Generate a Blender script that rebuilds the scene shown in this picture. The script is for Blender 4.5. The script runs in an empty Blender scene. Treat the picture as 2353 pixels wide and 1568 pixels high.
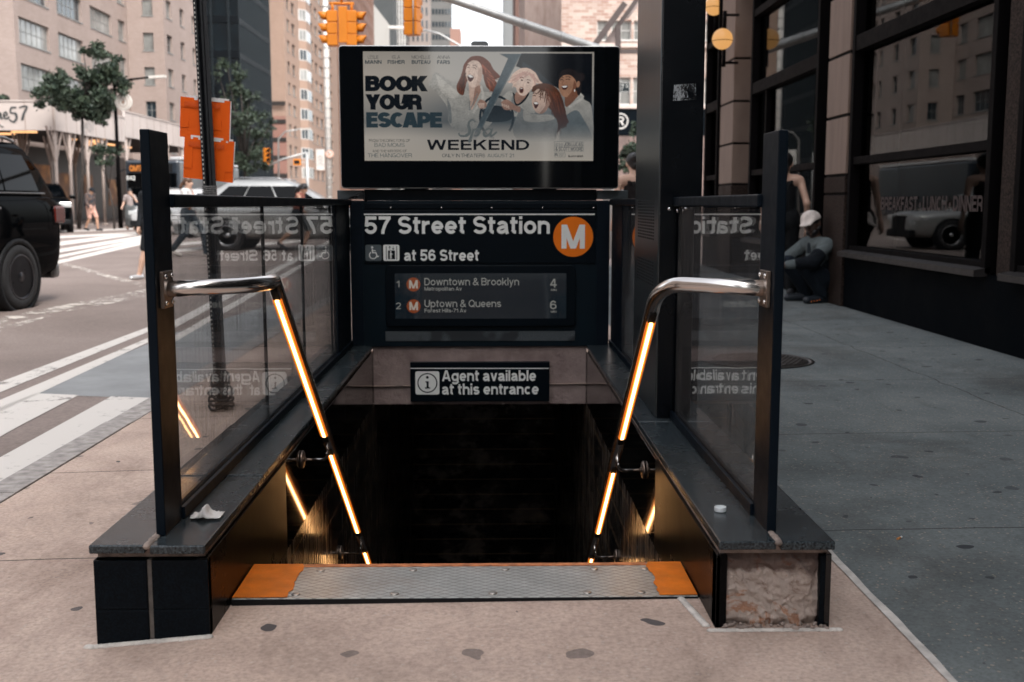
import bpy, bmesh, math, random
import numpy as np
from mathutils import Vector, Matrix, noise as mnoise

C = bpy.context.scene.collection
SC = bpy.context.scene
R = math.radians

# ------------------------------------------------------------------ camera
F, CX, CY, HE = 2500.0, 1176.5, 784.0, 1.15      # focal length and centre in 2353-px units, eye height
PITCH, YAW = R(7.204), R(1.057)
cam = bpy.data.cameras.new('camera'); camo = bpy.data.objects.new('camera', cam); C.objects.link(camo)
camo.location = (0, 0, HE); camo.rotation_euler = (R(90) - PITCH, 0, -YAW)
cam.sensor_width = 36; cam.lens = 36 * F / 2353.0
cam.clip_start = 0.05; cam.clip_end = 3000
cam.dof.use_dof = True; cam.dof.focus_distance = 4.0; cam.dof.aperture_fstop = 4.0
SC.camera = camo

# ------------------------------------------------------------------ sky and sun
W = bpy.data.worlds.new('World'); SC.world = W; W.use_nodes = True
wn = W.node_tree.nodes; wl = W.node_tree.links
SUN_EL, SUN_AZ = R(50), R(150)                    # azimuth from +Y towards +X
sky = wn.new('ShaderNodeTexSky'); sky.sky_type = 'NISHITA'; sky.sun_disc = False
sky.sun_elevation = SUN_EL; sky.sun_rotation = SUN_AZ
sky.air_density = 1.0; sky.dust_density = 3.0; sky.ozone_density = 1.0
hs = wn.new('ShaderNodeHueSaturation'); hs.inputs['Saturation'].default_value = 0.25
wl.new(sky.outputs[0], hs.inputs['Color'])
wl.new(hs.outputs[0], wn['Background'].inputs['Color']); wn['Background'].inputs['Strength'].default_value = 0.15
sl = bpy.data.lights.new('sun', 'SUN'); sl.energy = 0.62; sl.angle = R(14); sl.color = (1.0, 0.95, 0.90)
so = bpy.data.objects.new('sun', sl); C.objects.link(so)
sd = Vector((math.sin(SUN_AZ) * math.cos(SUN_EL), math.cos(SUN_AZ) * math.cos(SUN_EL), math.sin(SUN_EL)))
so.rotation_euler = (-sd).to_track_quat('-Z', 'Y').to_euler(); so.location = sd * 60
SC.view_settings.view_transform = 'Standard'; SC.view_settings.look = 'None'
SC.view_settings.exposure = 1.66; SC.view_settings.gamma = 1.0
SC.cycles.use_denoising = True
SC.cycles.max_bounces = 8; SC.cycles.transparent_max_bounces = 16
SC.cycles.sample_clamp_indirect = 6.0

# ------------------------------------------------------------------ picture point -> place at a known depth / height / side plane
_cp, _sp, _cw, _sw = math.cos(PITCH), math.sin(PITCH), math.cos(YAW), math.sin(YAW)
FWD = Vector((_sw * _cp, _cw * _cp, -_sp)); RGT = Vector((_cw, -_sw, 0)); UPV = Vector((_sw * _sp, _cw * _sp, _cp))
def ray(px, py): return FWD + RGT * ((px - CX) / F) + UPV * ((CY - py) / F)
def atY(px, py, Y): d = ray(px, py); t = Y / d.y; return Vector((d.x * t, Y, HE + d.z * t))
def atX(px, py, X): d = ray(px, py); t = X / d.x; return Vector((X, d.y * t, HE + d.z * t))
def atZ(px, py, Z=0.0): d = ray(px, py); t = (Z - HE) / d.z; return Vector((d.x * t, d.y * t, Z))

# ------------------------------------------------------------------ materials
def lin(c): return tuple((v / 12.92 if v <= 0.04045 else ((v + 0.055) / 1.055) ** 2.4) for v in c)
def S(r, g, b): return lin((r / 255., g / 255., b / 255.))
class NT:
    def __init__(s, name):
        s.m = bpy.data.materials.new(name); s.m.use_nodes = True
        s.n = s.m.node_tree.nodes; s.l = s.m.node_tree.links; s.b = s.n['Principled BSDF']
    def N(s, t, **kw):
        n = s.n.new(t)
        for k, v in kw.items(): setattr(n, k, v)
        return n
    def coord(s, scale=(1, 1, 1), kind='Object', rot=(0, 0, 0)):
        tc = s.N('ShaderNodeTexCoord'); mp = s.N('ShaderNodeMapping')
        mp.inputs['Scale'].default_value = scale; mp.inputs['Rotation'].default_value = rot
        s.l.new(tc.outputs[kind], mp.inputs['Vector']); return mp.outputs[0]
    def noise(s, vec, scale, detail=4, rough=0.55, dist=0):
        n = s.N('ShaderNodeTexNoise'); n.inputs['Scale'].default_value = scale; n.inputs['Detail'].default_value = detail
        n.inputs['Roughness'].default_value = rough; n.inputs['Distortion'].default_value = dist
        s.l.new(vec, n.inputs['Vector']); return n.outputs['Fac']
    def ramp(s, fac, stops):
        r = s.N('ShaderNodeValToRGB'); e = r.color_ramp.elements
        while len(e) < len(stops): e.new(0.5)
        for k, (p, c) in enumerate(stops):
            e[k].position = p; e[k].color = (*c, 1) if len(c) == 3 else c
        s.l.new(fac, r.inputs[0]); return r.outputs[0]
    def mix(s, fac, a, b, mode='MIX'):
        n = s.N('ShaderNodeMix', data_type='RGBA', blend_type=mode)
        for k, v in ((0, fac), (6, a), (7, b)):
            if hasattr(v, 'is_output'): s.l.new(v, n.inputs[k])
            elif k == 0: n.inputs[0].default_value = v
            else: n.inputs[k].default_value = (*v, 1)
        return n.outputs[2]
    def math(s, op, a, b=None, c=None):
        n = s.N('ShaderNodeMath', operation=op)
        for k, v in enumerate((a, b, c)):
            if v is None: continue
            if hasattr(v, 'is_output'): s.l.new(v, n.inputs[k])
            else: n.inputs[k].default_value = v
        return n.outputs[0]
    def bump(s, h, strength=0.3, dist=0.01):
        n = s.N('ShaderNodeBump'); n.inputs['Strength'].default_value = strength; n.inputs['Distance'].default_value = dist
        s.l.new(h, n.inputs['Height']); s.l.new(n.outputs[0], s.b.inputs['Normal'])
    def set(s, **kw):
        for k, v in kw.items():
            i = s.b.inputs[k.replace('_', ' ')]
            if hasattr(v, 'is_output'): s.l.new(v, i)
            else: i.default_value = (*v, 1) if isinstance(v, tuple) and len(v) == 3 else v
        return s
def plain(name, col, rough=0.5, metal=0.0, var=0.12, scale=6.0, spec=None, bump=0.0, coat=0.0):
    t = NT(name); v = t.coord()
    f = t.noise(v, scale, 5)
    a = tuple(max(0, c * (1 - var)) for c in col); b = tuple(min(1, c * (1 + var)) for c in col)
    t.set(Base_Color=t.ramp(f, [(0.3, a), (0.7, b)]), Metallic=metal)
    r = t.noise(v, scale * 2.3, 4)
    t.set(Roughness=t.math('MULTIPLY_ADD', r, rough * 0.5, rough * 0.75))
    if spec is not None: t.b.inputs['Specular IOR Level'].default_value = spec
    if bump: t.bump(t.noise(v, scale * 8, 6), bump, 0.004)
    if coat: t.b.inputs['Coat Weight'].default_value = coat; t.b.inputs['Coat Roughness'].default_value = 0.03
    return t.m
def emit(name, col, strength):
    t = NT(name); t.set(Base_Color=(0.02, 0.02, 0.02), Emission_Color=col, Emission_Strength=strength); return t.m
def brick(name, c1, c2, mortar, bw, bh, axes='xz', rough=0.85, ms=0.012, bump=0.3, dirt=0.35):
    t = NT(name); tc = t.N('ShaderNodeTexCoord'); sx = t.N('ShaderNodeSeparateXYZ'); cb = t.N('ShaderNodeCombineXYZ')
    t.l.new(tc.outputs['Object'], sx.inputs[0])
    if axes == 'xz+yz':
        t.l.new(t.math('ADD', sx.outputs[0], sx.outputs[1]), cb.inputs[0])
    else: t.l.new(sx.outputs['XYZ'.index(axes[0].upper())], cb.inputs[0])
    t.l.new(sx.outputs[2 if 'z' in axes else 1], cb.inputs[1])
    b = t.N('ShaderNodeTexBrick'); t.l.new(cb.outputs[0], b.inputs['Vector'])
    b.inputs['Color1'].default_value = (*c1, 1); b.inputs['Color2'].default_value = (*c2, 1); b.inputs['Mortar'].default_value = (*mortar, 1)
    b.inputs['Scale'].default_value = 1; b.inputs['Brick Width'].default_value = bw; b.inputs['Row Height'].default_value = bh
    b.inputs['Mortar Size'].default_value = ms; b.inputs['Bias'].default_value = 0
    d = t.noise(tc.outputs['Object'], 0.35, 6, 0.65)
    t.set(Base_Color=t.mix(dirt, b.outputs['Color'], t.ramp(d, [(0.3, (0.45, 0.42, 0.4)), (0.7, (1, 1, 1))]), 'MULTIPLY'), Roughness=rough)
    if bump: t.bump(t.math('SUBTRACT', 1.0, b.outputs['Fac']), bump, 0.01)
    return t.m
def glass(name, tint=(1, 1, 1), refl=1.0, rough=0.0, smear_haze=0.0):
    """thin architectural glass: see-through plus a Fresnel reflection at each face"""
    t = NT(name); t.n.remove(t.b)
    geo = t.N('ShaderNodeNewGeometry'); fr = t.N('ShaderNodeFresnel')
    t.l.new(t.math('MULTIPLY_ADD', geo.outputs['Backfacing'], 1 / 1.52 - 1.52, 1.52), fr.inputs['IOR'])
    tr = t.N('ShaderNodeBsdfTransparent'); tr.inputs[0].default_value = (*tint, 1)
    gl = t.N('ShaderNodeBsdfGlossy'); gl.inputs['Roughness'].default_value = rough
    mx = t.N('ShaderNodeMixShader')
    t.l.new(t.math('MULTIPLY', fr.outputs[0], refl), mx.inputs[0]); t.l.new(tr.outputs[0], mx.inputs[1]); t.l.new(gl.outputs[0], mx.inputs[2])
    out = mx.outputs[0]
    if smear_haze:
        v = t.coord((1, 30, 1.2)); f = t.noise(v, 2.2, 6, 0.7)
        v2 = t.coord((1, 1, 1)); f2 = t.noise(v2, 1.6, 3)
        df = t.N('ShaderNodeBsdfDiffuse'); df.inputs[0].default_value = (0.45, 0.42, 0.40, 1)  # pale streaks stand in for sheen and haze as well as smears
        m2 = t.N('ShaderNodeMixShader')
        t.l.new(t.math('MULTIPLY', t.math('MULTIPLY', t.ramp(f, [(0.42, (0, 0, 0)), (0.85, (1, 1, 1))]), t.ramp(f2, [(0.3, (0.25, 0.25, 0.25)), (0.7, (1, 1, 1))])), smear_haze), m2.inputs[0])
        t.l.new(out, m2.inputs[1]); t.l.new(df.outputs[0], m2.inputs[2]); out = m2.outputs[0]
        wv = t.N('ShaderNodeBump'); wv.inputs['Strength'].default_value = 0.02; wv.inputs['Distance'].default_value = 0.05
        t.l.new(t.noise(v2, 2.0, 2), wv.inputs['Height']); t.l.new(wv.outputs[0], gl.inputs['Normal'])
    t.l.new(out, t.n['Material Output'].inputs[0]); return t.m

# ------------------------------------------------------------------ mesh builder
ORG = {}
class MB:
    def __init__(s): s.v = []; s.f = []; s.mi = []; s.sm = []; s.cur = 0; s.smooth = False
    def mat(s, i): s.cur = i; return s
    def face(s, idx, sm=None): s.f.append(tuple(idx)); s.mi.append(s.cur); s.sm.append(s.smooth if sm is None else sm)
    def verts(s, pts): n = len(s.v); s.v.extend(tuple(p) for p in pts); return list(range(n, n + len(pts)))
    def poly(s, pts): s.face(s.verts(pts)); return s
    def box(s, x0, x1, y0, y1, z0, z1):
        x0, x1 = min(x0, x1), max(x0, x1); y0, y1 = min(y0, y1), max(y0, y1); z0, z1 = min(z0, z1), max(z0, z1)
        i = s.verts([(x0, y0, z0), (x1, y0, z0), (x1, y1, z0), (x0, y1, z0), (x0, y0, z1), (x1, y0, z1), (x1, y1, z1), (x0, y1, z1)])
        for q in ((0, 3, 2, 1), (4, 5, 6, 7), (0, 1, 5, 4), (1, 2, 6, 5), (2, 3, 7, 6), (3, 0, 4, 7)): s.face([i[k] for k in q], False)
        return s
    def obox(s, c, ax, ay, az):
        """box from centre and three half-axis vectors"""
        c, ax, ay, az = map(Vector, (c, ax, ay, az))
        if ax.cross(ay).dot(az) < 0: ax = -ax
        i = s.verts([c + ax * a + ay * b + az * d for d in (-1, 1) for a, b in ((-1, -1), (1, -1), (1, 1), (-1, 1))])
        for q in ((0, 3, 2, 1), (4, 5, 6, 7), (0, 1, 5, 4), (1, 2, 6, 5), (2, 3, 7, 6), (3, 0, 4, 7)): s.face([i[k] for k in q], False)
        return s
    def beam(s, a, b, w, h, up=(0, 0, 1)):
        a, b = Vector(a), Vector(b); d = (b - a); L = d.length; d.normalize()
        sd = d.cross(Vector(up)); 
        if sd.length < 1e-4: sd = d.cross(Vector((0, 1, 0)))
        sd.normalize(); u = sd.cross(d)
        return s.obox((a + b) / 2, sd * w / 2, d * L / 2, u * h / 2)
    def tube(s, pts, r, n=12, caps=True):
        pts = [Vector(p) for p in pts]; rs = r if isinstance(r, (list, tuple)) else [r] * len(pts)
        rings = []; prev = None
        for k, p in enumerate(pts):
            t = ((pts[min(k + 1, len(pts) - 1)] - p).normalized() + (p - pts[max(k - 1, 0)]).normalized())
            if t.length < 1e-6: t = Vector((0, 0, 1))
            t.normalize()
            if prev is None:
                a = Vector((0, 0, 1)) if abs(t.z) < 0.9 else Vector((1, 0, 0))
                u = t.cross(a).normalized()
            else: u = (prev - t * prev.dot(t)).normalized()
            prev = u; w = t.cross(u)
            rings.append(s.verts([p + (u * math.cos(2 * math.pi * j / n) + w * math.sin(2 * math.pi * j / n)) * rs[k] for j in range(n)]))
        for A, B in zip(rings, rings[1:]):
            for j in range(n): s.face((A[j], A[(j + 1) % n], B[(j + 1) % n], B[j]), True)
        if caps: s.face(rings[0][::-1], False); s.face(rings[-1], False)
        return s
    def lathe(s, prof, c=(0, 0, 0), axis='z', n=20):
        c = Vector(c); rings = []
        def P(r, h, a):
            x, y = r * math.cos(a), r * math.sin(a)
            return c + {'z': Vector((x, y, h)), 'y': Vector((x, h, -y)), 'x': Vector((h, x, y))}[axis]
        for r, h in prof: rings.append(s.verts([P(max(r, 1e-5), h, 2 * math.pi * j / n) for j in range(n)]))
        for A, B in zip(rings, rings[1:]):
            for j in range(n): s.face((A[j], A[(j + 1) % n], B[(j + 1) % n], B[j]), True)
        s.face(rings[0][::-1], False); s.face(rings[-1], False); return s
    def sphere(s, c, r, n=14, m=8, sc=(1, 1, 1)):
        c = Vector(c); prof = [(r * math.sin(math.pi * k / m), -r * math.cos(math.pi * k / m)) for k in range(m + 1)]
        n0 = len(s.v); s.lathe(prof, (0, 0, 0), 'z', n)
        for k in range(n0, len(s.v)): v = s.v[k]; s.v[k] = (c.x + v[0] * sc[0], c.y + v[1] * sc[1], c.z + v[2] * sc[2])
        return s
    def prism(s, poly, y0, y1, axis='y'):
        """extrude a polygon given in the two other axes"""
        def P(a, b, t): return {'y': (a, t, b), 'x': (t, a, b), 'z': (a, b, t)}[axis]
        n = len(poly); A = s.verts([P(a, b, y0) for a, b in poly]); B = s.verts([P(a, b, y1) for a, b in poly])
        s.face(A, False); s.face(B[::-1], False)
        for k in range(n): s.face((A[k], B[k], B[(k + 1) % n], A[(k + 1) % n]), False)
        return s
    def facade(s, o, u, nrm, w, h, holes, depth):
        """wall sheet with real openings and reveals; o lower left corner, u along, nrm outward"""
        o, u, nrm = Vector(o), Vector(u), Vector(nrm); up = Vector((0, 0, 1))
        us = sorted({0.0, w} | {a for q in holes for a in q[:2] if 0 < a < w}); vs = sorted({0.0, h} | {a for q in holes for a in q[2:4] if 0 < a < h})
        G = [s.verts([o + u * a + up * b for a in us]) for b in vs]
        flip = u.cross(up).dot(nrm) < 0
        for j in range(len(vs) - 1):
            for i in range(len(us) - 1):
                cu, cv = (us[i] + us[i + 1]) / 2, (vs[j] + vs[j + 1]) / 2
                if any(q[0] < cu < q[1] and q[2] < cv < q[3] for q in holes): continue
                q = (G[j][i], G[j][i + 1], G[j + 1][i + 1], G[j + 1][i]); s.face(q[::-1] if flip else q, False)
        for q in holes:
            a0, a1, b0, b1 = max(q[0], 0), min(q[1], w), max(q[2], 0), min(q[3], h)
            c = [o + u * a + up * b for a, b in ((a0, b0), (a1, b0), (a1, b1), (a0, b1))]; d = [p - nrm * depth for p in c]
            for k in range(4): s.poly([c[k], c[(k + 1) % 4], d[(k + 1) % 4], d[k]])
        return s
    def build(s, name, mats, parent=None, local=False, bevel=0.0, kind=None):
        me = bpy.data.meshes.new(name); o = bpy.data.objects.new(name, me); C.objects.link(o)
        org = ORG.get(parent.name, Vector((0, 0, 0))) if parent else Vector((0, 0, 0))
        vs = s.v if local or not parent else [(a - org.x, b - org.y, c - org.z) for a, b, c in s.v]
        me.from_pydata([tuple(v) for v in vs], [], s.f)
        for m in (mats if isinstance(mats, (list, tuple)) else [mats]): me.materials.append(m)
        me.polygons.foreach_set('material_index', s.mi); me.polygons.foreach_set('use_smooth', s.sm)
        bm = bmesh.new(); bm.from_mesh(me); bmesh.ops.recalc_face_normals(bm, faces=bm.faces[:]) if not getattr(s, 'keep', False) else None
        bm.to_mesh(me); bm.free(); me.update()
        if parent: o.parent = parent; ORG[o.name] = org
        if bevel:
            b = o.modifiers.new('bevel', 'BEVEL'); b.width = bevel; b.segments = 2; b.limit_method = 'ANGLE'; b.angle_limit = R(40)
        if kind: o['kind'] = kind
        return o
def tag(o, label, cat, group=None):
    o['label'] = label; o['category'] = cat
    if group: o['group'] = group
    return o
def thing(name, label, cat, loc=(0, 0, 0), group=None):
    o = bpy.data.objects.new(name, None); C.objects.link(o); o.empty_display_size = 0.2
    o.location = loc; ORG[o.name] = Vector(loc); return tag(o, label, cat, group)
def copy_thing(o, loc=None, label=None, parent=None):
    c = o.copy(); C.objects.link(c); ORG[c.name] = ORG.get(o.name, Vector((0, 0, 0)))
    if parent: c.parent = parent
    if loc is not None: c.location = loc; ORG[c.name] = Vector(loc)
    if label: c['label'] = label
    for ch in list(o.children): copy_thing(ch, parent=c)
    return c
def struct(mb, name, m): return mb.build(name, m, kind='structure')
def bez(p0, p1, p2, n=8):
    p0, p1, p2 = Vector(p0), Vector(p1), Vector(p2)
    return [p0 * (1 - t) ** 2 + p1 * 2 * t * (1 - t) + p2 * t * t for t in (k / n for k in range(n + 1))]
def spline(pts, n=6):
    """Catmull-Rom through points (any dimension tuples)"""
    P = [np.array(p, float) for p in pts]; P = [2 * P[0] - P[1]] + P + [2 * P[-1] - P[-2]]; out = []
    for k in range(1, len(P) - 2):
        for j in range(n):
            t = j / n; a, b, c, d = P[k - 1], P[k], P[k + 1], P[k + 2]
            out.append(tuple(0.5 * ((2 * b) + (c - a) * t + (2 * a - 5 * b + 4 * c - d) * t * t + (-a + 3 * b - 3 * c + d) * t ** 3)))
    out.append(tuple(P[-2])); return out

# ------------------------------------------------------------------ lettering: stroke alphabet with adjustable weight
def _arc(cx, cy, rx, ry, a0, a1, n=None):
    n = n or max(3, int(abs(a1 - a0) / 12)); return [(cx + rx * math.cos(R(a0 + (a1 - a0) * k / n)), cy + ry * math.sin(R(a0 + (a1 - a0) * k / n))) for k in range(n + 1)]
def glyph(ch, w):
    """-> (advance without side bearing, [('L', pts) stroked | ('D', x0,y0,x1,y1) diagonal with level ends])"""
    h = w / 2; X = 0.74
    def V(x, y0=0, y1=1): return ('L', [(x, y0), (x, y1)])
    def H(y, x0, x1): return ('L', [(x0, y), (x1, y)])
    def bowl(x0, y0, y1, xr):
        r = (y1 - y0) / 2; r2 = min(r, xr - x0 - 0.02)
        return ('L', [(x0, y0), (xr - r2, y0)] + _arc(xr - r2, (y0 + y1) / 2, r2, r, -90, 90)[1:-1] + [(xr - r2, y1), (x0, y1)])
    def O(W, y0, y1): return ('L', _arc(W / 2, (y0 + y1) / 2, W / 2 - h, (y1 - y0) / 2 - h, 0, 360, 28))
    def Sx(W, T):
        ry = (T - w) / 4; rx = W / 2 - h
        return ('L', _arc(W / 2, T / 2 + ry, rx * 0.95, ry, 22, 270) + _arc(W / 2, T / 2 - ry, rx, ry, 90, -160)[1:])
    d = w * 0.55
    if ch == 'A': W = 0.94; return W, [('D', d, 0, W / 2 - d * .25, 1), ('D', W - d, 0, W / 2 + d * .25, 1), H(0.29, W * .22, W * .78)]
    if ch == 'B': W = 0.84; return W, [V(h), bowl(h, h, 0.5 + h * .3, W - h), bowl(h, 0.5 + h * .3, 1 - h, W - h - .04)]
    if ch == 'C': W = 0.9; return W, [('L', _arc(W / 2, .5, W / 2 - h, .5 - h, 48, 312))]
    if ch == 'D': W = 0.88; return W, [V(h), bowl(h, h, 1 - h, W - h)]
    if ch == 'E': W = 0.74; return W, [V(h), H(h, h, W), H(.52, h, W - .05), H(1 - h, h, W)]
    if ch == 'F': W = 0.7; return W, [V(h), H(.5, h, W - .07), H(1 - h, h, W)]
    if ch == 'G': W = 0.93; return W, [('L', _arc(W / 2, .5, W / 2 - h, .5 - h, 48, 345)), H(.45, W / 2, W), V(W - h, 0.05, .45 + h)]
    if ch == 'H': W = 0.86; return W, [V(h), V(W - h), H(.52, h, W - h)]
    if ch == 'I': return w, [V(h)]
    if ch == 'J': W = 0.66; return W, [('L', [(W - h, 1), (W - h, .3)] + _arc(W / 2, .3, W / 2 - h, .3 - h, 0, -180))]
    if ch == 'K': W = 0.9; return W, [V(h), ('D', h + w * .3, .36, W - d * 1.15, 1), ('D', W - d, 0, W * .45, .62)]
    if ch == 'L': W = 0.68; return W, [V(h), H(h, h, W)]
    if ch == 'M': W = 1.06; return W, [V(h), V(W - h), ('D', W / 2, 0.0, d, 1), ('D', W / 2, 0.0, W - d, 1)]
    if ch == 'N': W = 0.88; return W, [V(h), V(W - h), ('D', W - d, 0, d, 1)]
    if ch == 'O': W = 0.98; return W, [O(W, 0, 1)]
    if ch == 'P': W = 0.8; return W, [V(h), bowl(h, .42, 1 - h, W - h)]
    if ch == 'Q': W = 0.98; return W, [O(W, 0, 1), ('D', W - d * .7, 0, W * .58, .3)]
    if ch == 'R': W = 0.85; return W, [V(h), bowl(h, .46, 1 - h, W - h), ('L', [(W * .5, .46), (W - h - .03, .36), (W - h, .2), (W - h + .02, 0)])]
    if ch == 'S': W = 0.82; return W, [Sx(W, 1)]
    if ch == 'T': W = 0.78; return W, [V(W / 2), H(1 - h, 0, W)]
    if ch == 'U': W = 0.86; return W, [('L', [(h, 1), (h, .38)] + _arc(W / 2, .38, W / 2 - h, .38 - h, 180, 360) + [(W - h, .38), (W - h, 1)])]
    if ch == 'V': W = 0.9; return W, [('D', W / 2 - d * .25, 0, d, 1), ('D', W / 2 + d * .25, 0, W - d, 1)]
    if ch == 'W': W = 1.3; q = W / 4; return W, [('D', q, 0, d, 1), ('D', q, 0, W / 2, 1), ('D', W - q, 0, W / 2, 1), ('D', W - q, 0, W - d, 1)]
    if ch == 'X': W = 0.9; return W, [('D', d, 0, W - d, 1), ('D', W - d, 0, d, 1)]
    if ch == 'Y': W = 0.9; return W, [V(W / 2, 0, .45), ('D', W / 2, .38, d, 1), ('D', W / 2, .38, W - d, 1)]
    if ch == 'Z': W = 0.8; return W, [H(h, 0, W), H(1 - h, 0, W), ('D', d, h, W - d, 1 - h)]
    if ch == 'a': W = 0.72; return W, [('L', _arc(W / 2 - .03, X - h - .17, W / 2 - h - .03, .17, 165, 0) + [(W - h - .03, .16), (W - h + .02, 0)]), ('L', [(W - h - .03, X * .56), (.3, X * .52)] + _arc(.27, .22, .27 - h, .22 - h, 110, 280) + [(.42, h + .03), (W - h - .03, .26)])]
    if ch == 'b': W = 0.76; return W, [V(h), O(W, 0, X)]
    if ch == 'c': W = 0.7; return W, [('L', _arc(W / 2, X / 2, W / 2 - h, X / 2 - h, 45, 315))]
    if ch == 'd': W = 0.76; return W, [V(W - h), O(W, 0, X)]
    if ch == 'e': W = 0.73; return W, [('L', _arc(W / 2, X / 2, W / 2 - h, X / 2 - h, -4, 318)), H(X / 2 - .01, h, W - h * .6)]
    if ch == 'f': W = 0.42; return W, [('L', [(W * .42, 0), (W * .42, .8)] + _arc(W * .42 + .16, .8, .16, .2 - h, 180, 95)), H(X - h * .7, 0, W)]
    if ch == 'g': W = 0.76; return W, [O(W, 0, X), ('L', [(W - h, X), (W - h, -.05)] + _arc(W / 2, -.05, W / 2 - h, .24 - h, 0, -165))]
    if ch == 'h': W = 0.73; return W, [V(h), ('L', [(h, X * .55)] + _arc(W / 2, X - h - .2, W / 2 - h, .2, 180, 0) + [(W - h, 0)])]
    if ch == 'i': return w, [V(h, 0, X), V(h, 1 - w * .85, 1)]
    if ch == 'j': return w, [V(h, -.2, X), V(h, 1 - w * .85, 1)]
    if ch == 'k': W = 0.74; return W, [V(h), ('D', h + w * .3, .24, W - d * 1.2, X), ('D', W - d, 0, W * .42, .48)]
    if ch == 'l': return w, [V(h)]
    if ch == 'm': W = 1.12; q = (W - w) / 4; return W, [V(h, 0, X), ('L', [(h, X * .5)] + _arc(h + q, X - h - .16, q, .16, 180, 0) + [(h + 2 * q, 0)]), ('L', [(h + 2 * q, X * .5)] + _arc(h + 3 * q, X - h - .16, q, .16, 180, 0) + [(W - h, 0)])]
    if ch == 'n': W = 0.73; return W, [V(h, 0, X), ('L', [(h, X * .55)] + _arc(W / 2, X - h - .2, W / 2 - h, .2, 180, 0) + [(W - h, 0)])]
    if ch == 'o': W = 0.76; return W, [O(W, 0, X)]
    if ch == 'p': W = 0.76; return W, [V(h, -.28, X), O(W, 0, X)]
    if ch == 'q': W = 0.76; return W, [V(W - h, -.28, X), O(W, 0, X)]
    if ch == 'r': W = 0.48; return W, [V(h, 0, X), ('L', [(h, X * .5)] + _arc(W, X - h - .22, W - h, .22, 178, 92))]
    if ch == 's': W = 0.68; return W, [Sx(W, X)]
    if ch == 't': W = 0.44; return W, [('L', [(W * .42, .95), (W * .42, .2)] + _arc(W * .42 + .15, .2, .15, .2 - h, 180, 275)), H(X - h * .7, 0, W)]
    if ch == 'u': W = 0.73; return W, [V(W - h, 0, X), ('L', [(h, X), (h, .26)] + _arc(W / 2, .26, W / 2 - h, .26 - h, 180, 360) + [(W - h, .35)])]
    if ch == 'v': W = 0.72; return W, [('D', W / 2, 0, d, X), ('D', W / 2, 0, W - d, X)]
    if ch == 'w': W = 1.06; q = W * .27; return W, [('D', q, 0, d, X), ('D', q, 0, W / 2, X), ('D', W - q, 0, W / 2, X), ('D', W - q, 0, W - d, X)]
    if ch == 'x': W = 0.72; return W, [('D', d, 0, W - d, X), ('D', W - d, 0, d, X)]
    if ch == 'y': W = 0.72; return W, [('D', W / 2, 0, d, X), ('D', W * .28, -.28, W - d, X)]
    if ch == 'z': W = 0.68; return W, [H(h, 0, W), H(X - h, 0, W), ('D', d, h, W - d, X - h)]
    if ch == '1': W = 0.44; return W, [V(W - h), ('D', h * .4, .68, W - h, .97)]
    if ch == '2': W = 0.74; return W, [('L', _arc(W / 2, 1 - .28, W / 2 - h, .28 - h, 175, -10) + [(W - h - .06, .52), (h + .08, w * .9)]), H(h, 0.01, W)]
    if ch == '4': W = 0.78; return W, [V(W * .68), H(.3, 0.02, W), ('D', d * .8, .3, W * .62, 1)]
    if ch == '5': W = 0.76; return W, [H(1 - h, h + .06, W - .03), ('L', [(h + .07, 1), (h + .02, .42)]), ('L', [(h + .02, .5)] + _arc(W / 2 - .01, .33, W / 2 - h, .33 - h, 135, -165))]
    if ch == '6': W = 0.76; return W, [O(W, 0, .66), ('L', [(h, .33)] + _arc(W / 2, .58, W / 2 - h, .42 - h, 180, 30))]
    if ch == '7': W = 0.74; return W, [H(1 - h, 0.01, W), ('L', [(W - h, 1 - h), (W * .55, .55), (W * .36, .2), (W * .33, 0)])]
    if ch == '&': W = 0.9; return W, [('L', [(W, 0.02), (.26, .66)] + _arc(.42, .78, .2 - h * .3, .22 - h, 210, -40) + [(.18, .42)] + _arc(.36, .25, .36 - h, .25 - h, 150, 330) + [(W - .08, .46)])]
    if ch == '-': return 0.36, [H(.36, 0, .36)]
    if ch == '•': return 0.3, [('L', _arc(.15, .4, .07, .07, 0, 360, 12))]
    return 0.28, []
def text_plan(s, w, track, word):
    x = 0; out = []
    for ch in s:
        if ch == ' ': x += word; continue
        adv, st = glyph(ch, w); out.append((x, st)); x += adv + track
    return out, x - track
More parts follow.
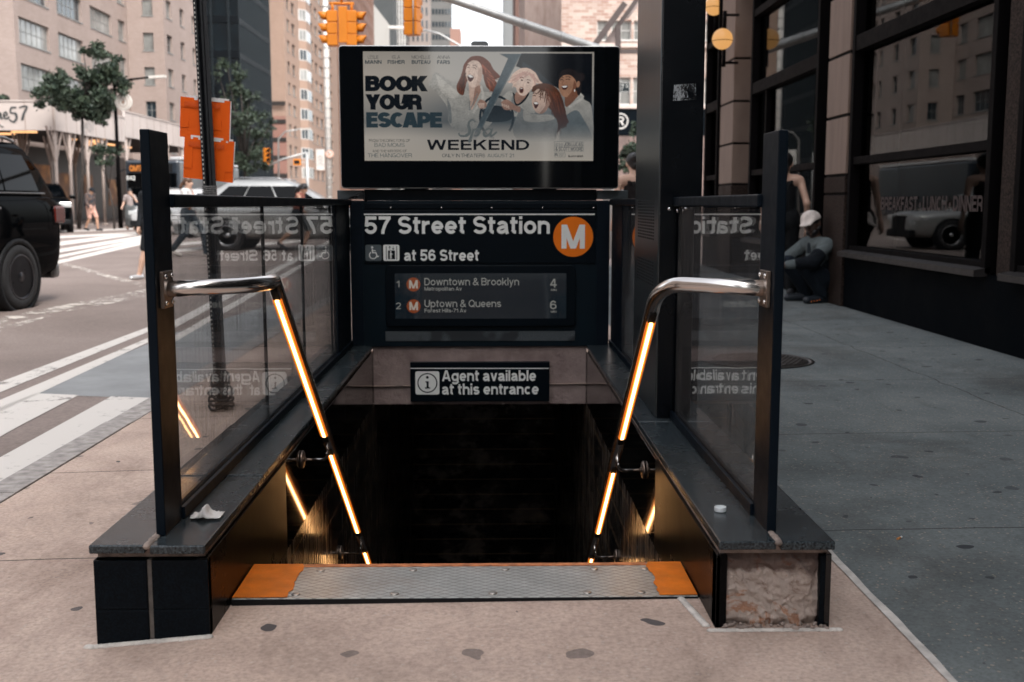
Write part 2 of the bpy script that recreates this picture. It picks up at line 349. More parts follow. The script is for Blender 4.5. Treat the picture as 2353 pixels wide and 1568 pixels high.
class Lay:
    """lays letter strokes on a plane: o origin, u along the line, v up, n outward; every stroke a hair above the last"""
    def __init__(s, mb, o, u=(1, 0, 0), v=(0, 0, 1), n=(0, -1, 0), eps=0.00012):
        s.mb = mb; s.o, s.u, s.v, s.n = Vector(o), Vector(u), Vector(v), Vector(n); s.e = 0; s.eps = eps
    def P(s, a, b): return s.o + s.u * a + s.v * b + s.n * s.e
    def poly(s, pts): s.e += s.eps; s.mb.poly([s.P(a, b) for a, b in pts]); return s
    def stroke(s, pts, w, w2=None):
        """ribbon; width may taper to w2"""
        s.e += s.eps; n = len(pts); closed = n > 3 and math.hypot(pts[0][0] - pts[-1][0], pts[0][1] - pts[-1][1]) < 1e-6
        Ls, Rs = [], []
        for k, p in enumerate(pts):
            a = pts[k - 1] if k else (pts[-2] if closed else None); b = pts[k + 1] if k < n - 1 else (pts[1] if closed else None)
            d1 = None if a is None else Vector((p[0] - a[0], p[1] - a[1])).normalized(); d2 = None if b is None else Vector((b[0] - p[0], b[1] - p[1])).normalized()
            d1 = d1 if d1 is not None else d2; d2 = d2 if d2 is not None else d1
            n1, n2 = Vector((-d1.y, d1.x)), Vector((-d2.y, d2.x)); m = n1 + n2
            if m.length < 1e-3: m = n1.copy()
            m.normalize(); ww = w[k] if isinstance(w, list) else w if w2 is None else w + (w2 - w) * k / (n - 1); q = min(1 / max(m.dot(n1), 0.35), 1.8) * ww / 2
            Ls.append((p[0] + m.x * q, p[1] + m.y * q)); Rs.append((p[0] - m.x * q, p[1] - m.y * q))
        A = s.mb.verts([s.P(*p) for p in Ls]); B = s.mb.verts([s.P(*p) for p in Rs])
        for k in range(n - 1): s.mb.face((B[k], B[k + 1], A[k + 1], A[k]), False)
        return s
    def text(s, txt, x, y, cap, weight=0.2, width=None, align='l', track=0.1, word=0.34, sx=1.0, xw=1.0):
        plan, L = text_plan(txt, weight, track, word)
        k = cap * sx if width is None else width / L
        x0 = x - (0 if align == 'l' else L * k / 2 if align == 'c' else L * k)
        for ox, st in plan:
            for q in st:
                if q[0] == 'L':
                    s.stroke2([(x0 + (ox + a) * k, y + b * cap) for a, b in q[1]], weight * k * xw, weight * cap)
                else:
                    _, a0, b0, a1, b1 = q; dy = b1 - b0; dx = a1 - a0; hw = weight * xw / 2 * min(math.hypot(dx, dy) / abs(dy), 1.6)
                    s.poly([(x0 + (ox + a) * k, y + b * cap) for a, b in ((a0 - hw, b0), (a0 + hw, b0), (a1 + hw, b1), (a1 - hw, b1))])
        return s
    def stroke2(s, pts, wx, wy):
        """ribbon in a space stretched in x: strokes keep upright stems wx wide and level bars wy high"""
        k = wx / wy; q = [(a / k, b) for a, b in pts]; o, u = s.o, s.u
        s.u = u * k; s.stroke(q, wy); s.u = u; return s
    def disc(s, cx, cy, r, r2=None, n=40):
        s.e += s.eps
        if r2 is None: s.mb.poly([s.P(cx + r * math.cos(2 * math.pi * j / n), cy + r * math.sin(2 * math.pi * j / n)) for j in range(n)])
        else: s.e -= s.eps; s.stroke(_arc(cx, cy, (r + r2) / 2, (r + r2) / 2, 0, 360, n), abs(r - r2))
        return s
    def rrect(s, x0, x1, y0, y1, r, n=5):
        pts = []
        for cx, cy, a in ((x1 - r, y1 - r, 0), (x0 + r, y1 - r, 90), (x0 + r, y0 + r, 180), (x1 - r, y0 + r, 270)): pts += _arc(cx, cy, r, r, a, a + 90, n)
        return s.poly(pts)
def rrect_pts(x0, x1, y0, y1, r, n=5):
    pts = []
    for cx, cy, a in ((x1 - r, y1 - r, 0), (x0 + r, y1 - r, 90), (x0 + r, y0 + r, 180), (x1 - r, y0 + r, 270)): pts += _arc(cx, cy, r, r, a, a + 90, n)
    return pts

# ------------------------------------------------------------------ smooth solids: union of tapered capsules, meshed by surface nets
def blob(prims, res, k=0.03, cut=None):
    """prims: ('c', a, b, ra, rb) capsule | ('e', c, r3[, rotz]) ellipsoid. -> verts, quads"""
    pts = []
    for p in prims:
        if p[0] == 'c':
            for q, r in ((p[1], p[3]), (p[2], p[4])): pts += [np.array(q) - r, np.array(q) + r]
        else: m = max(p[2]); pts += [np.array(p[1]) - m, np.array(p[1]) + m]
    lo = np.min(pts, 0) - 3 * res - k; hi = np.max(pts, 0) + 3 * res + k
    n = np.ceil((hi - lo) / res).astype(int) + 1
    ax = [lo[i] + res * np.arange(n[i]) for i in range(3)]
    G = np.stack(np.meshgrid(*ax, indexing='ij'), -1); D = None
    for p in prims:
        if p[0] == 'c':
            a, b, ra, rb = np.array(p[1], float), np.array(p[2], float), p[3], p[4]; ba = b - a
            t = np.clip(((G - a) @ ba) / max(ba @ ba, 1e-9), 0, 1)
            d = np.linalg.norm(G - a - t[..., None] * ba, axis=-1) - (ra + (rb - ra) * t)
        else:
            c, r = np.array(p[1], float), np.array(p[2], float); q = G - c
            if len(p) > 3 and p[3] is not None: q = q @ np.array(p[3]).reshape(3, 3)
            k0 = np.linalg.norm(q / r, axis=-1); k1 = np.linalg.norm(q / (r * r), axis=-1); d = k0 * (k0 - 1) / np.maximum(k1, 1e-6)
        if D is None: D = d
        else:
            hh = np.clip(0.5 + 0.5 * (D - d) / k, 0, 1); D = D * (1 - hh) + d * hh - k * hh * (1 - hh)
    if cut is not None: D = np.maximum(D, cut(G))
    I = D < 0; n = D.shape
    cnt = np.zeros((n[0] - 1, n[1] - 1, n[2] - 1, 3)); num = np.zeros(cnt.shape[:3])
    cs = [(i, j, l) for i in (0, 1) for j in (0, 1) for l in (0, 1)]
    sl = lambda c: tuple(slice(c[i], n[i] - 1 + c[i]) for i in range(3))
    for a in cs:
        for axx in range(3):
            if a[axx]: continue
            b = list(a); b[axx] = 1; b = tuple(b); A, B = D[sl(a)], D[sl(b)]; m = (A < 0) != (B < 0)
            t = np.where(m, A / np.where(m, A - B, 1), 0)
            for i in range(3): cnt[..., i] += np.where(m, a[i] + (t if i == axx else 0), 0)
            num += m
    act = num > 0; ids = -np.ones(act.shape, int); ids[act] = np.arange(act.sum())
    ii = np.argwhere(act); V = lo + res * (ii + cnt[act] / num[act][:, None]); Fq = []
    for axx in range(3):
        o1, o2 = [(1, 2), (2, 0), (0, 1)][axx]
        s0 = [slice(1, n[i] - 1) for i in range(3)]; s0[axx] = slice(0, n[axx] - 1); s1 = list(s0); s1[axx] = slice(1, n[axx])
        e = np.argwhere(I[tuple(s0)] != I[tuple(s1)])
        for q in e:
            p = q + np.array([1, 1, 1]); p[axx] = q[axx]; a = p.copy(); b = p.copy(); b[o1] -= 1; c = b.copy(); c[o2] -= 1; d = p.copy(); d[o2] -= 1
            f = [ids[tuple(x)] for x in (a, b, c, d)]
            if min(f) < 0: continue
            Fq.append(f if I[tuple(p)] else f[::-1])
    return V, Fq
def blob_mb(prims, res, k=0.03, cut=None, mb=None):
    V, Fq = blob(prims, res, k, cut); mb = mb or MB(); i = mb.verts([tuple(v) for v in V])
    for f in Fq: mb.face([i[x] for x in f], True)
    return mb
# ================================================================== ground
def gz(x):
    P = [(-99, -0.06), (-2.0, -0.06), (-1.07, -0.039), (-0.765, -0.013), (0.6, 0.0), (1.2, 0.0), (3.85, 0.03), (99, 0.03)]
    for (a, za), (b, zb) in zip(P, P[1:]):
        if a <= x <= b: return za + (zb - za) * (x - a) / (b - a)
def rz(y): return -0.13 + 0.005 * (min(max(y, 0), 48) - 3) if y < 48 else 0.095
def walk_mat(name, c1, c2, c3, speck, spk_amt, gum, gum_col, joints, jx=None):
    t = NT(name); v = t.coord()
    base = t.ramp(t.noise(v, 1.3, 8, 0.62, 0.3), [(0.32, c1), (0.52, c2), (0.7, c3)])
    fine = t.noise(v, 70, 3, 0.7); base = t.mix(0.55, base, t.ramp(fine, [(0.3, (0.55, 0.55, 0.55)), (0.5, (1, 1, 1)), (0.72, (1.35, 1.35, 1.35))]), 'MULTIPLY')
    vo = t.N('ShaderNodeTexVoronoi'); vo.inputs['Scale'].default_value = 75; t.l.new(v, vo.inputs['Vector'])
    wn_ = t.N('ShaderNodeSeparateColor'); t.l.new(vo.outputs['Color'], wn_.inputs[0])
    big = t.math('LESS_THAN', vo.outputs['Distance'], t.math('MULTIPLY', wn_.outputs[0], 0.42))
    base = t.mix(t.math('MULTIPLY', t.math('MULTIPLY', big, t.math('GREATER_THAN', wn_.outputs[1], 0.62)), spk_amt), base, speck)
    st_ = t.noise(v, 0.55, 7, 0.7, 0.8); base = t.mix(0.8, base, t.ramp(st_, [(0.36, (0.62, 0.58, 0.56)), (0.5, (1, 1, 1)), (0.66, (1.12, 1.1, 1.08))]), 'MULTIPLY')
    st2 = t.noise(t.coord((3.5, 0.8, 1), rot=(0, 0, 0.5)), 1.4, 8, 0.75); base = t.mix(0.6, base, t.ramp(st2, [(0.30, (0.6, 0.58, 0.57)), (0.46, (1, 1, 1))]), 'MULTIPLY')
    if gum:
        dv = t.N('ShaderNodeMixRGB'); dv.blend_type = 'ADD'; dv.inputs[0].default_value = 0.09
        nz = t.N('ShaderNodeTexNoise'); nz.inputs['Scale'].default_value = 9; t.l.new(v, nz.inputs['Vector'])
        t.l.new(v, dv.inputs[1]); t.l.new(nz.outputs['Color'], dv.inputs[2])
        g = t.N('ShaderNodeTexVoronoi'); g.inputs['Scale'].default_value = gum; g.voronoi_dimensions = '2D'; t.l.new(dv.outputs[0], g.inputs['Vector'])
        sc = t.N('ShaderNodeSeparateColor'); t.l.new(g.outputs['Color'], sc.inputs[0])
        sp = t.math('LESS_THAN', g.outputs['Distance'], t.math('MULTIPLY', t.math('POWER', sc.outputs[0], 2.2), 0.036 * gum))
        base = t.mix(t.math('MULTIPLY', sp, t.math('MULTIPLY_ADD', sc.outputs[1], 0.45, 0.5)), base, gum_col)
    s = t.N('ShaderNodeSeparateXYZ'); t.l.new(v, s.inputs[0])
    wob = t.math('MULTIPLY_ADD', t.noise(v, 3, 5), 0.05, -0.025)
    hgt = None
    for ax, off, per, lo, hi in joints:
        p = t.math('ADD', t.math('DIVIDE', t.math('SUBTRACT', s.outputs[ax], off), per), t.math('MULTIPLY', wob, 0.35))
        fr = t.math('ABSOLUTE', t.math('SUBTRACT', t.math('FRACT', t.math('ADD', p, 0.5)), 0.5))
        ln = t.math('LESS_THAN', fr, 0.0045 / per * 1.1)
        o2 = s.outputs[0]
        ln = t.math('MULTIPLY', ln, t.math('MULTIPLY', t.math('GREATER_THAN', o2, lo), t.math('LESS_THAN', o2, hi)))
        base = t.mix(t.math('MULTIPLY', ln, 0.8), base, (0.02, 0.019, 0.018)); hgt = ln if hgt is None else t.math('MAXIMUM', hgt, ln)
    t.set(Base_Color=base, Roughness=0.82); t.b.inputs['Specular IOR Level'].default_value = 0.3
    t.bump(t.math('SUBTRACT', t.math('MULTIPLY', fine, 0.5), hgt if hgt is not None else 0.0), 0.35, 0.006)
    return t.m
M_walk = walk_mat('pink concrete', (0.335, 0.25, 0.203), (0.46, 0.345, 0.285), (0.55, 0.424, 0.352), (0.55, 0.5, 0.45), 0.25, 3.7, (0.045, 0.045, 0.05),
                  [(1, 3.6, 1.25, -2.0, -1.07)])
M_pave = walk_mat('dark flecked paving', (0.084, 0.097, 0.098), (0.117, 0.131, 0.131), (0.154, 0.168, 0.164), (0.33, 0.28, 0.22), 0.6, 4.2, (0.022, 0.024, 0.028),
                  [(1, 3.72, 1.6, 1.12, 9.0), (0, 2.86, 6.0, 2.0, 3.5)])
PX0, PX1, PY0, PY1 = -0.765, 0.607, 3.07, 6.9          # the stair opening
mb = MB()
xs = [-2.0, -1.7, -1.4, -1.07, -0.9, PX0, -0.3, 0.1, PX1, 0.8, 1.117]; ys = [-3, 0, 1.5, 2.2, 2.6, PY0, 4, 5, 6, PY1, 9, 12, 16, 20]
G = [mb.verts([(x, y, gz(x)) for x in xs]) for y in ys]
for j in range(len(ys) - 1):
    for i in range(len(xs) - 1):
        if PX0 - .01 < (xs[i] + xs[i + 1]) / 2 < PX1 + .01 and PY0 - .01 < (ys[j] + ys[j + 1]) / 2 < PY1 + .01: continue
        mb.face((G[j][i], G[j][i + 1], G[j + 1][i + 1], G[j + 1][i]), True)
struct(mb, 'sidewalk', M_walk)
mb = MB(); xs = [1.117, 2, 3, 3.95]; ys = [-3, 2, 6, 10, 15, 20]
G = [mb.verts([(x, y, gz(x)) for x in xs]) for y in ys]
for j in range(len(ys) - 1):
    for i in range(len(xs) - 1): mb.face((G[j][i], G[j][i + 1], G[j + 1][i + 1], G[j + 1][i]), True)
struct(mb, 'pavement', M_pave)
# strip of pale mortar between the two pavings
M_mortar = plain('pale mortar', (0.50, 0.46, 0.42), 0.9, var=0.3, scale=14, bump=0.5)
mb = MB(); random.seed(4); P = []
for k in range(90):
    y = 2.0 + k * 0.05; P.append((y, 0.016 + 0.006 * mnoise.noise((0, y * 4, 0)), 0.010 + 0.007 * mnoise.noise((3, y * 5, 0))))
a = mb.verts([(1.117 - q[1], q[0], 0.004) for q in P]); b = mb.verts([(1.117 + q[2], q[0], 0.004) for q in P])
for k in range(len(P) - 1): mb.face((a[k], b[k], b[k + 1], a[k + 1]))
struct(mb, 'paving_joint', M_mortar)
# granite kerb and road
M_kerb = plain('kerb granite', (0.31, 0.28, 0.26), 0.8, var=0.35, scale=18, bump=0.4)
mb = MB(); y = -3.0
while y < 20: mb.box(-2.15, -2.003, y, min(y + 1.49, 20), -0.35, -0.056 + 0.003 * math.sin(y * 3)); y += 1.5
struct(mb, 'kerb', M_kerb)
mb = MB(); mb.box(-2.0, 3.95, 20.0, 20.15, -0.3, 0.0); struct(mb, 'kerb', M_kerb)
def road_mat():
    t = NT('worn asphalt'); v = t.coord()
    b = t.ramp(t.noise(v, 0.35, 8, 0.65, 0.6), [(0.3, (0.16, 0.122, 0.105)), (0.5, (0.215, 0.168, 0.147)), (0.72, (0.265, 0.212, 0.188))])
    t.set(Base_Color=t.mix(0.6, b, t.ramp(t.noise(v, 40, 3, 0.7), [(0.3, (0.6, 0.6, 0.6)), (0.7, (1.25, 1.25, 1.25))]), 'MULTIPLY'), Roughness=0.8)
    t.bump(t.noise(v, 60, 3), 0.3, 0.01); return t.m
mb = MB(); xs = [-600, -60, -20, -10, -5, -2.15, 4, 20, 600]; ys = [-60, 0, 6, 12, 20, 30, 40, 48, 80, 200, 1500]
G = [mb.verts([(x, y, rz(y)) for x in xs]) for y in ys]
for j in range(len(ys) - 1):
    for i in range(len(xs) - 1):
        if -2.2 < (xs[i] + xs[i + 1]) / 2 < 4 and ys[j + 1] <= 20: continue
        mb.face((G[j][i], G[j][i + 1], G[j + 1][i + 1], G[j + 1][i]), True)
struct(mb, 'road', road_mat())
def paint_mat(name, col, wear):
    t = NT(name); v = t.coord(); n = t.noise(v, 5, 8, 0.75); m = t.noise(v, 1.0, 3)
    t.set(Base_Color=col, Roughness=0.75, Alpha=t.ramp(t.math('MULTIPLY_ADD', m, 0.25, n), [(wear, (0.0, 0.0, 0.0)), (wear + 0.12, (1, 1, 1))])); return t.m
M_line = paint_mat('worn white road paint', (0.58, 0.54, 0.50), 0.44); M_wornline = paint_mat('very worn road paint', (0.62, 0.56, 0.50), 0.60)
def roadpx(pts): 
    out = []
    for p in pts:
        z = -0.12
        for _ in range(4): q = atZ(p[0], p[1], z); z = rz(q.y) + 0.004
        out.append((q.x, q.y, z))
    return out
def marks(name, polys, m):
    b = MB()
    for q in polys:
        p = roadpx(q)
        b.poly(p)
    return struct(b, name, m)
marks('road_markings', [[(82, 904), (181, 908), (48, 977), (-140, 1082), (-140, 990)], [(256, 911), (362, 915), (345, 931), (-140, 1209), (-140, 1128)],
      [(-40, 893), (340, 752), (340, 763), (-40, 918)], [(-40, 936), (340, 777), (340, 787), (-40, 965)],
      [(390, 742), (770, 545), (772, 552), (390, 760)], [(395, 775), (770, 562), (772, 570), (395, 790)],
      [(120, 602), (330, 553), (332, 561), (135, 606)], [(120, 590), (330, 548), (330, 553), (120, 596)], [(128, 574), (330, 541), (330, 548), (128, 582)],
      [(128, 557), (300, 536), (330, 538), (128, 566)], [(128, 543), (330, 533), (330, 537), (128, 548)], [(128, 531), (330, 524), (330, 527), (128, 534)],
      [(400, 559), (600, 545), (600, 550), (400, 565)], [(400, 573), (700, 551), (700, 556), (400, 580)]], M_line)
marks('worn_markings', [[(150, 604), (330, 652), (325, 660), (140, 608)], [(-30, 735), (335, 665), (335, 672), (-30, 752)], [(180, 702), (335, 675), (335, 683), (150, 716)], [(-60, 762), (130, 722), (60, 745), (-60, 780)]], M_wornline)
marks('crosswalk_stripes', [[(1810, 562), (1990, 575), (1990, 585), (1810, 570)], [(1810, 535), (1990, 540), (1990, 548), (1810, 541)], [(1810, 585), (1990, 596), (1990, 608), (1810, 592)],
      [(1810, 518), (1990, 521), (1990, 526), (1810, 522)]], M_line)
# smoother grey-blue patch of resurfaced lane
M_patch = plain('grey resurfaced patch', (0.235, 0.24, 0.242), 0.8, var=0.18, scale=2.5, bump=0.2)
pp = roadpx([(60, 905), (400, 765), (660, 690), (660, 735), (400, 905), (345, 915)])
mb = MB(); mb.poly([(x, y, z - 0.002) for x, y, z in pp]); struct(mb, 'road_patch', M_patch)

# ================================================================== stair well
M_black = plain('black rubber', (0.003, 0.0035, 0.0045), 0.6, spec=0.25)
def granite(name, dark, light, rough=0.22, scale=180, spec=0.3, bmp=0.06):
    t = NT(name); t.b.inputs['Specular IOR Level'].default_value = spec; v = t.coord()
    f = t.noise(v, scale, 2, 0.6); c = t.ramp(f, [(0.38, dark), (0.55, tuple((a + b) / 2 for a, b in zip(dark, light))), (0.68, light)])
    g = t.noise(v, 2.2, 6, 0.65)
    t.set(Base_Color=t.mix(0.4, c, t.ramp(g, [(0.35, (0.5, 0.5, 0.5)), (0.7, (1.2, 1.15, 1.1))]), 'MULTIPLY'))
    t.set(Roughness=t.math('MULTIPLY_ADD', g, rough * 0.9, rough * 0.55)); 
    if bmp: t.bump(t.noise(v, 220, 2), bmp, 0.002)
    return t.m
M_cap = granite('dark speckled granite', (0.005, 0.009, 0.012), (0.06, 0.076, 0.084), 0.26, 150, 0.5)
M_face = granite('black granite facing', (0.0015, 0.0028, 0.0045), (0.004, 0.008, 0.012), 0.42, 180, 0.08)
M_inner = granite('polished black granite', (0.002, 0.0022, 0.0025), (0.007, 0.007, 0.007), 0.05, 180, 0.5, 0)
M_near = granite('grimy black granite', (0.002, 0.0022, 0.0025), (0.008, 0.0075, 0.007), 0.30, 120, 0.05)
M_bed = plain('rough bedding mortar', (0.26, 0.205, 0.175), 0.95, var=0.45, scale=22, bump=0.9)
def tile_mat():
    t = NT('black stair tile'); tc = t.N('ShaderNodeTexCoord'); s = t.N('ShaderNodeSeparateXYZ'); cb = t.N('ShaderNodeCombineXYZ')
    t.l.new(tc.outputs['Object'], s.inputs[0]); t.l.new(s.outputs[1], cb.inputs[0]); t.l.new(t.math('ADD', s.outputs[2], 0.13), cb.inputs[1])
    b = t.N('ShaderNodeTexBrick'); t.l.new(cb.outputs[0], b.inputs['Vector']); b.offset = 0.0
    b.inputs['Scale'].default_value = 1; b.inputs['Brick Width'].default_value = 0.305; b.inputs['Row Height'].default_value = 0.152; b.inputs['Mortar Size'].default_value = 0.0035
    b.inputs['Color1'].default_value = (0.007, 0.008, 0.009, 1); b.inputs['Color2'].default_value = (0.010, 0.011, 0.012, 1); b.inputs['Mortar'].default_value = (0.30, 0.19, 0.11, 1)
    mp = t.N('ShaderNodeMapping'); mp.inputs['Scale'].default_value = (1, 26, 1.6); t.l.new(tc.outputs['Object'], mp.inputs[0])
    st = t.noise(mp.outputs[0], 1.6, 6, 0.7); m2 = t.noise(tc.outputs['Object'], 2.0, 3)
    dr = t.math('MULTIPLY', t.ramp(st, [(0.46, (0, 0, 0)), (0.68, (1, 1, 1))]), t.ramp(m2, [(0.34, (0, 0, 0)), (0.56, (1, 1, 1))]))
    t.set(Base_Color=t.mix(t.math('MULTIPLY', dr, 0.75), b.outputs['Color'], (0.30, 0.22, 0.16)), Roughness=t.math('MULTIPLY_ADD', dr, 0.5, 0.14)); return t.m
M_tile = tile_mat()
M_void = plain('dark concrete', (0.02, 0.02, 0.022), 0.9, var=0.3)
LED_Y = {-1: [(3.32, 4.175), (4.335, 5.14), (5.41, 6.2), (6.36, 7.1)], 1: [(3.36, 4.07), (4.35, 4.945), (5.26, 6.1), (6.26, 7.0)]}
def parapet(side):
    L = side < 0
    xi, xo = (PX0, -1.072) if L else (PX1, 0.921)
    t = thing('stair_parapet', 'low black granite wall with white rag on its cap, left of the stairs' if L else 'low black granite wall with its broken concrete end exposed, right of the stairs', 'parapet', (xo, 2.84, 0), 'stair parapets')
    Y0, Y1 = 2.84, 7.0; gi, go = (-0.03, -0.06) if L else (-0.02, -0.02)
    ins = 0.02 * side
    # core
    mb = MB(); mb.box(xi + ins * 1.6, xo - ins * 1.6, Y0 + 0.045, Y1, -0.15, 0.205); mb.build('core', M_bed, t)
    # inner facing: granite slabs to z -0.13, tiles below
    mb = MB(); ya = Y0
    for yb in ([3.95, 5.6, Y1] if L else [3.95, 5.45, Y1]):
        mb = MB(); mb.box(xi, xi + ins * 1.5, ya + (0.0015 if ya > Y0 else 0), yb - 0.0015, -0.13, 0.205); mb.build('inner_facing', M_near if ya == Y0 else M_inner, t, bevel=0.002); ya = yb
    # outer facing
    mb = MB(); mb.box(xo, xo - ins * 1.5, Y0 + 0.002, Y1, -0.15, 0.2); mb.build('outer_facing', M_face, t, bevel=0.002)
    # cap slabs in two rows, open joint between them
    xm = -0.918 if L else 0.768
    mo = 0.006
    for a, b in ((xi - ins * 0.9 * 0, xm - mo * side), (xm + mo * side, xo + 0.0)):
        ys_ = [Y0 - 0.028, 3.60 if not L else 3.56] + [(3.60 if not L else 3.56) + 0.84 * k for k in range(1, 4)] + [Y1 - .02]
        for k, (p, q) in enumerate(zip(ys_, ys_[1:])):
            random.seed(int(a * 1000) + k); dz = random.uniform(-0.002, 0.002)
            mb = MB(); x0, x1 = sorted((a, b)); mb.box(x0, x1, p + 0.002, q - 0.002, 0.226 + dz, 0.25 + dz)
            mb.build('cap_slab', M_cap, t, bevel=0.004)
    # mortar bed under the caps and in the joint
    mb = MB(); x0, x1 = sorted((xi + ins * 0.5, xo - ins * 0.5)); mb.box(x0, x1, Y0 + 0.012, Y1 - 0.05, 0.2065, 0.2255)
    for k in range(34):
        y = Y0 - 0.022 + k * 0.008 if k < 12 else Y0 + 0.08 + (k - 12) * 0.012
        if y > 2.925: break
        r = 0.012 + 0.006 * mnoise.noise((k * .9, 3, side)); mb.sphere((xm + 0.006 * mnoise.noise((k, 0, 1)), y, 0.246), r, 7, 4, (1, 1, 0.75))
    mb.build('mortar_bed', M_bed, t)
    if L:
        # two columns of facing tiles on the end
        for a, b in ((-1.070, -0.929), (-0.916, PX0 - 0.0)):
            for z0, z1 in ((-0.10, 0.062), (0.0635, 0.2)):
                mb = MB(); mb.box(a, b, Y0 - 0.002, Y0 + 0.03, z0, z1); mb.build('end_tile', M_face, t, bevel=0.002)
        mb = MB(); mb.box(-0.9285, -0.9165, Y0 + 0.004, Y0 + 0.03, -0.08, 0.2); mb.build('joint_mortar', plain('dirty joint mortar', (0.10, 0.085, 0.075), .95, var=.4, scale=20, bump=.6), t)
        mb = MB(); random.seed(2)
        mb.box(xi, xo, Y0 - 0.0005, Y0 + 0.044, 0.2, 0.2262) if False else None
        pts = [(xo - 0.02 + k * 0.012, Y0 - 0.008 - 0.007 * abs(mnoise.noise((k * .6, 1, 0)))) for k in range(28)]
        for k, (x, y) in enumerate(pts): mb.sphere((x, y, gz(x) + 0.001), 0.013 + 0.005 * mnoise.noise((k, 2, 2)), 7, 4, (1.1, 1, 0.5))
        mb.build('base_mortar', M_mortar, t)
    else:
        # broken end: slab edges either side, rough concrete set back between them
        [MB().box(a_, b_, Y0, Y0 + 0.05, -0.02, 0.2065).build('slab_edge', M_inner, t, bevel=0.002) for a_, b_ in ((xi, xi + 0.012), (xo - 0.016, xo))]
        mb = MB(); mb.smooth = True; nx, nz = 130, 96; x0, x1, z0, z1 = xi + 0.010, xo - 0.014, -0.01, 0.212; g = []
        for j in range(nz + 1):
            row = []
            for i in range(nx + 1):
                u, v = i / nx, j / nz; x = x0 + (x1 - x0) * u; z = z0 + (z1 - z0) * v
                q = (x + .010 * mnoise.noise((x * 32, z * 32, 1)), z + .010 * mnoise.noise((x * 32, z * 32, 6)))
                n1 = mnoise.noise((q[0] * 9 + 2.3, q[1] * 12, 7)); n2 = mnoise.noise((q[0] * 17, q[1] * 20 + 4, 2)); st1 = 1 / (1 + math.exp(-(n1 - .05) * 60)); st2 = 1 / (1 + math.exp(-(n2 - .18) * 60))
                fine = mnoise.fractal((x * 45, z * 45, 3), 1.0, 2.1, 6)
                vd = mnoise.voronoi((q[0] * 17, q[1] * 19, 2))[0]; crack = max(0, 0.06 - (vd[1] - vd[0])) / .06 * (1 if mnoise.noise((x * 10, z * 10, 11)) > .1 else 0)
                edge = min(u, 1 - u, (1 - v) * .8); jag = .09 + .06 * mnoise.noise((x * 22, z * 22, 9))
                d = 0.012 + 0.020 * max(0, 1 - edge / jag) - 0.007 * st1 - 0.004 * st2 - 0.006 * fine + 0.003 * crack + .006 * mnoise.noise((x * 6, z * 7, 21))
                und = max(0, 0.16 - v) / 0.16
                d += und * (0.030 if mnoise.noise((x * 20, 9, 4)) > -0.05 else 0.004) - 0.006 * max(0, min(1, (0.72 - v) * 5))
                row.append((x + 0.003 * mnoise.noise((x * 60, z * 60, 0)), Y0 + 0.004 + max(-0.006, d), z))
            g.append(mb.verts(row))
        for j in range(nz):
            for i in range(nx): mb.face((g[j][i], g[j][i + 1], g[j + 1][i + 1], g[j + 1][i]))
        tt = NT('broken concrete'); v = tt.coord()
        c = tt.ramp(tt.noise(v, 6.5, 9, 0.68, 1.2), [(0.30, (0.06, 0.04, 0.034)), (0.37, (0.34, 0.23, 0.18)), (0.43, (0.60, 0.48, 0.41)), (0.55, (0.66, 0.55, 0.48)), (0.61, (0.52, 0.25, 0.14)), (0.66, (0.58, 0.45, 0.38)), (0.74, (0.24, 0.21, 0.20))])
        sz = tt.N('ShaderNodeSeparateXYZ'); tt.l.new(v, sz.inputs[0])
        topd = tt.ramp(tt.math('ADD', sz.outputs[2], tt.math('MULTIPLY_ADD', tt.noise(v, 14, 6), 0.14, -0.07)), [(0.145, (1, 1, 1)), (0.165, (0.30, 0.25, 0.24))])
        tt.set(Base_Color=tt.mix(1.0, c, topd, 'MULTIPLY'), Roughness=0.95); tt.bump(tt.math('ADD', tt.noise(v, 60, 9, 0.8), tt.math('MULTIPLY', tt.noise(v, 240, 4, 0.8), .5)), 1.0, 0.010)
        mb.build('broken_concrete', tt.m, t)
        mb = MB(); random.seed(5)
        for k in range(46):
            x = random.uniform(xi + .02, xo - .01); y = Y0 - random.uniform(-0.02, 0.022); r = random.uniform(0.003, 0.010)
            n0 = len(mb.v); mb.sphere((x, y, r * .6), r, 6, 4, (random.uniform(.8, 1.6), 1, random.uniform(.5, .9)))
        mb.build('rubble', M_bed, t)
        mb = MB()
        pts = [(xi - 0.02 - 0.035 * k / 16, Y0 + 0.0 + 0.22 * k / 16) for k in range(17, 0, -1)] + [(xi - 0.015 + k * 0.012, Y0 - 0.022 - 0.004 * mnoise.noise((k, 1, 0))) for k in range(30)]
        for k, (x, y) in enumerate(pts): mb.sphere((x, y, gz(x) + 0.001), 0.011 + 0.004 * mnoise.noise((k, 2, 2)), 7, 4, (1.2, 1, 0.45))
        mb.build('base_mortar', M_mortar, t)
    return t
PARL, PARR = parapet(-1), parapet(1)
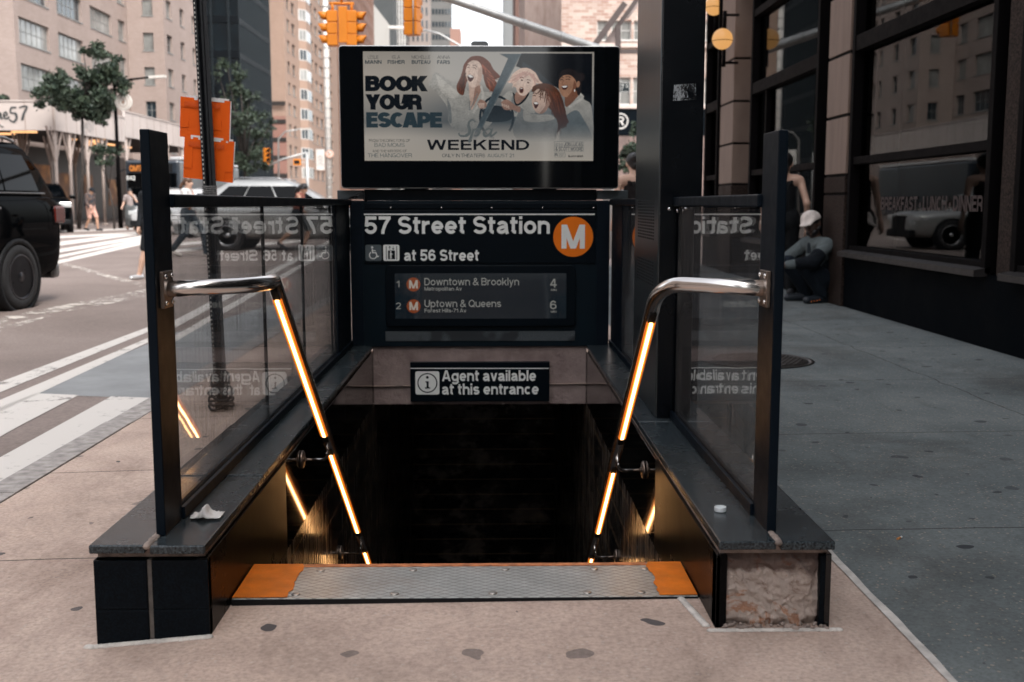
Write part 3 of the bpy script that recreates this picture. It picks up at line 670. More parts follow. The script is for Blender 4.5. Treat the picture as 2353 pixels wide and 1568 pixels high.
# walls of the shaft below, stairs, soffit and far end
t = thing('stair_shaft', 'black tiled shaft going down between the two granite parapets', 'stairwell', (-0.08, 3.36, -3.4))
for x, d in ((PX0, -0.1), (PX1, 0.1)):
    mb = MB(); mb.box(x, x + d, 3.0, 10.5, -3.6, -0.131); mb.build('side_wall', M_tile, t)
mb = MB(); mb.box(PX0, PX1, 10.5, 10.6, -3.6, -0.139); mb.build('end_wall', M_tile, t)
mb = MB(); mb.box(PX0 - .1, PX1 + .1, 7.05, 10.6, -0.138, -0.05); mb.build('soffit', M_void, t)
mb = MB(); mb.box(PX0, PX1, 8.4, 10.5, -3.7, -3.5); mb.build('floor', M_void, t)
st = MB(); ns = MB()
for k in range(20):
    y = 3.375 + k * 0.25; z = -0.175 * (k + 1)
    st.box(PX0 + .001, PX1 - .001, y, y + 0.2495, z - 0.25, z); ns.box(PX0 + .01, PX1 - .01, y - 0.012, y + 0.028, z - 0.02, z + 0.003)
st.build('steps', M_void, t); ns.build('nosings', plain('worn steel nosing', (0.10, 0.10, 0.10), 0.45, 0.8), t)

# ================================================================== tread plate at the head of the stairs
M_plate = None
tt = NT('diamond pattern steel'); v = tt.coord((1, 1, 1)); s = tt.N('ShaderNodeSeparateXYZ'); tt.l.new(v, s.inputs[0])
def dline(sgn):
    p = tt.math('ADD', tt.math('MULTIPLY', s.outputs[0], 21.0), tt.math('MULTIPLY', s.outputs[1], sgn * 36.0))
    return tt.math('LESS_THAN', tt.math('ABSOLUTE', tt.math('SUBTRACT', tt.math('FRACT', p), 0.5)), 0.085)
ln = tt.math('MAXIMUM', dline(1), dline(-1)); w_ = tt.noise(v, 7, 6, 0.65)
c = tt.mix(tt.math('MULTIPLY', ln, 0.55), tt.ramp(w_, [(0.3, (0.34, 0.335, 0.31)), (0.7, (0.50, 0.49, 0.46))]), (0.10, 0.09, 0.08))
c = tt.mix(tt.ramp(tt.noise(v, 3, 6, 0.7), [(0.50, (0, 0, 0)), (0.75, (0.6, 0.6, 0.6))]), c, (0.25, 0.175, 0.13))
tt.set(Base_Color=c, Metallic=0.55, Roughness=tt.math('MULTIPLY_ADD', w_, 0.25, 0.32)); tt.bump(tt.math('SUBTRACT', 1.0, ln), 0.5, 0.004); M_plate = tt.m
t = thing('tread_plate', 'diamond pattern steel plate with orange painted ends at the head of the stairs', 'tread plate', (-0.07, 3.07, 0.0))
mb = MB(); mb.box(PX0 + .004, PX1 - .004, 3.068, 3.372, -0.06, 0.006); mb.build('plate', M_plate, t, bevel=0.002); mb = MB(); mb.box(PX0 + .004, PX1 - .004, 3.062, 3.0675, -0.06, 0.0045); mb.build('front_lip', M_black, t)
M_orange = plain('orange floor paint', (0.56, 0.135, 0.004), 0.5, var=0.18, scale=16, bump=0.25, spec=0.3)
for a, b, c in ((PX0 + .004, -0.60, 0.02), (0.492, PX1 - .004, 0.02)):
    mb = MB(); n = 14; random.seed(int(a * 100)); z = 0.0085
    e0 = [(a + 0.0, 3.072 + (3.37 - 3.072) * k / n) for k in range(n + 1)]; e1 = [(b + 0.012 * mnoise.noise((k * .8, a, 0)), 3.072 + (3.37 - 3.072) * k / n) for k in range(n + 1)]
    if a > 0: e0 = [(a + 0.012 * mnoise.noise((k * .8, a, 0)), y) for k, (x, y) in enumerate(e0)]; e1 = [(b, y) for x, y in e1]
    A = mb.verts([(x, y, z) for x, y in e0]); B = mb.verts([(x, y, z) for x, y in e1])
    for k in range(n): mb.face((A[k], B[k], B[k + 1], A[k + 1]))
    mb.build('orange_paint', M_orange, t)
mb = MB(); mb.box(-0.60, 0.49, 3.342, 3.366, 0.0062, 0.0082); mb.build('orange_line', plain('worn orange paint', (0.45, 0.15, 0.05), 0.6, var=0.5, scale=30), t)
mb = MB()
for x in (-0.56, -0.27, 0.02, 0.30, 0.46):
    for y in (3.10, 3.31): mb.lathe([(0.013, 0), (0.013, 0.0015), (0.010, 0.003), (0, 0.003)], (x + (0.02 if y > 3.2 else -.02), y, 0.006), n=14)
mb.build('screws', plain('worn steel', (0.4, 0.36, 0.32), 0.4, 0.9), t)

# ================================================================== glass balustrades
M_post = plain('dark blue grey paint', (0.0026, 0.0060, 0.0105), 0.45, var=0.15, scale=9, bump=0.05, spec=0.10)
M_glass = glass('balustrade glass', (0.985, 0.99, 0.99), 1.45, 0.0, 0.42)
M_glassc = glass('clear glass', (0.90, 0.92, 0.92), 1.1)
def balustrade(side):
    L = side < 0; X = -0.906 if L else 0.770
    t = thing('glass_balustrade', 'glass railing with dark flat post on the street side of the stairs' if L else 'glass railing with dark flat post and column, shop side of the stairs', 'railing', (X, 2.9, 0.25), 'glass balustrades')
    mb = MB(); mb.box(X - 0.013, X + 0.013, 2.90, 3.065, 0.248, 1.343); mb.build('post', M_post, t, bevel=0.003)
    spans = [(3.06, 6.92)] if L else [(3.06, 4.50), (5.28, 6.92)]
    for a, b in spans:
        mb = MB(); mb.box(X - 0.026, X + 0.026, a, b, 1.139, 1.176); mb.build('top_rail', M_post, t, bevel=0.005)
        [MB().box(X + p_, X + q_, a, b, 0.2505, 0.285).build('base_channel', M_post, t, bevel=0.002) for p_, q_ in ((-0.022, -0.009), (0.009, 0.022))]
    js = [3.07, 4.336, 5.229, 6.147, 6.30] if L else [3.07, 4.48]
    pairs = list(zip(js, js[1:])) if L else [(3.07, 4.46), (5.29, 6.36)]
    for a, b in pairs:
        mb = MB(); mb.box(X - 0.006, X + 0.006, a + 0.003, b - 0.003, 0.262, 1.142); mb.build('glass_pane', M_glass, t)
    for y in (js[1:-1] if L else [4.468]): mb = MB(); mb.box(X - 0.0065, X + 0.0065, y - 0.0028, y + 0.0028, 0.262, 1.14); mb.build('seal', M_black, t)
    ya = 6.30 if L else 6.36
    mb = MB(); mb.box(X - 0.012, X + 0.012, ya, 6.90, 0.252, 1.139); mb.build('end_panel', M_post, t, bevel=0.002)
    if not L:
        mb = MB(); mb.lathe([(0.009, 0), (0.009, -0.004), (0.006, -0.006), (0, -0.006)], (X - 0.0135, 4.44, 1.12), 'x', 12); mb.build('bolt', plain('bright bolt', (0.6, 0.6, 0.6), 0.25, 1), t)
    return t
BALL, BALR = balustrade(-1), balustrade(1)

# ================================================================== lit handrails
def steel_mat():
    t = NT('brushed stainless'); v = t.coord(); n = t.noise(v, 5, 6, 0.6); m = t.noise(v, 60, 3)
    t.set(Base_Color=t.ramp(n, [(0.3, (0.66, 0.61, 0.57)), (0.7, (0.80, 0.76, 0.72))]), Metallic=1.0, Roughness=t.math('MULTIPLY_ADD', m, 0.10, 0.15)); return t.m
M_steel = steel_mat(); M_steeld = plain('dark bronze steel', (0.22, 0.17, 0.14), 0.35, 0.9, bump=0.1)
M_led = emit('warm light strip', (1.0, 0.55, 0.22), 4.5); M_ledmid = emit('amber light diffuser', (1.0, 0.30, 0.035), 0.8); M_ledside = emit('orange light diffuser', (1.0, 0.20, 0.012), 0.24)
def handrail(side):
    L = side < 0; X = -0.655 if L else 0.495; xp = -0.893 if L else 0.757
    sl = -0.71 if L else -0.735
    zl = (lambda y: 0.252 + sl * (y - 4.175)) if L else (lambda y: 0.782 + sl * (y - 3.36))    # underside of the tube
    nrm = Vector((0, sl, -1)).normalized()          # points down and back
    r = 0.0225; ctr = lambda y: Vector((X, y, zl(y))) - nrm * (r - 0.001)
    t = thing('handrail', 'bent steel handrail with glowing strips at the street side of the stairs' if L else 'bent steel handrail with glowing strips at the shop side of the stairs', 'handrail', (X, 3.1, 0.9), 'lit handrails')
    y1 = 3.14 if L else 3.17; corner = Vector((X, y1, 0.918)); s = side
    yt = 3.24 if L else 3.27; p2 = ctr(yt + 0.10)
    kk = corner
    start = Vector((xp, 2.975, 0.918))
    d_in = (kk - start).normalized(); path = [start, start.lerp(kk, 0.55)] + bez(kk - d_in * 0.085, kk, ctr(yt + .02), 9) + [ctr(yt + 0.06)]
    mb = MB(); mb.tube(path + [ctr(y) for y in (3.6, 4.5, 5.5, 6.5, 7.6)], r, 20); mb.build('tube', M_steel, t)
    
    for a, b in LED_Y[side]:
        A, B = Vector((X, a, zl(a))), Vector((X, b, zl(b))); mid = (A + B) / 2; d = (B - A) / 2; sx = Vector((1, 0, 0))
        c = MB(); c.obox(mid + nrm * 0.002, sx * 0.0050, d, nrm * 0.0045); strip = c.build('light_strip', M_led, t)
        for sg in (-1, 1):  # glowing orange edges imitate the halo around the strip
            c = MB(); c.obox(mid + sx * 0.0071 * sg + nrm * 0.0014, sx * 0.0020, d, nrm * 0.0042); c.build('glow_rim', M_ledmid, strip)
            c = MB(); c.obox(mid + sx * 0.0116 * sg + nrm * 0.0002, sx * 0.0024, d, nrm * 0.004); c.build('glow_rim', M_ledside, strip)
        for q, sg in ((A, -1), (B, 1)): MB().obox(q + d.normalized() * 0.03 * sg + nrm * 0.001, sx * 0.011, d.normalized() * 0.026, nrm * 0.003).build('end_cover', M_black, t)
    # flange on the post and its screws
    mb = MB(); mb.box(min(xp, xp - side * 0.012), max(xp, xp - side * 0.012), 2.935, 3.015, 0.868, 0.968); fl = mb.build('flange', M_steeld, t, bevel=0.002)
    for z in (0.882, 0.954):
        for y in (2.947, 3.003): MB().lathe([(0.0075, 0), (0.007, -side * 0.004), (0.003, -side * 0.006), (0, -side * 0.006)], (xp - side * 0.012, y, z), 'x', 10).build('screw', M_steel, fl)
    xw = PX0 if L else PX1
    for y in ((4.255, 5.27, 6.28) if L else (4.21, 5.10, 6.18)):
        p = Vector((X, y, zl(y) + 0.004)); b = p + Vector((0, 0.0, -0.065))
        mb = MB(); mb.tube([p, p + Vector((0, 0, -0.03))] + bez(p + Vector((0, 0, -0.03)), b, b + Vector((side * 0.035, 0.01, 0)), 6) + [Vector((xw, y + 0.02, b.z))], 0.0065, 10)
        br = mb.build('bracket', M_steel, t)
        mb = MB(); mb.lathe([(0.036, 0), (0.036, -side * 0.008), (0.030, -side * 0.012), (0.010, -side * 0.013), (0.010, -side * 0.018)], (xw - side * 0.0005, y + 0.02, b.z), 'x', 20); mb.build('wall_plate', M_steeld, br)
    return t
handrail(-1); handrail(1)

# ================================================================== sign wall at the back of the opening
YS = 6.90
def PS(px, py, Y=YS): return atY(px, py, Y)
def Rct(p0, p1, Y=YS): a, b = PS(*p0, Y), PS(*p1, Y); return a.x, b.x, b.z, a.z
M_panel = plain('dark teal enamel panel', (0.0030, 0.0078, 0.0122), 0.42, var=0.18, scale=4, bump=0.02, spec=0.10)
M_signblk = plain('black sign enamel', (0.0010, 0.0032, 0.0056), 0.4, var=0.1, spec=0.08)
M_white = plain('white sign lettering', (0.66, 0.66, 0.63), 0.55, var=0.03, spec=0.2)
M_orng = plain('orange sign vinyl', (0.70, 0.15, 0.004), 0.5, var=0.03, spec=0.2)
M_grey = plain('grey sign vinyl', (0.075, 0.09, 0.097), 0.5, var=0.04, spec=0.2)
t = thing('sign_wall', 'dark enamel wall closing the far end of the stair opening', 'sign wall', (0, YS, 0.24))
mb = MB(); mb.box(-0.893, 0.745, YS, YS + 0.12, 0.243, 1.168); mb.build('panel', M_panel, t, bevel=0.003)
MB().box(-0.80, 0.66, YS - 0.012, YS - 0.0005, 1.118, 1.152).build('header', M_signblk, t, bevel=0.002); MB().box(-0.80, 0.66, YS + 0.01, YS + .1, 1.1685, 1.238).build('plinth', M_signblk, t, bevel=0.002)
[MB().box(a_, b_, YS - 0.004, YS - 0.0003, 0.25, 1.16).build('edge_strip', M_post, t, bevel=0.001) for a_, b_ in ((-0.892, -0.815), (0.665, 0.742))]
M_brk = plain('grey bracket steel', (0.05, 0.06, 0.065), 0.5, 0.6); [MB().box(a_, b_, YS + .01, YS + 0.10, 1.177, 1.232).build('bracket', M_brk, t, bevel=0.003) for a_, b_ in ((-0.97, -0.805), (0.665, 0.86))]
# perforated speaker grille
tt = NT('perforated grille'); v = tt.coord(); s = tt.N('ShaderNodeSeparateXYZ'); tt.l.new(v, s.inputs[0])
def dot(off):
    u = tt.math('SUBTRACT', tt.math('FRACT', tt.math('ADD', tt.math('MULTIPLY', s.outputs[0], 105.0), off)), 0.5); w2 = tt.math('SUBTRACT', tt.math('FRACT', tt.math('ADD', tt.math('MULTIPLY', s.outputs[2], 62.0), off)), 0.5)
    return tt.math('LESS_THAN', tt.math('ADD', tt.math('POWER', u, 2), tt.math('MULTIPLY', tt.math('POWER', w2, 2), 2.6)), 0.075)
d = tt.math('MAXIMUM', dot(0.0), dot(0.5))
tt.set(Base_Color=tt.mix(d, (0.008, 0.012, 0.016), tt.ramp(tt.noise(v, 4.5, 2), [(0.45, (0.002, 0.003, 0.004)), (0.52, (0.13, 0.15, 0.16))])), Roughness=0.5)
x0, x1, z0, z1 = Rct((886, 762), (1321, 783)); mb = MB(); mb.box(x0, x1, YS - 0.006, YS - 0.0004, z0, z1); mb.build('grille', tt.m, t, bevel=0.001)
mb = MB()
for px in (888, 1005, 1120, 1237, 1354): p = PS(px + 10, 478); mb.lathe([(0.005, 0), (0.004, -0.002), (0, -0.002)], (p.x, YS - 0.0125, p.z), 'y', 8)
mb.build('rivets', M_steel, t)
# concrete lintel below
t = thing('lintel', 'rough pinkish concrete beam under the sign wall', 'lintel', (-0.08, YS + 0.02, -0.137))
tt = NT('rough pink concrete'); v = tt.coord()
tt.set(Base_Color=tt.ramp(tt.noise(v, 5, 8, 0.65), [(0.3, (0.15, 0.105, 0.095)), (0.5, (0.23, 0.17, 0.155)), (0.72, (0.29, 0.225, 0.20))]), Roughness=0.95); tt.bump(tt.noise(v, 24, 8, 0.7), 0.7, 0.02)
mb = MB(); mb.box(PX0 + .0, PX1 - .0, YS + 0.02, YS + 0.35, -0.137, 0.2425); mb.build('beam', tt.m, t, bevel=0.006)

def sign(name, label, p0, p1, thick, cat='sign', top=None):
    x0, x1, z0, z1 = Rct(p0, p1); t = thing(name, label, cat, ((x0 + x1) / 2, YS, z0))
    mb = MB(); mb.box(x0, x1, YS - thick, YS - 0.0006, z0, z1); mb.build('board', M_signblk, t, bevel=0.002)
    return t, x0, x1, z0, z1
def px_lay(mb, Y, ref):
    """letter layer on the plane Y with picture-unit coordinates measured from the point ref"""
    o = PS(*ref, Y); a = PS(ref[0] + 100, ref[1], Y); k = (a.x - o.x) / 100
    return Lay(mb, o, (k, 0, 0), (0, 0, k), (0, -1, 0))
# -- station name sign
t, x0, x1, z0, z1 = sign('station_sign', 'black station name sign with orange letter disc, largest on the sign wall', (836, 484), (1368, 605), 0.010)
mb = MB(); Y = YS - 0.0105; lay = px_lay(mb, Y, (836, 605))
lay.poly([(2, 110), (531, 110), (531, 113), (2, 113)])
lay.text('57 Street Station', 3, 67, 40, 0.19, width=425); lay.text('at 56 Street', 93, 5, 26, 0.19, width=172)
mb.build('lettering', M_white, t)
mb = MB(); lay = px_lay(mb, Y, (836, 605)); lay.disc(482, 60, 46, n=64); disc = mb.build('letter_disc', M_orng, t)
mb = MB(); lay = px_lay(mb, Y - 0.0008, (836, 605)); lay.text('M', 482, 33, 55, 0.23, width=54, align='c'); mb.build('letter', M_white, disc)
def wheelchair(lay, cx, cy, k):
    lay.disc(cx - 1 * k, cy + 10.5 * k, 2.3 * k, n=14)
    lay.stroke([(cx - 1 * k, cy + 7.5 * k), (cx - .6 * k, cy), (cx + 6 * k, cy), (cx + 9 * k, cy - 8 * k), (cx + 12 * k, cy - 7 * k)], 2.2 * k); lay.stroke([(cx - .6 * k, cy + 4 * k), (cx + 5.5 * k, cy + 4 * k)], 1.7 * k)
    lay.stroke(_arc(cx + .6 * k, cy - 5 * k, 7.2 * k, 7.2 * k, 125, 350), 1.9 * k)
mb = MB(); lay = px_lay(mb, Y, (836, 605)); lay.rrect(4, 41, 5, 42, 4); ac = mb.build('access_symbol', M_grey, t)
mb = MB(); lay = px_lay(mb, Y - 0.0005, (836, 605)); wheelchair(lay, 21, 24, 1.15); mb.build('figure', M_white, ac)
mb = MB(); lay = px_lay(mb, Y, (836, 605)); lay.rrect(45, 82, 5, 42, 4); el = mb.build('lift_symbol', M_white, t)
mb = MB(); lay = px_lay(mb, Y - 0.0005, (836, 605))
lay.poly([(56, 9), (72, 9), (72, 29), (56, 29)]); lay.stroke([(52, 8), (52, 39)], 1.6); lay.stroke([(76, 8), (76, 39)], 1.6)
lay.stroke([(60, 31), (60, 38)], 1.2); lay.stroke([(57.5, 35.5), (60, 38.5), (62.5, 35.5)], 1.2); lay.stroke([(68, 31), (68, 38.5)], 1.2); lay.stroke([(65.5, 34), (68, 31), (70.5, 34)], 1.2)
g = mb.build('pictogram', M_signblk, el)
mb = MB(); lay = px_lay(mb, Y - 0.0012, (836, 605)); lay.disc(62, 26.3, 1.7, n=10); lay.rrect(60, 64.2, 17, 24, 1); lay.stroke([(61, 17), (61, 10)], 1.5); lay.stroke([(63.2, 17), (63.2, 10)], 1.5); lay.stroke([(63, 22), (67, 20)], 1.4)
mb.build('pictogram_figure', M_white, el)
# -- agent sign on the lintel
x0, x1, z0, z1 = Rct((943, 832), (1262, 921)); t = thing('agent_sign', 'black sign with white information symbol fixed to the concrete beam', 'sign', ((x0 + x1) / 2, YS, z0))
mb = MB(); mb.box(x0, x1, YS - 0.022, YS + 0.019, z0, z1); mb.build('board', M_signblk, t, bevel=0.003)
mb = MB(); Y = YS - 0.0225; lay = px_lay(mb, Y, (943, 921)); lay.poly([(1, 74), (318, 73), (318, 75), (1, 76)])
lay.text('Agent available', 73, 45, 25.5, 0.19, width=216); lay.text('at this entrance', 73, 14, 25.5, 0.19, width=222); mb.build('lettering', M_white, t)
mb = MB(); lay = px_lay(mb, Y, (943, 921)); lay.rrect(12, 67, 14, 68, 5); sy = mb.build('info_symbol', M_white, t)
mb = MB(); lay = px_lay(mb, Y - 0.0006, (943, 921)); lay.disc(39.5, 41, 23, 20.4); lay.disc(39.5, 54, 3.3, n=14); lay.poly([(35, 45), (42.5, 45), (42.5, 31), (46, 31), (46, 28), (34, 28), (34, 31), (37.5, 31), (37.5, 42), (35, 42)]); mb.build('ring', M_signblk, sy)
# -- train arrival display
x0, x1, z0, z1 = Rct((886, 610), (1321, 749)); t = thing('arrival_display', 'dim black train arrival screen listing two trains under the station sign', 'screen', ((x0 + x1) / 2, YS, z0))
mb = MB(); mb.prism(rrect_pts(x0, x1, z0, z1, 0.03), YS - 0.03, YS - 0.0006); mb.build('case', M_signblk, t, bevel=0.004)
def scr(name, col, st=1.0, rough=0.06):
    q = NT(name); q.set(Base_Color=(0.004, 0.004, 0.005), Roughness=rough, Emission_Color=col, Emission_Strength=st * 0.26); q.b.inputs['Specular IOR Level'].default_value = 0.3; return q.m
a0, a1, c0, c1 = Rct((908, 628), (1300, 731)); mb = MB(); mb.box(a0, a1, YS - 0.0315, YS - 0.0301, c0, c1); mb.build('screen', scr('dim display', S(14, 28, 36), 0.6), t)
mb = MB(); Y = YS - 0.032; lay = px_lay(mb, Y, (886, 749)); k = 0.105
lay.text('Downtown & Brooklyn', 90, 93, 17, 0.15, width=217); lay.text('Metropolitan Av', 90, 81, 8.8, 0.17, width=86)
lay.text('Uptown & Queens', 90, 43, 17, 0.15, width=176); lay.text('Forest Hills-71 Av', 90, 31, 8.8, 0.17, width=96)
lay.text('1', 27, 89, 15, 0.14); lay.text('2', 25, 39, 15, 0.14); lay.text('4', 378, 88, 20, 0.16); lay.text('6', 378, 38, 20, 0.16); lay.text('MIN', 380, 80, 5, 0.16, width=13); lay.text('MIN', 380, 30, 5, 0.16, width=13)
mb.build('lettering', scr('display lettering', S(128, 128, 124), .8), t)
mb = MB(); lay = px_lay(mb, Y, (886, 749)); lay.disc(65, 95, 16); lay.disc(65, 45, 16); dd = mb.build('letter_disc', scr('dim orange display', S(112, 52, 24), 1.0), t)
mb = MB(); lay = px_lay(mb, Y - 0.0006, (886, 749)); lay.text('M', 65, 86, 19, 0.23, width=20, align='c'); lay.text('M', 65, 36, 19, 0.23, width=20, align='c'); mb.build('letter', scr('display letter', S(150, 140, 130), 1.0), dd)
# ================================================================== advertising screen above the sign wall
YB = 6.86
def Zc(zx, zy): return ((1200 + zx / 1.668) * 0.5745, zy / 1.668 * 0.5745)
x0, x1, z0, z1 = Rct((777, 104), (1421, 434), YB)
t = thing('advertising_screen', 'wide black advertising screen with a lit film poster standing above the sign wall', 'screen', ((x0 + x1) / 2, YB, z0))
M_frame = plain('silver frame edge', (0.42, 0.42, 0.42), 0.35, 0.9)
mb = MB(); mb.prism(rrect_pts(x0, x1, z0, z1, 0.022), YB + 0.002, YB + 0.14); mb.build('frame', M_frame, t, bevel=0.004)
tt = NT('black screen glass'); tt.set(Base_Color=(0.002, 0.003, 0.004), Roughness=0.04); tt.b.inputs['Specular IOR Level'].default_value = 0.4; M_scr = tt.m
mb = MB(); mb.prism(rrect_pts(x0 + .006, x1 - .006, z0 + .006, z1 - .006, 0.018), YB - 0.006, YB + 0.0018); mb.build('screen_glass', M_scr, t)
a, b = PS(*Zc(1140, 300), YB), PS(*Zc(1255, 274), YB)
mb = MB(); mb.prism([(a.x, z1), (b.x, z1), (b.x, z1 + .02), (b.x - .015, z1 + .03), (a.x + .015, z1 + .03), (a.x, z1 + .02)], YB + .03, YB + .11); mb.build('sensor_box', plain('grey sensor plastic', (0.12, 0.13, 0.13), 0.5), t)
[MB().box(a_, b_, YB + .05, YB + .13, 1.2385, z0 + .001).build('mount', M_post, t) for a_, b_ in ((-0.55, -0.40), (0.26, 0.41))]
# the picture on the screen: flat emissive artwork
tt = NT('poster ground'); tt.set(Base_Color=(0.003, 0.003, 0.004), Roughness=0.05)
v = tt.coord(); s = tt.N('ShaderNodeSeparateXYZ'); tt.l.new(v, s.inputs[0])
pa, pb = PS(*Zc(420, 345), YB), PS(*Zc(1955, 1075), YB); PH = pa.z - pb.z
zn = tt.math('DIVIDE', tt.math('SUBTRACT', s.outputs[2], pb.z - z0), PH); xn = tt.math('DIVIDE', tt.math('SUBTRACT', s.outputs[0], pa.x - (x0 + x1) / 2), pb.x - pa.x)
ga = tt.ramp(zn, [(0.0, S(163, 156, 146)), (0.22, S(168, 161, 152)), (0.36, S(120, 119, 116)), (0.5, S(140, 136, 130)), (0.8, S(166, 158, 148)), (1, S(150, 143, 134))])
gb = tt.ramp(zn, [(0.0, S(163, 156, 146)), (0.2, S(150, 146, 140)), (0.36, S(70, 78, 83)), (0.5, S(96, 100, 102)), (0.75, S(150, 145, 138)), (1, S(140, 135, 128))])
pg = tt.mix(tt.ramp(xn, [(0.12, (0, 0, 0)), (0.42, (1, 1, 1))]), ga, gb)
tt.b.inputs['Emission Strength'].default_value = 0.25; tt.l.new(pg, tt.b.inputs['Emission Color']); tt.b.inputs['Coat Weight'].default_value = 0.0
mb = MB(); mb.poly([(pa.x, YB - .0064, pb.z), (pb.x, YB - .0064, pb.z), (pb.x, YB - .0064, pa.z), (pa.x, YB - .0064, pa.z)]); poster = mb.build('poster', tt.m, t)
PAL = {}
def ink(n, *c):
    q = NT('poster ' + n); v = q.coord(); s_ = q.N('ShaderNodeSeparateXYZ'); q.l.new(v, s_.inputs[0]); col = S(*c)
    k = q.ramp(q.math('MULTIPLY_ADD', q.noise(q.coord((1, 1, 2.2)), 95, 6, .7), .6, q.math('MULTIPLY', q.noise(v, 16, 4), .4)), [(.32, tuple(a * .5 for a in col)), (.5, col), (.7, tuple(min(1, a * 1.4) for a in col))])
    zz = q.math('DIVIDE', q.math('SUBTRACT', s_.outputs[2], pb.z - z0), PH); k = q.mix(q.ramp(zz, [(.25, (.55, .55, .55)), (.62, (0, 0, 0))]), k, S(70, 80, 86))
    q.set(Base_Color=(.004, .004, .005), Roughness=.06, Emission_Color=k, Emission_Strength=.25, Alpha=q.ramp(zz, [(.17, (0, 0, 0)), (.34, (1, 1, 1))])); q.b.inputs['Specular IOR Level'].default_value = .3; PAL[n] = (len(PAL), q.m)
ink('black', 7, 11, 16); ink('dark', 30, 38, 44); ink('grey', 86, 94, 97); ink('robe', 150, 147, 141); ink('robe shade', 112, 114, 113); ink('robe dim', 92, 100, 103)
ink('skin', 178, 152, 138); ink('skin shade', 140, 108, 94); ink('skin pale', 196, 172, 158); ink('tan', 146, 108, 86); ink('tan shade', 108, 70, 52)
ink('auburn', 96, 52, 36); ink('auburn light', 142, 82, 62); ink('brown', 66, 34, 22); ink('rust', 74, 42, 26); ink('pink hair', 178, 142, 130); ink('blond', 200, 172, 156)
ink('mouth', 60, 22, 20); ink('teeth', 205, 200, 195); ink('steel', 66, 78, 84); ink('wheel', 22, 30, 36); ink('robe light', 168, 164, 157); ink('dark hair', 30, 25, 26)
mb = MB(); o = PS(*Zc(0, 0), YB - 0.0068); kz = (PS(*Zc(1000, 0), YB).x - PS(*Zc(0, 0), YB).x) / 1000
lay = Lay(mb, o, (kz, 0, 0), (0, 0, -kz), (0, -1, 0), 0.00005)
def shp(c, pts, smooth=True):
    mb.mat(PAL[c][0]); q = spline(pts + [pts[0]], 5)[:-1] if smooth else pts; lay.poly(q)
def ell(c, cx, cy, rx, ry, rot=0):
    mb.mat(PAL[c][0]); ca, sa = math.cos(R(rot)), math.sin(R(rot))
    lay.poly([(cx + rx * math.cos(a) * ca - ry * math.sin(a) * sa, cy + rx * math.cos(a) * sa + ry * math.sin(a) * ca) for a in (2 * math.pi * k / 20 for k in range(20))])
def lnk(c, pts, w, w2=None): mb.mat(PAL[c][0]); lay.stroke(spline(pts, 4) if len(pts) > 2 else pts, w, w2)
def lockset(c, seed, base, tip, n, w):
    random.seed(seed)
    for k in range(n):
        f = k / max(n - 1, 1); b = (base[0][0] + (base[1][0] - base[0][0]) * f + random.uniform(-6, 6), base[0][1] + (base[1][1] - base[0][1]) * f + random.uniform(-6, 6))
        e = (tip[0][0] + (tip[1][0] - tip[0][0]) * f + random.uniform(-14, 14), tip[0][1] + (tip[1][1] - tip[0][1]) * f + random.uniform(-14, 14))
        m = ((b[0] + e[0]) / 2 + random.uniform(-14, 14), (b[1] + e[1]) / 2 + random.uniform(-10, 10)); lnk(c, [b, m, e], w, w * 0.3)
# dark cabin of the car
shp('black', [(1478, 345), (1956, 345), (1956, 690), (1870, 660), (1700, 560), (1560, 470), (1440, 430)], False)
shp('dark', [(1490, 400), (1600, 470), (1700, 560), (1640, 560), (1540, 470), (1478, 430)], False)
# woman on the left, windblown auburn hair, open robe
shp('robe', [(870, 520), (900, 470), (1010, 540), (1080, 560), (1150, 620), (1200, 600), (1290, 620), (1290, 780), (1200, 860), (1050, 860), (985, 800), (975, 700), (900, 600), (850, 560)])
shp('robe light', [(900, 480), (1000, 560), (1060, 620), (1000, 640), (930, 590)]); shp('robe shade', [(975, 640), (1000, 700), (1005, 800), (985, 790)])
shp('auburn', [(1115, 385), (1150, 364), (1210, 366), (1262, 402), (1290, 450), (1335, 498), (1300, 520), (1322, 555), (1290, 600), (1245, 570), (1225, 520), (1210, 480), (1120, 520), (1098, 575), (1085, 620), (1050, 605), (1040, 560), (1065, 505), (1080, 460), (1090, 420)])
shp('skin', [(1120, 540), (1190, 540), (1205, 590), (1180, 640), (1140, 720), (1128, 640)]); shp('skin shade', [(1165, 560), (1205, 560), (1200, 600), (1150, 690), (1160, 600)])
shp('skin pale', [(1118, 410), (1150, 392), (1190, 400), (1212, 440), (1212, 500), (1195, 545), (1160, 572), (1130, 560), (1112, 520), (1100, 470)])
shp('skin', [(1185, 440), (1212, 440), (1212, 500), (1195, 545), (1165, 570), (1180, 520)])
shp('mouth', [(1112, 492), (1130, 484), (1156, 500), (1150, 520), (1132, 533), (1118, 518)]); shp('teeth', [(1114, 491), (1130, 486), (1152, 501), (1132, 505)])
lnk('brown', [(1112, 440), (1122, 436), (1130, 442)], 4); lnk('brown', [(1150, 440), (1162, 440), (1172, 450)], 4); lnk('brown', [(1110, 424), (1122, 420), (1132, 428)], 3.5); lnk('brown', [(1148, 424), (1164, 424), (1178, 436)], 3.5)
lnk('skin shade', [(1132, 450), (1122, 476), (1134, 480)], 3); lnk('skin shade', [(1158, 482), (1166, 504), (1160, 522)], 2.5)
lockset('auburn light', 3, ((1215, 420), (1240, 470)), ((1310, 530), (1260, 590)), 9, 10); lockset('brown', 5, ((1100, 470), (1080, 560)), ((1050, 560), (1090, 620)), 9, 8); lockset('auburn', 8, ((1250, 430), (1230, 500)), ((1340, 500), (1310, 560)), 7, 8)
lnk('robe shade', [(1130, 660), (1128, 720), (1180, 610)], 5); lnk('robe light', [(1205, 560), (1215, 640), (1150, 740)], 14)
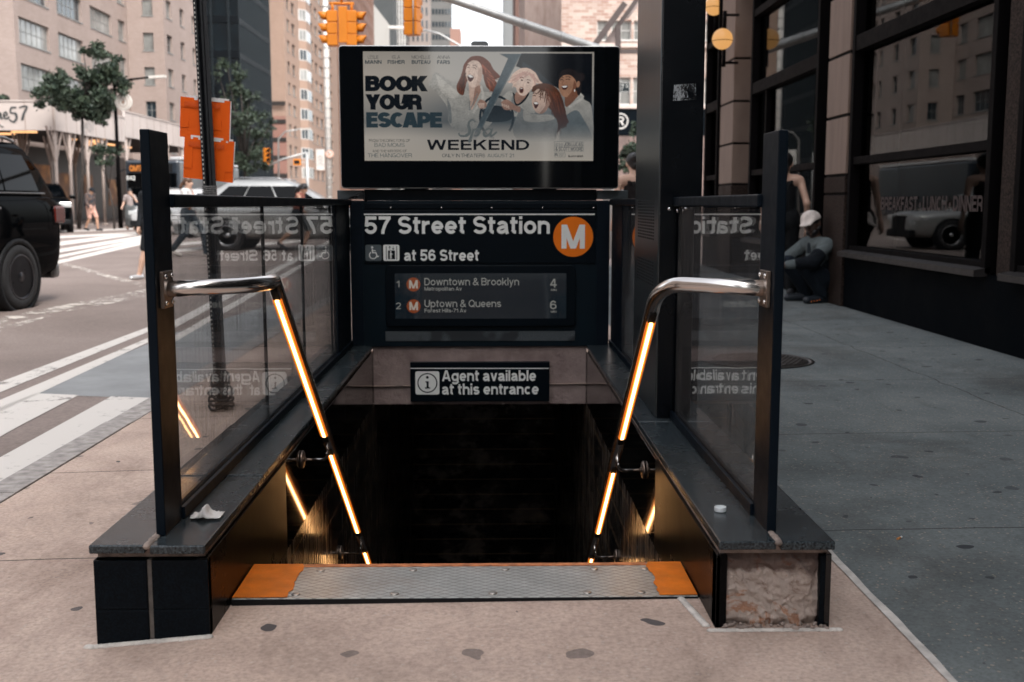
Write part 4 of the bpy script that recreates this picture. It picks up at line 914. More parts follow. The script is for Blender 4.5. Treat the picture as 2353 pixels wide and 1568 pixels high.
# second woman, pale pink hair, surprised
shp('robe', [(1340, 640), (1400, 590), (1440, 620), (1500, 640), (1545, 600), (1570, 660), (1560, 760), (1420, 760), (1350, 700)]); shp('robe shade', [(1420, 620), (1440, 690), (1470, 700), (1440, 740), (1410, 680)])
shp('black', [(1418, 600), (1450, 620), (1530, 600), (1500, 660), (1440, 690)]); shp('skin shade', [(1440, 600), (1500, 615), (1520, 600), (1500, 640), (1450, 680), (1432, 640)])
shp('blond', [(1400, 520), (1420, 480), (1470, 446), (1520, 442), (1570, 470), (1600, 520), (1620, 545), (1570, 545), (1560, 580), (1440, 570), (1425, 560), (1415, 575), (1420, 540), (1390, 540)])
shp('skin pale', [(1452, 510), (1500, 482), (1545, 510), (1552, 560), (1530, 600), (1495, 625), (1460, 612), (1442, 570)])
lockset('pink hair', 2, ((1480, 470), (1540, 470)), ((1395, 545), (1440, 500)), 8, 11); lockset('pink hair', 4, ((1530, 475), (1560, 490)), ((1600, 550), (1560, 560)), 6, 11)
ell('brown', 1481, 522, 8, 5, 20); ell('brown', 1524, 538, 8, 5, 20); lnk('brown', [(1466, 506), (1482, 502), (1494, 510)], 3.5); lnk('brown', [(1512, 518), (1528, 518), (1540, 528)], 3.5)
ell('skin shade', 1478, 588, 17, 22); ell('mouth', 1478, 589, 12, 17); lnk('skin', [(1498, 530), (1488, 562), (1498, 568)], 3); ell('teeth', 1478, 577, 7, 3)
# fourth woman, dark hair tied back, laughing
shp('robe', [(1770, 700), (1800, 650), (1860, 610), (1905, 650), (1953, 700), (1953, 930), (1750, 930)]); shp('robe dim', [(1770, 760), (1850, 720), (1900, 780), (1953, 880), (1953, 960), (1740, 960)]); lnk('robe light', [(1875, 610), (1890, 640), (1800, 700)], 16)
shp('tan shade', [(1770, 620), (1850, 590), (1865, 620), (1800, 690), (1775, 690)])
shp('dark hair', [(1728, 515), (1742, 470), (1785, 446), (1830, 452), (1868, 480), (1884, 530), (1878, 605), (1860, 620), (1840, 560), (1790, 500)]); ell('dark hair', 1880, 500, 26, 30)
shp('tan', [(1732, 520), (1758, 492), (1806, 488), (1842, 520), (1850, 560), (1830, 605), (1790, 632), (1755, 625), (1732, 580)]); ell('tan', 1861, 548, 12, 22, 10)
shp('tan shade', [(1835, 520), (1850, 560), (1830, 605), (1790, 632), (1820, 590)])
shp('mouth', [(1746, 564), (1770, 556), (1792, 560), (1782, 580), (1762, 584)]); shp('teeth', [(1748, 564), (1770, 558), (1790, 561), (1770, 572)])
lnk('black', [(1738, 520), (1750, 516), (1760, 522)], 4); lnk('black', [(1778, 516), (1794, 514), (1806, 520)], 4); lnk('black', [(1736, 504), (1750, 498), (1762, 506)], 4); lnk('black', [(1776, 500), (1794, 496), (1810, 506)], 4); lnk('tan shade', [(1764, 522), (1752, 548), (1768, 550)], 3)
ell('teeth', 1838, 590, 4, 9)
# third woman in front, rust coloured hair, laughing
shp('rust', [(1545, 600), (1560, 560), (1620, 542), (1680, 552), (1730, 590), (1760, 660), (1775, 720), (1790, 790), (1780, 830), (1740, 850), (1705, 900), (1710, 840), (1720, 790), (1690, 730), (1650, 690), (1600, 600)])
shp('brown', [(1690, 640), (1750, 680), (1770, 740), (1800, 800), (1770, 810), (1740, 850), (1720, 870), (1728, 800), (1690, 740)])
shp('skin', [(1556, 610), (1590, 580), (1640, 600), (1672, 650), (1660, 700), (1630, 738), (1590, 742), (1560, 710), (1548, 660)]); shp('skin shade', [(1640, 620), (1675, 655), (1660, 700), (1630, 738), (1600, 744), (1640, 690)])
shp('mouth', [(1558, 672), (1576, 664), (1594, 676), (1586, 700), (1570, 708)]); shp('teeth', [(1560, 671), (1576, 666), (1592, 676), (1574, 682)])
lnk('brown', [(1556, 626), (1566, 622), (1576, 628)], 4.5); lnk('brown', [(1594, 632), (1608, 632), (1620, 640)], 4.5); lnk('skin shade', [(1582, 636), (1570, 660), (1584, 662)], 3); lnk('brown', [(1556, 612), (1568, 606), (1578, 612)], 3); lnk('brown', [(1594, 614), (1610, 614), (1624, 626)], 3)
lockset('rust', 7, ((1600, 555), (1660, 560)), ((1560, 600), (1650, 680)), 8, 12); lockset('brown', 9, ((1690, 620), (1740, 640)), ((1720, 900), (1790, 820)), 12, 8); lockset('auburn', 12, ((1640, 570), (1720, 610)), ((1690, 720), (1765, 760)), 8, 7)
shp('robe shade', [(1470, 700), (1520, 735), (1600, 745), (1680, 748), (1722, 800), (1720, 870), (1690, 930), (1480, 930), (1420, 850)]); shp('robe', [(1490, 720), (1560, 748), (1670, 752), (1700, 780), (1600, 800), (1500, 790)])
# steering wheel, hands, windscreen pillar
mb.mat(PAL['wheel'][0]); lay.stroke(_arc(1310, 770, 112, 140, -62, -262), 16); lay.stroke(_arc(1310, 770, 112, 140, -62, 40), 16); shp('wheel', [(1210, 720), (1300, 690), (1400, 720), (1410, 780), (1330, 800), (1230, 790)])
shp('skin shade', [(1340, 668), (1370, 650), (1400, 660), (1440, 690), (1470, 700), (1465, 735), (1420, 720), (1370, 720), (1348, 700)])
for k in range(4): lnk('skin', [(1346 + k * 14, 676 + k * 5), (1352 + k * 14, 694 + k * 6)], 10)
shp('skin shade', [(1178, 680), (1200, 650), (1236, 668), (1240, 700), (1200, 712)]); [lnk('skin', [(1184 + k * 3, 676 + k * 9), (1228, 678 + k * 8)], 8) for k in range(4)]
shp('steel', [(1400, 352), (1478, 349), (1180, 900), (1150, 952), (1120, 958)], False); shp('grey', [(1466, 351), (1477, 350), (1190, 880), (1178, 890)], False); shp('steel', [(1330, 349), (1476, 349), (1432, 400)], False)
mb.build('figures', [m for i, m in sorted(PAL.values(), key=lambda q: q[0])], poster)
mb = MB(); INK = ['l1', 'l2', 'l3', 'l4']; mats = [scr('poster black type', S(9, 16, 22), .95), scr('poster slate type', S(40, 55, 62), .95), scr('poster grey type', S(92, 98, 98), .95), scr('poster thin type', S(48, 53, 55), .95)]
lay = Lay(mb, PS(*Zc(0, 1000), YB - 0.0120), (kz, 0, 0), (0, 0, kz), (0, -1, 0), 0.00003)
def ptext(m, s_, x, y, cap, wt, width, al='l', **kw): mb.mat(m); lay.text(s_, x, 1000 - y, cap, wt, width, al, **kw)
for s1, s2, cx, wa, wb in (('LESLIE', 'MANN', 505, 72, 110), ('ISLA', 'FISHER', 658, 54, 114), ('MICHELLE', 'BUTEAU', 825, 124, 124), ('ANNA', 'FARIS', 977, 84, 86)):
    ptext(3, s1, cx, 396, 21, 0.09, wa, 'c'); ptext(1, s2, cx, 430, 24, 0.19, wb, 'c')
ptext(0, 'BOOK', 453, 611, 102, 0.27, 410, track=0.03, xw=1.3); ptext(0, 'YOUR', 453, 733, 102, 0.27, 370, track=0.02, xw=1.3); ptext(1, 'ESC', 456, 852, 102, 0.26, 252, track=0.03, xw=1.35); ptext(1, 'APE', 700, 852, 102, 0.26, 264, track=0.03, xw=1.35)
ptext(3, 'FROM THE DIRECTORS OF', 607, 948, 18, 0.11, 278, 'c'); ptext(2, 'BAD MOMS', 607, 981, 26, 0.12, 206, 'c'); ptext(3, 'AND THE WRITERS OF', 607, 1017, 17, 0.11, 232, 'c'); ptext(2, 'THE HANGOVER', 608, 1051, 27, 0.13, 298, 'c')
ptext(0, 'WEEKEND', 860, 1001, 68, 0.19, 694, track=0.12)
ptext(1, 'ONLY IN THEATERS', 962, 1050, 24, 0.12, 292); ptext(2, 'AUGUST 21', 1270, 1050, 24, 0.14, 180)
ptext(2, 'WRITTEN AND', 1730, 967, 10, 0.14, 55); ptext(2, 'DIRECTED BY', 1730, 979, 10, 0.14, 55); ptext(1, 'JON LUCAS', 1790, 976, 26, 0.15, 128); ptext(1, '& SCOTT MOORE', 1732, 1006, 26, 0.15, 186); ptext(1, 'R', 1730, 1042, 18, 0.2, 16); ptext(0, 'BLACK BEAR', 1820, 1049, 13, 0.22, 100)
mb.mat(2); [lay.stroke([(a, 1000 - b), (c, 1000 - d)], 2) for a, b, c, d in ((1724, 945, 1922, 945), (1724, 1010, 1922, 1010), (1724, 945, 1724, 1010), (1922, 945, 1922, 1010), (1725, 1020, 1798, 1020), (1725, 1048, 1798, 1048), (1725, 1020, 1725, 1048), (1798, 1020, 1798, 1048), (1752, 1027, 1792, 1027), (1752, 1034, 1790, 1034), (1752, 1041, 1786, 1041))]
mb.mat(2)      # script word
def script(pts, ws): lay.stroke([(a, 1000 - b) for a, b in spline(pts, 6)], [ws[min(int(k / 6), len(ws) - 1)] for k in range((len(pts) - 1) * 6 + 1)])
script([(1190, 815), (1170, 800), (1148, 815), (1143, 840), (1150, 862), (1148, 888), (1120, 908), (1085, 905), (1076, 888)], [9, 12, 15, 20, 22, 20, 14, 10, 14])
script([(1178, 860), (1165, 900), (1145, 952)], [14, 18, 16]); script([(1172, 880), (1190, 862), (1212, 862), (1215, 885), (1198, 906), (1180, 905)], [8, 10, 16, 17, 12, 8])
script([(1300, 866), (1275, 860), (1250, 878), (1248, 902), (1268, 908), (1290, 885), (1302, 862), (1292, 895), (1300, 908), (1335, 880)], [8, 10, 16, 17, 12, 8, 14, 16, 12, 6])
mb.build('poster_lettering', mats, t)

# ================================================================== tall steel column on the right cap
t = thing('information_column', 'tall dark steel column with vents and scraped sticker on the right stair wall', 'column', (0.777, 4.88, 0.25))
tt = NT('brushed dark steel'); v = tt.coord((1, 40, 0.6)); n = tt.noise(v, 3, 6, 0.6)
tt.set(Base_Color=tt.ramp(n, [(0.3, (0.045, 0.055, 0.060)), (0.7, (0.085, 0.095, 0.10))]), Metallic=0.9, Roughness=tt.math('MULTIPLY_ADD', n, 0.15, 0.24)); M_col = tt.m
mb = MB(); mb.box(0.689, 0.868, 4.516, 5.256, 0.2505, 3.1); mb.build('shaft', M_col, t, bevel=0.006)
tt = NT('black glass front'); v = tt.coord(); tt.set(Base_Color=(0.001, 0.002, 0.0035), Roughness=tt.math('MULTIPLY_ADD', tt.noise(v, 4, 6), 0.3, 0.10)); tt.b.inputs['Specular IOR Level'].default_value = 0.2; 
mb = MB(); mb.box(0.694, 0.863, 4.50, 4.5155, 0.2505, 3.1); mb.build('front_panel', tt.m, t, bevel=0.002)
tt = NT('sticker residue'); v = tt.coord((1, 1, 0.5)); tt.set(Base_Color=(0.30, 0.32, 0.33), Roughness=0.8, Alpha=tt.ramp(tt.math('MULTIPLY_ADD', tt.noise(tt.coord((60, 1, 22)), 2.4, 8, 0.85), 0.7, tt.math('MULTIPLY', tt.noise(v, 16, 4), 0.45)), [(0.54, (0, 0, 0)), (0.62, (1, 1, 1))]))
a, b = PS(1546, 232, 4.5), PS(1602, 192, 4.5); mb = MB(); mb.poly([(a.x, 4.4985, a.z), (b.x, 4.4985, a.z + .004), (b.x - .008, 4.4985, b.z), (a.x + .004, 4.4985, b.z - .006)]); mb.build('sticker_residue', tt.m, t)
mb = MB(); a = PS(1538, 481, 4.5); mb.lathe([(0.0085, 0), (0.008, -0.003), (0.004, -0.005), (0, -0.005)], (a.x, 4.4998, a.z), 'y', 14); mb.build('bolt', plain('bright bolt', (0.6, 0.6, 0.6), 0.25, 1), t)
for z0_, n in ((0.995, 13), (0.80, 8)):
    mb = MB()
    for r_ in range(n):
        for c_ in range(9): mb.box(0.6878, 0.6885, 4.63 + c_ * 0.058, 4.63 + c_ * 0.058 + 0.044, z0_ + r_ * 0.0135, z0_ + r_ * 0.0135 + 0.0075)
    o = mb.build('vent', M_black, t)

# ================================================================== litter on the caps and ground
M_paper = plain('crumpled tissue', (0.62, 0.60, 0.58), 0.9, var=0.06, bump=0.2)
c = atZ(474, 1190, 0.25); mb = MB(); nx, ny = 26, 12; g = []
for j in range(ny + 1):
    row = []
    for i in range(nx + 1):
        u, v = i / nx - .5, j / ny - .5; e = min(.5 - abs(u), .5 - abs(v))
        n = mnoise.noise((u * 5, v * 4, 1)); hgt = 0.004 + max(0, 0.030 * math.exp(-((u + .02) / .16) ** 2) + 0.012 * n + 0.006 * mnoise.noise((u * 16, v * 12, 3))) * min(1, e * 8 + .15)
        row.append((c.x + u * 0.086 + 0.006 * mnoise.noise((u * 4, v * 4, 9)), c.y + v * 0.06 + 0.01 * u * u * 4 + 0.008 * mnoise.noise((u * 5, v * 4, 5)), 0.2515 + hgt))
    g.append(mb.verts(row))
mb.smooth = True
for j in range(ny):
    for i in range(nx): mb.face((g[j][i], g[j][i + 1], g[j + 1][i + 1], g[j + 1][i]))
tis = mb.build('crumpled_tissue', M_paper); tag(tis, 'crumpled white tissue lying on the left granite cap', 'tissue'); so_ = tis.modifiers.new('s', 'SOLIDIFY'); so_.thickness = 0.0015
c = atZ(1655, 1176, 0.25); mb = MB(); mb.lathe([(0.0165, 0), (0.0175, 0.001), (0.0175, 0.013), (0.0160, 0.014), (0.0150, 0.013), (0.0150, 0.004), (0, 0.004)], (c.x, c.y, 0.2515), n=32)
tag(mb.build('bottle_cap', plain('white cap plastic', (0.62, 0.66, 0.67), 0.4, var=0.03), bevel=0.0006), 'small round white bottle cap on the right granite cap', 'bottle cap')
c = atZ(2062, 1239, 0.006); t = thing('cigarette_butt', 'orange tipped cigarette butt on the dark paving by a joint', 'cigarette butt', c)
mb = MB(); d = Vector((0.7, 0.7, 0)); mb.tube([c, c + d * 0.022], 0.0042, 10); mb.build('filter', plain('cork paper', (0.50, 0.20, 0.06), 0.8), t)
mb = MB(); mb.tube([c + d * 0.0221, c + d * 0.034], 0.0042, 10); mb.build('paper', M_paper, t)
# a tangle of cable on the rail corner
c = PS(822, 456, 6.84); mb = MB(); random.seed(3)
for k in range(3): mb.tube(bez(c + Vector((-0.05 + k * .02, 0, 0.0)), c + Vector((0.0, -0.02, 0.04 + .015 * k)), c + Vector((0.055, 0.0, -0.02 + k * .008)), 8), 0.006, 7)
tag(mb.build('cable_tangle', M_black), 'small tangle of black cable on the rail corner under the screen', 'cable')
# manhole cover in the right pavement
c = atZ(1740, 830, 0.008); t = thing('manhole_cover', 'round dark iron manhole cover set in the right pavement', 'manhole cover', (c.x, c.y, 0.0))
M_iron = plain('worn cast iron', (0.07, 0.062, 0.058), 0.5, 0.7, var=0.3, scale=20, bump=0.3)
mb = MB(); mb.lathe([(0.36, 0.004), (0.40, 0.006), (0.405, 0.010), (0.375, 0.010), (0.37, 0.004)], (c.x, c.y, 0.008), n=48); mb.build('ring', M_iron, t)
mb = MB(); mb.lathe([(0.36, 0.0), (0.36, 0.0115), (0, 0.0115)], (c.x, c.y, 0.008), n=48)
for i in range(-9, 10):
    for j in range(-9, 10):
        x, y = i * 0.037 + (j % 2) * .018, j * 0.037
        if x * x + y * y < 0.33 ** 2: mb.box(c.x + x - .012, c.x + x + .012, c.y + y - .012, c.y + y + .012, 0.0197, 0.026)
mb.build('lid', M_iron, t)

# ================================================================== leaning sign post with orange notices
YP = 6.3
base = atZ(508, 949, gz(-1.54)); top = PS(455, -60, YP); base.y = YP; base.x = PS(510, 949, YP).x
t = thing('sign_post', 'leaning black channel post with rows of holes at the kerb, chain round its foot', 'post', base)
ax = (top - base).normalized(); sx = Vector((1, 0, 0)) - ax * ax.x; sx.normalize(); sy = ax.cross(sx)
L_ = (top - base).length; M_upost = plain('black channel steel', (0.004, 0.005, 0.007), 0.5, 0.2, bump=0.2)
mb = MB(); w = 0.037
for a, b in (((-w, 0.0), (-w + .018, 0.0)), ((w - .018, 0.0), (w, 0.0)), ((-w + .018, 0.0), (-w + .03, .026)), ((w - .018, 0.0), (w - .03, .026)), ((-w + .03, .026), (w - .03, .026))):
    p0 = sx * a[0] + sy * a[1]; p1 = sx * b[0] + sy * b[1]; m = (p0 + p1) / 2; d = (p1 - p0) / 2; n = d.cross(ax).normalized()
    mb.obox(base + m + ax * L_ / 2, d * 1.02, ax * (L_ / 2), n * 0.0018)
pst = mb.build('channel', M_upost, t)
mb = MB(); k = 0.05
while k < L_:
    p = base + ax * k + sx * (-w + .008) - sy * 0.0045; mb.obox(p, sx * 0.0036, ax * 0.0058, sy * 0.0005); k += 0.0254
mb.build('holes', plain('painted light through holes', (0.36, 0.35, 0.33), 0.9), pst)  # pale chips painted where daylight would show through the holes
mb = MB(); a = base + ax * 1.205; random.seed(8)
for k in range(9): h = 1.20 + k * 0.012; q = base + ax * h; mb.obox(q - sy * .006, sx * (w + .004), ax * 0.004, sy * 0.009)
mb.build('tape', plain('dirty clear tape', (0.10, 0.10, 0.10), 0.15, var=0.6, scale=60), t)
mb = MB(); random.seed(9)
for k in range(7):
    a0 = random.uniform(0, 6); r_ = 0.07; z = 0.03 + k * 0.028
    mb.tube([base + ax * (z + 0.02 * math.sin(a * 2 + a0)) + sx * (r_ * math.cos(a)) * (1.0 if k < 4 else .7) + sy * (r_ * math.sin(a)) for a in (2 * math.pi * j / 16 for j in range(17))], 0.008, 6, False)
tag(mb.build('lock_chain', M_upost), 'black chain wound round the foot of the leaning sign post', 'chain')
M_osign = plain('orange notice card', (0.62, 0.085, 0.001), 0.6, var=0.05, scale=4, spec=0.2); M_wcard = plain('white card edge', (0.6, 0.58, 0.57), 0.7)
M_faint = plain('faint show through print', (0.52, 0.068, 0.001), 0.7)
for nm, pts, lab in (('notice', ((415, 222), (529, 233), (526, 326), (413, 314)), 'upper orange notice card tied to the leaning black post'), ('notice', ((424, 313), (538, 326), (533, 418), (421, 408)), 'lower orange notice card tied to the leaning black post')):
    q = [PS(*p, YP + 0.045) for p in pts]; ctr_ = sum(q, Vector()) / 4; t = thing(nm, lab, 'notice', q[3], 'orange notices on the post'); n = Vector((0, 1, 0)); sol = MB()
    mb = MB(); u = (q[1] - q[0]); vv = (q[3] - q[0])
    g = [[q[0] + u * (i / 6) + vv * (j / 4) + n * (0.012 * math.cos((i / 6 - .5) * 3.0) + 0.004 * mnoise.noise((i, j, 1))) for i in range(7)] for j in range(5)]
    for j in range(4):
        for i in range(6): mb.poly([g[j][i], g[j + 1][i], g[j + 1][i + 1], g[j][i + 1]])
    o = mb.build('card', M_osign, t); sd_ = o.modifiers.new('s', 'SOLIDIFY'); sd_.thickness = 0.004; sd_.offset = 1
    mb = MB(); mb.beam(q[0] + n * .008 + u * .12, q[0] + n * .008 + u * 0.34, 0.006, 0.022); mb.build('header_strip', M_wcard, t)
    mb = MB(); mb.beam(q[0] + n * .008 + u * .56, q[0] + n * .008 + u * 0.97, 0.006, 0.022); mb.build('header_strip', M_wcard, t)
    mb = MB(); mb.beam(q[1] + n * .008 + u * .012, q[2] + n * .008 + u * .012, 0.004, 0.010, (0, 1, 0)); mb.build('edge', M_wcard, t)
    mb = MB(); lay = Lay(mb, q[0] + vv * 0.22 + n * (-0.003), (-u / u.length), -(vv / vv.length), -n, 0.0001)
    lay.text('NO', -u.length * .80, 0, 0.028, 0.2, width=0.05); lay.text('PARKING', -u.length * .40, 0, 0.028, 0.2, width=0.09); mb.build('show_through_print', M_faint, t)
# ================================================================== buildings
def xp(px, Y, py=55): return PS(px, py, Y).x
def yx(px, X, py=150): return atX(px, py, X).y
WIN = {}
M_pane = None
def pane_mat(name, col, rough=0.05):
    t = NT(name); v = t.coord((0.6, 0.6, 0.6)); n = t.noise(v, 0.9, 3)
    t.set(Base_Color=t.ramp(n, [(0.35, col), (0.7, tuple(min(1, c * 2.2) for c in col))]), Roughness=rough); t.b.inputs['Specular IOR Level'].default_value = 0.7; return t.m
M_pane = pane_mat('dark window glass', (0.02, 0.027, 0.032)); M_paneL = pane_mat('curtained window glass', (0.16, 0.16, 0.15), 0.12)
M_wframe = plain('grey window frame', (0.22, 0.22, 0.21), 0.6); M_wframew = plain('white window frame', (0.55, 0.53, 0.5), 0.6); M_wframed = plain('dark bronze frame', (0.0042, 0.0036, 0.0038), 0.6, 0.0, spec=.03)
def put_window(t, org, o, u, w, h, nx=2, ny=2, frame=None, pane=None, sill=True, name='window', bar=0.05, key=''):
    """window in a wall opening: frame (part) with its pane (sub-part); copies share their meshes"""
    frame = frame or M_wframe; pane = pane or M_pane
    k = (round(w, 2), round(h, 2), nx, ny, frame.name, sill, bar)
    ang = math.atan2(u[1], u[0])
    if k not in WIN:
        mb = MB(); b = bar
        mb.box(0, b, 0, .08, 0, h); mb.box(w - b, w, 0, .08, 0, h); mb.box(b, w - b, 0, .08, 0, b); mb.box(b, w - b, 0, .08, h - b, h)
        for i in range(1, nx): x = w * i / nx; mb.box(x - b * .4, x + b * .4, 0.005, .07, b, h - b)
        for j in range(1, ny): z = h * j / ny; mb.box(b, w - b, 0.008, .066, z - b * .35, z + b * .35)
        if sill: mb.box(-.06, w + .06, -.22, 0.0, -.08, 0.0)
        f = mb.build(name, frame, t, local=True); mb = MB(); mb.box(b * .5, w - b * .5, 0.03, 0.045, b * .5, h - b * .5); p = mb.build('pane', pane, f, local=True)
        WIN[k] = (f, p)
    else:
        f0, p0 = WIN[k]; f = f0.copy(); f.name = name; C.objects.link(f); p = p0.copy(); p.name = 'pane'; C.objects.link(p); f.parent = t; p.parent = f
        if p.data.materials[0] != pane: p.data = PD(p.data, pane)
    f.location = Vector(o) - Vector(org); f.rotation_euler = (0, 0, ang); return f
_pd = {}
def PD(me, m):
    k = (me.name, m.name)
    if k not in _pd: c = me.copy(); c.materials[0] = m; _pd[k] = c
    return _pd[k]
def face_windows(t, org, mb, o, u, w, h, holes, depth=0.18, **kw):
    """adds a wall face with openings to mb and fills the openings with windows"""
    nrm = Vector((u[1], -u[0], 0)); o = Vector(o); U = Vector((u[0], u[1], 0))
    mb.facade(o, U, nrm, w, h, [q[:4] for q in holes], depth + .1)
    for i, q in enumerate(holes):
        a, b, c, d = q[:4]; k = dict(kw); k.update(q[4] if len(q) > 4 else {})
        put_window(t, org, o + U * a + Vector((0, 0, c)) - nrm * depth, u, b - a, d - c, **k)
Mb_pink = brick('pink brick', (.365, .285, .25), (.318, .245, .212), (.365, .295, .262), 0.24, 0.085, 'xz+yz', dirt=0.3, bump=0.2)
random.seed(11)
# -- corner block across the avenue, pale pink brick
XA = xp(36, 63, 120); YJ = yx(296, XA, 130); XB = xp(379, YJ, 130); JW = XB - XA
org = (XA, 63, 0); t = thing('brick_building', 'pale pink brick apartment block behind the white sidewalk shed across the avenue', 'building', org)
mb = MB(); H = 40
def rnd(): return dict(pane=random.choice([M_pane, M_paneL, M_paneL]))
hol = []
for s0 in (4.95, 7.54, 10.12, 12.7, 15.3):
    for a, b, n in ((48, 117, 6), (137, 193, 6), (212, 260, 5), (275, 291, 3)): hol.append((max(.15, yx(a, XA) - 63), yx(b, XA) - 63, s0, s0 + 1.42, dict(nx=n, ny=2, **rnd())))
face_windows(t, org, mb, (XA, 63, 0.1), (0, 1), YJ - 63, H, hol)
face_windows(t, org, mb, (-45, 63, 0.1), (1, 0), XA + 45, H, [])
hol = [(xp(327, YJ) - XA, xp(351, YJ) - XA, s0, s0 + 1.28, dict(nx=2, ny=2, **rnd())) for s0 in (4.8, 7.27, 9.74, 12.2, 14.7, 17.2)]
face_windows(t, org, mb, (XA, YJ, 0.1), (1, 0), JW, H, hol)
hol = []
for a, b in ((386, 398), (417, 426), (444, 451), (456, 462)):
    for s0 in (4.8, 7.27, 9.74, 12.2, 14.7, 17.2): hol.append((yx(a, XB) - YJ, yx(b, XB) - YJ, s0, s0 + 1.28, dict(nx=1, ny=2, **rnd())))
YE = yx(470, XB)
face_windows(t, org, mb, (XB, YJ, 0.1), (0, 1), YE - YJ, H, hol)
mb.poly([(XB, YE, .1), (-45, YE, .1), (-45, YE, H), (XB, YE, H)]); mb.poly([(-45, 63, H), (XA, 63, H), (XA, YJ, H), (XB, YJ, H), (XB, YE, H), (-45, YE, H)])
mb.keep = True; mb.build('wall', Mb_pink, t)
M_shop = plain('dark shop front', (0.012, 0.009, 0.008), 0.4); mb = MB(); mb.box(XA + .02, XA + .3, 63.1, YJ - .1, 0.1, 4.4); mb.box(-44, XA, 62.7, 62.98, .1, 4.4); mb.build('shop_front', M_shop, t)
tt = NT('lit shop interior'); v = tt.coord(); tt.set(Base_Color=(.02, .012, .008), Emission_Color=tt.ramp(tt.noise(v, 1.6, 5, .7), [(.35, (.05, .015, .004)), (.55, (.5, .17, .035)), (.7, (1, .5, .16))]), Emission_Strength=.07); M_warm = tt.m
for a, b, z0_, z1_ in ((63.8, 66.2, 0.8, 3.4), (67.0, 69.2, .8, 3.0), (71.5, 73, 1, 3), (76, 77.6, 1, 2.8)):
    mb = MB(); mb.box(XA + .301, XA + .33, a, b, z0_, z1_); mb.build('lit_window', M_warm, t)
for a in (-29.5, -33.5, -38):
    mb = MB(); mb.box(a, a + 2.2, 62.66, 62.69, .8, 3.2); mb.build('lit_window', M_warm, t)
# -- sidewalk shed round it
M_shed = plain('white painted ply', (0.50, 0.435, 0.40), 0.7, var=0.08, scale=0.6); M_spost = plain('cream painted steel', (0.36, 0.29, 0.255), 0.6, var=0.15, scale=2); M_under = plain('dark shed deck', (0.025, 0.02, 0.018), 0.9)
M_strip = emit('warm strip light', (1.0, 0.50, 0.22), 0.5)
XS = xp(124, 47.9, 274)
def shed(name, lab, segs, posts, lights):
    t = thing(name, lab, 'sidewalk shed', (XS, segs[0][0][1], 0.1), 'white sidewalk sheds')
    for (xa, ya), (xb, yb), z0_, z1_ in segs:
        mb = MB(); d = (Vector((xb, yb, 0)) - Vector((xa, ya, 0))).normalized(); n = Vector((d.y, -d.x, 0))
        mb.beam((xa, ya, (z0_ + z1_) / 2), (xb, yb, (z0_ + z1_) / 2), 0.12, z1_ - z0_); mb.beam(Vector((xa, ya, z1_ + .03)) , Vector((xb, yb, z1_ + .03)), .2, .06); mb.build('fascia', M_shed, t)
        mb = MB(); L = (Vector((xb, yb)) - Vector((xa, ya))).length; k = 1.2
        while k < L: p = Vector((xa, ya, 0)) + d * k + n * .063; mb.beam(p + Vector((0, 0, z0_ + .01)), p + Vector((0, 0, z1_ - .01)), .05, .012, tuple(n)); k += 1.2
        mb.build('battens', M_spost, t)
    z0_ = segs[0][2]; ys_ = [s[k][1] for s in segs for k in (0, 1)]; xs_ = [s[k][0] for s in segs for k in (0, 1)]
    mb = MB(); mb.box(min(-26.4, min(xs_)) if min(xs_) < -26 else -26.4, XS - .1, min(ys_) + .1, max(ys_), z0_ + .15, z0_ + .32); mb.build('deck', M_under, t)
    for x, y, along in posts:
        mb = MB(); A = Vector((1, 0, 0)) if along == 'x' else Vector((0, 1, 0)); p = Vector((x, y, 0.1)); top_ = Vector((x, y, z0_ + .15))
        mb.tube([p, top_], 0.075, 8); mb.lathe([(.16, 0), (.16, .06), (.1, .1)], (x, y, .1), n=8)
        for s_ in (-1, 1): mb.beam(p + Vector((0, 0, z0_ - 1.5)), top_ + A * s_ * .85, .07, .08)
        for s_ in (-1, 1): mb.beam(p + Vector((0, 0, z0_ - 1.2)), top_ + A * s_ * .4, .035, .04)
        mb.build('post', M_spost, t)
    for a, b in lights:
        mb = MB(); mb.beam(a, b, .16, .09); mb.build('strip_light', M_strip, t)
    return t
P_ = [(x, 48.0, 'x') for x in (-22.0, -24.8, -27.6, -30.5)] + [(XS - .05, y, 'y') for y in (48.0, 49.6, 51.7, 53.7)] + [(-24.6, y, 'y') for y in (50, 52.6, 55.2)] + [(-21.8, y, 'y') for y in (51.5, 55)]
zf = 4.27
L_ = [((-20.5 - k * 1.6, 50.2 + (k % 3) * 1.4, zf + .08), (-21.6 - k * 1.6, 50.2 + (k % 3) * 1.4, zf + .08)) for k in range(6)]
sh = shed('sidewalk_shed', 'white sidewalk shed with hand-lettered sign across the avenue, nearest the corner', [((-44, 47.9), (XS, 47.9), zf, 5.48), ((XS, 47.9), (XS, yx(284, XS, 300)), zf, 5.48)], P_, L_)
M_script = plain('dark script paint', (0.05, 0.055, 0.055), 0.7)
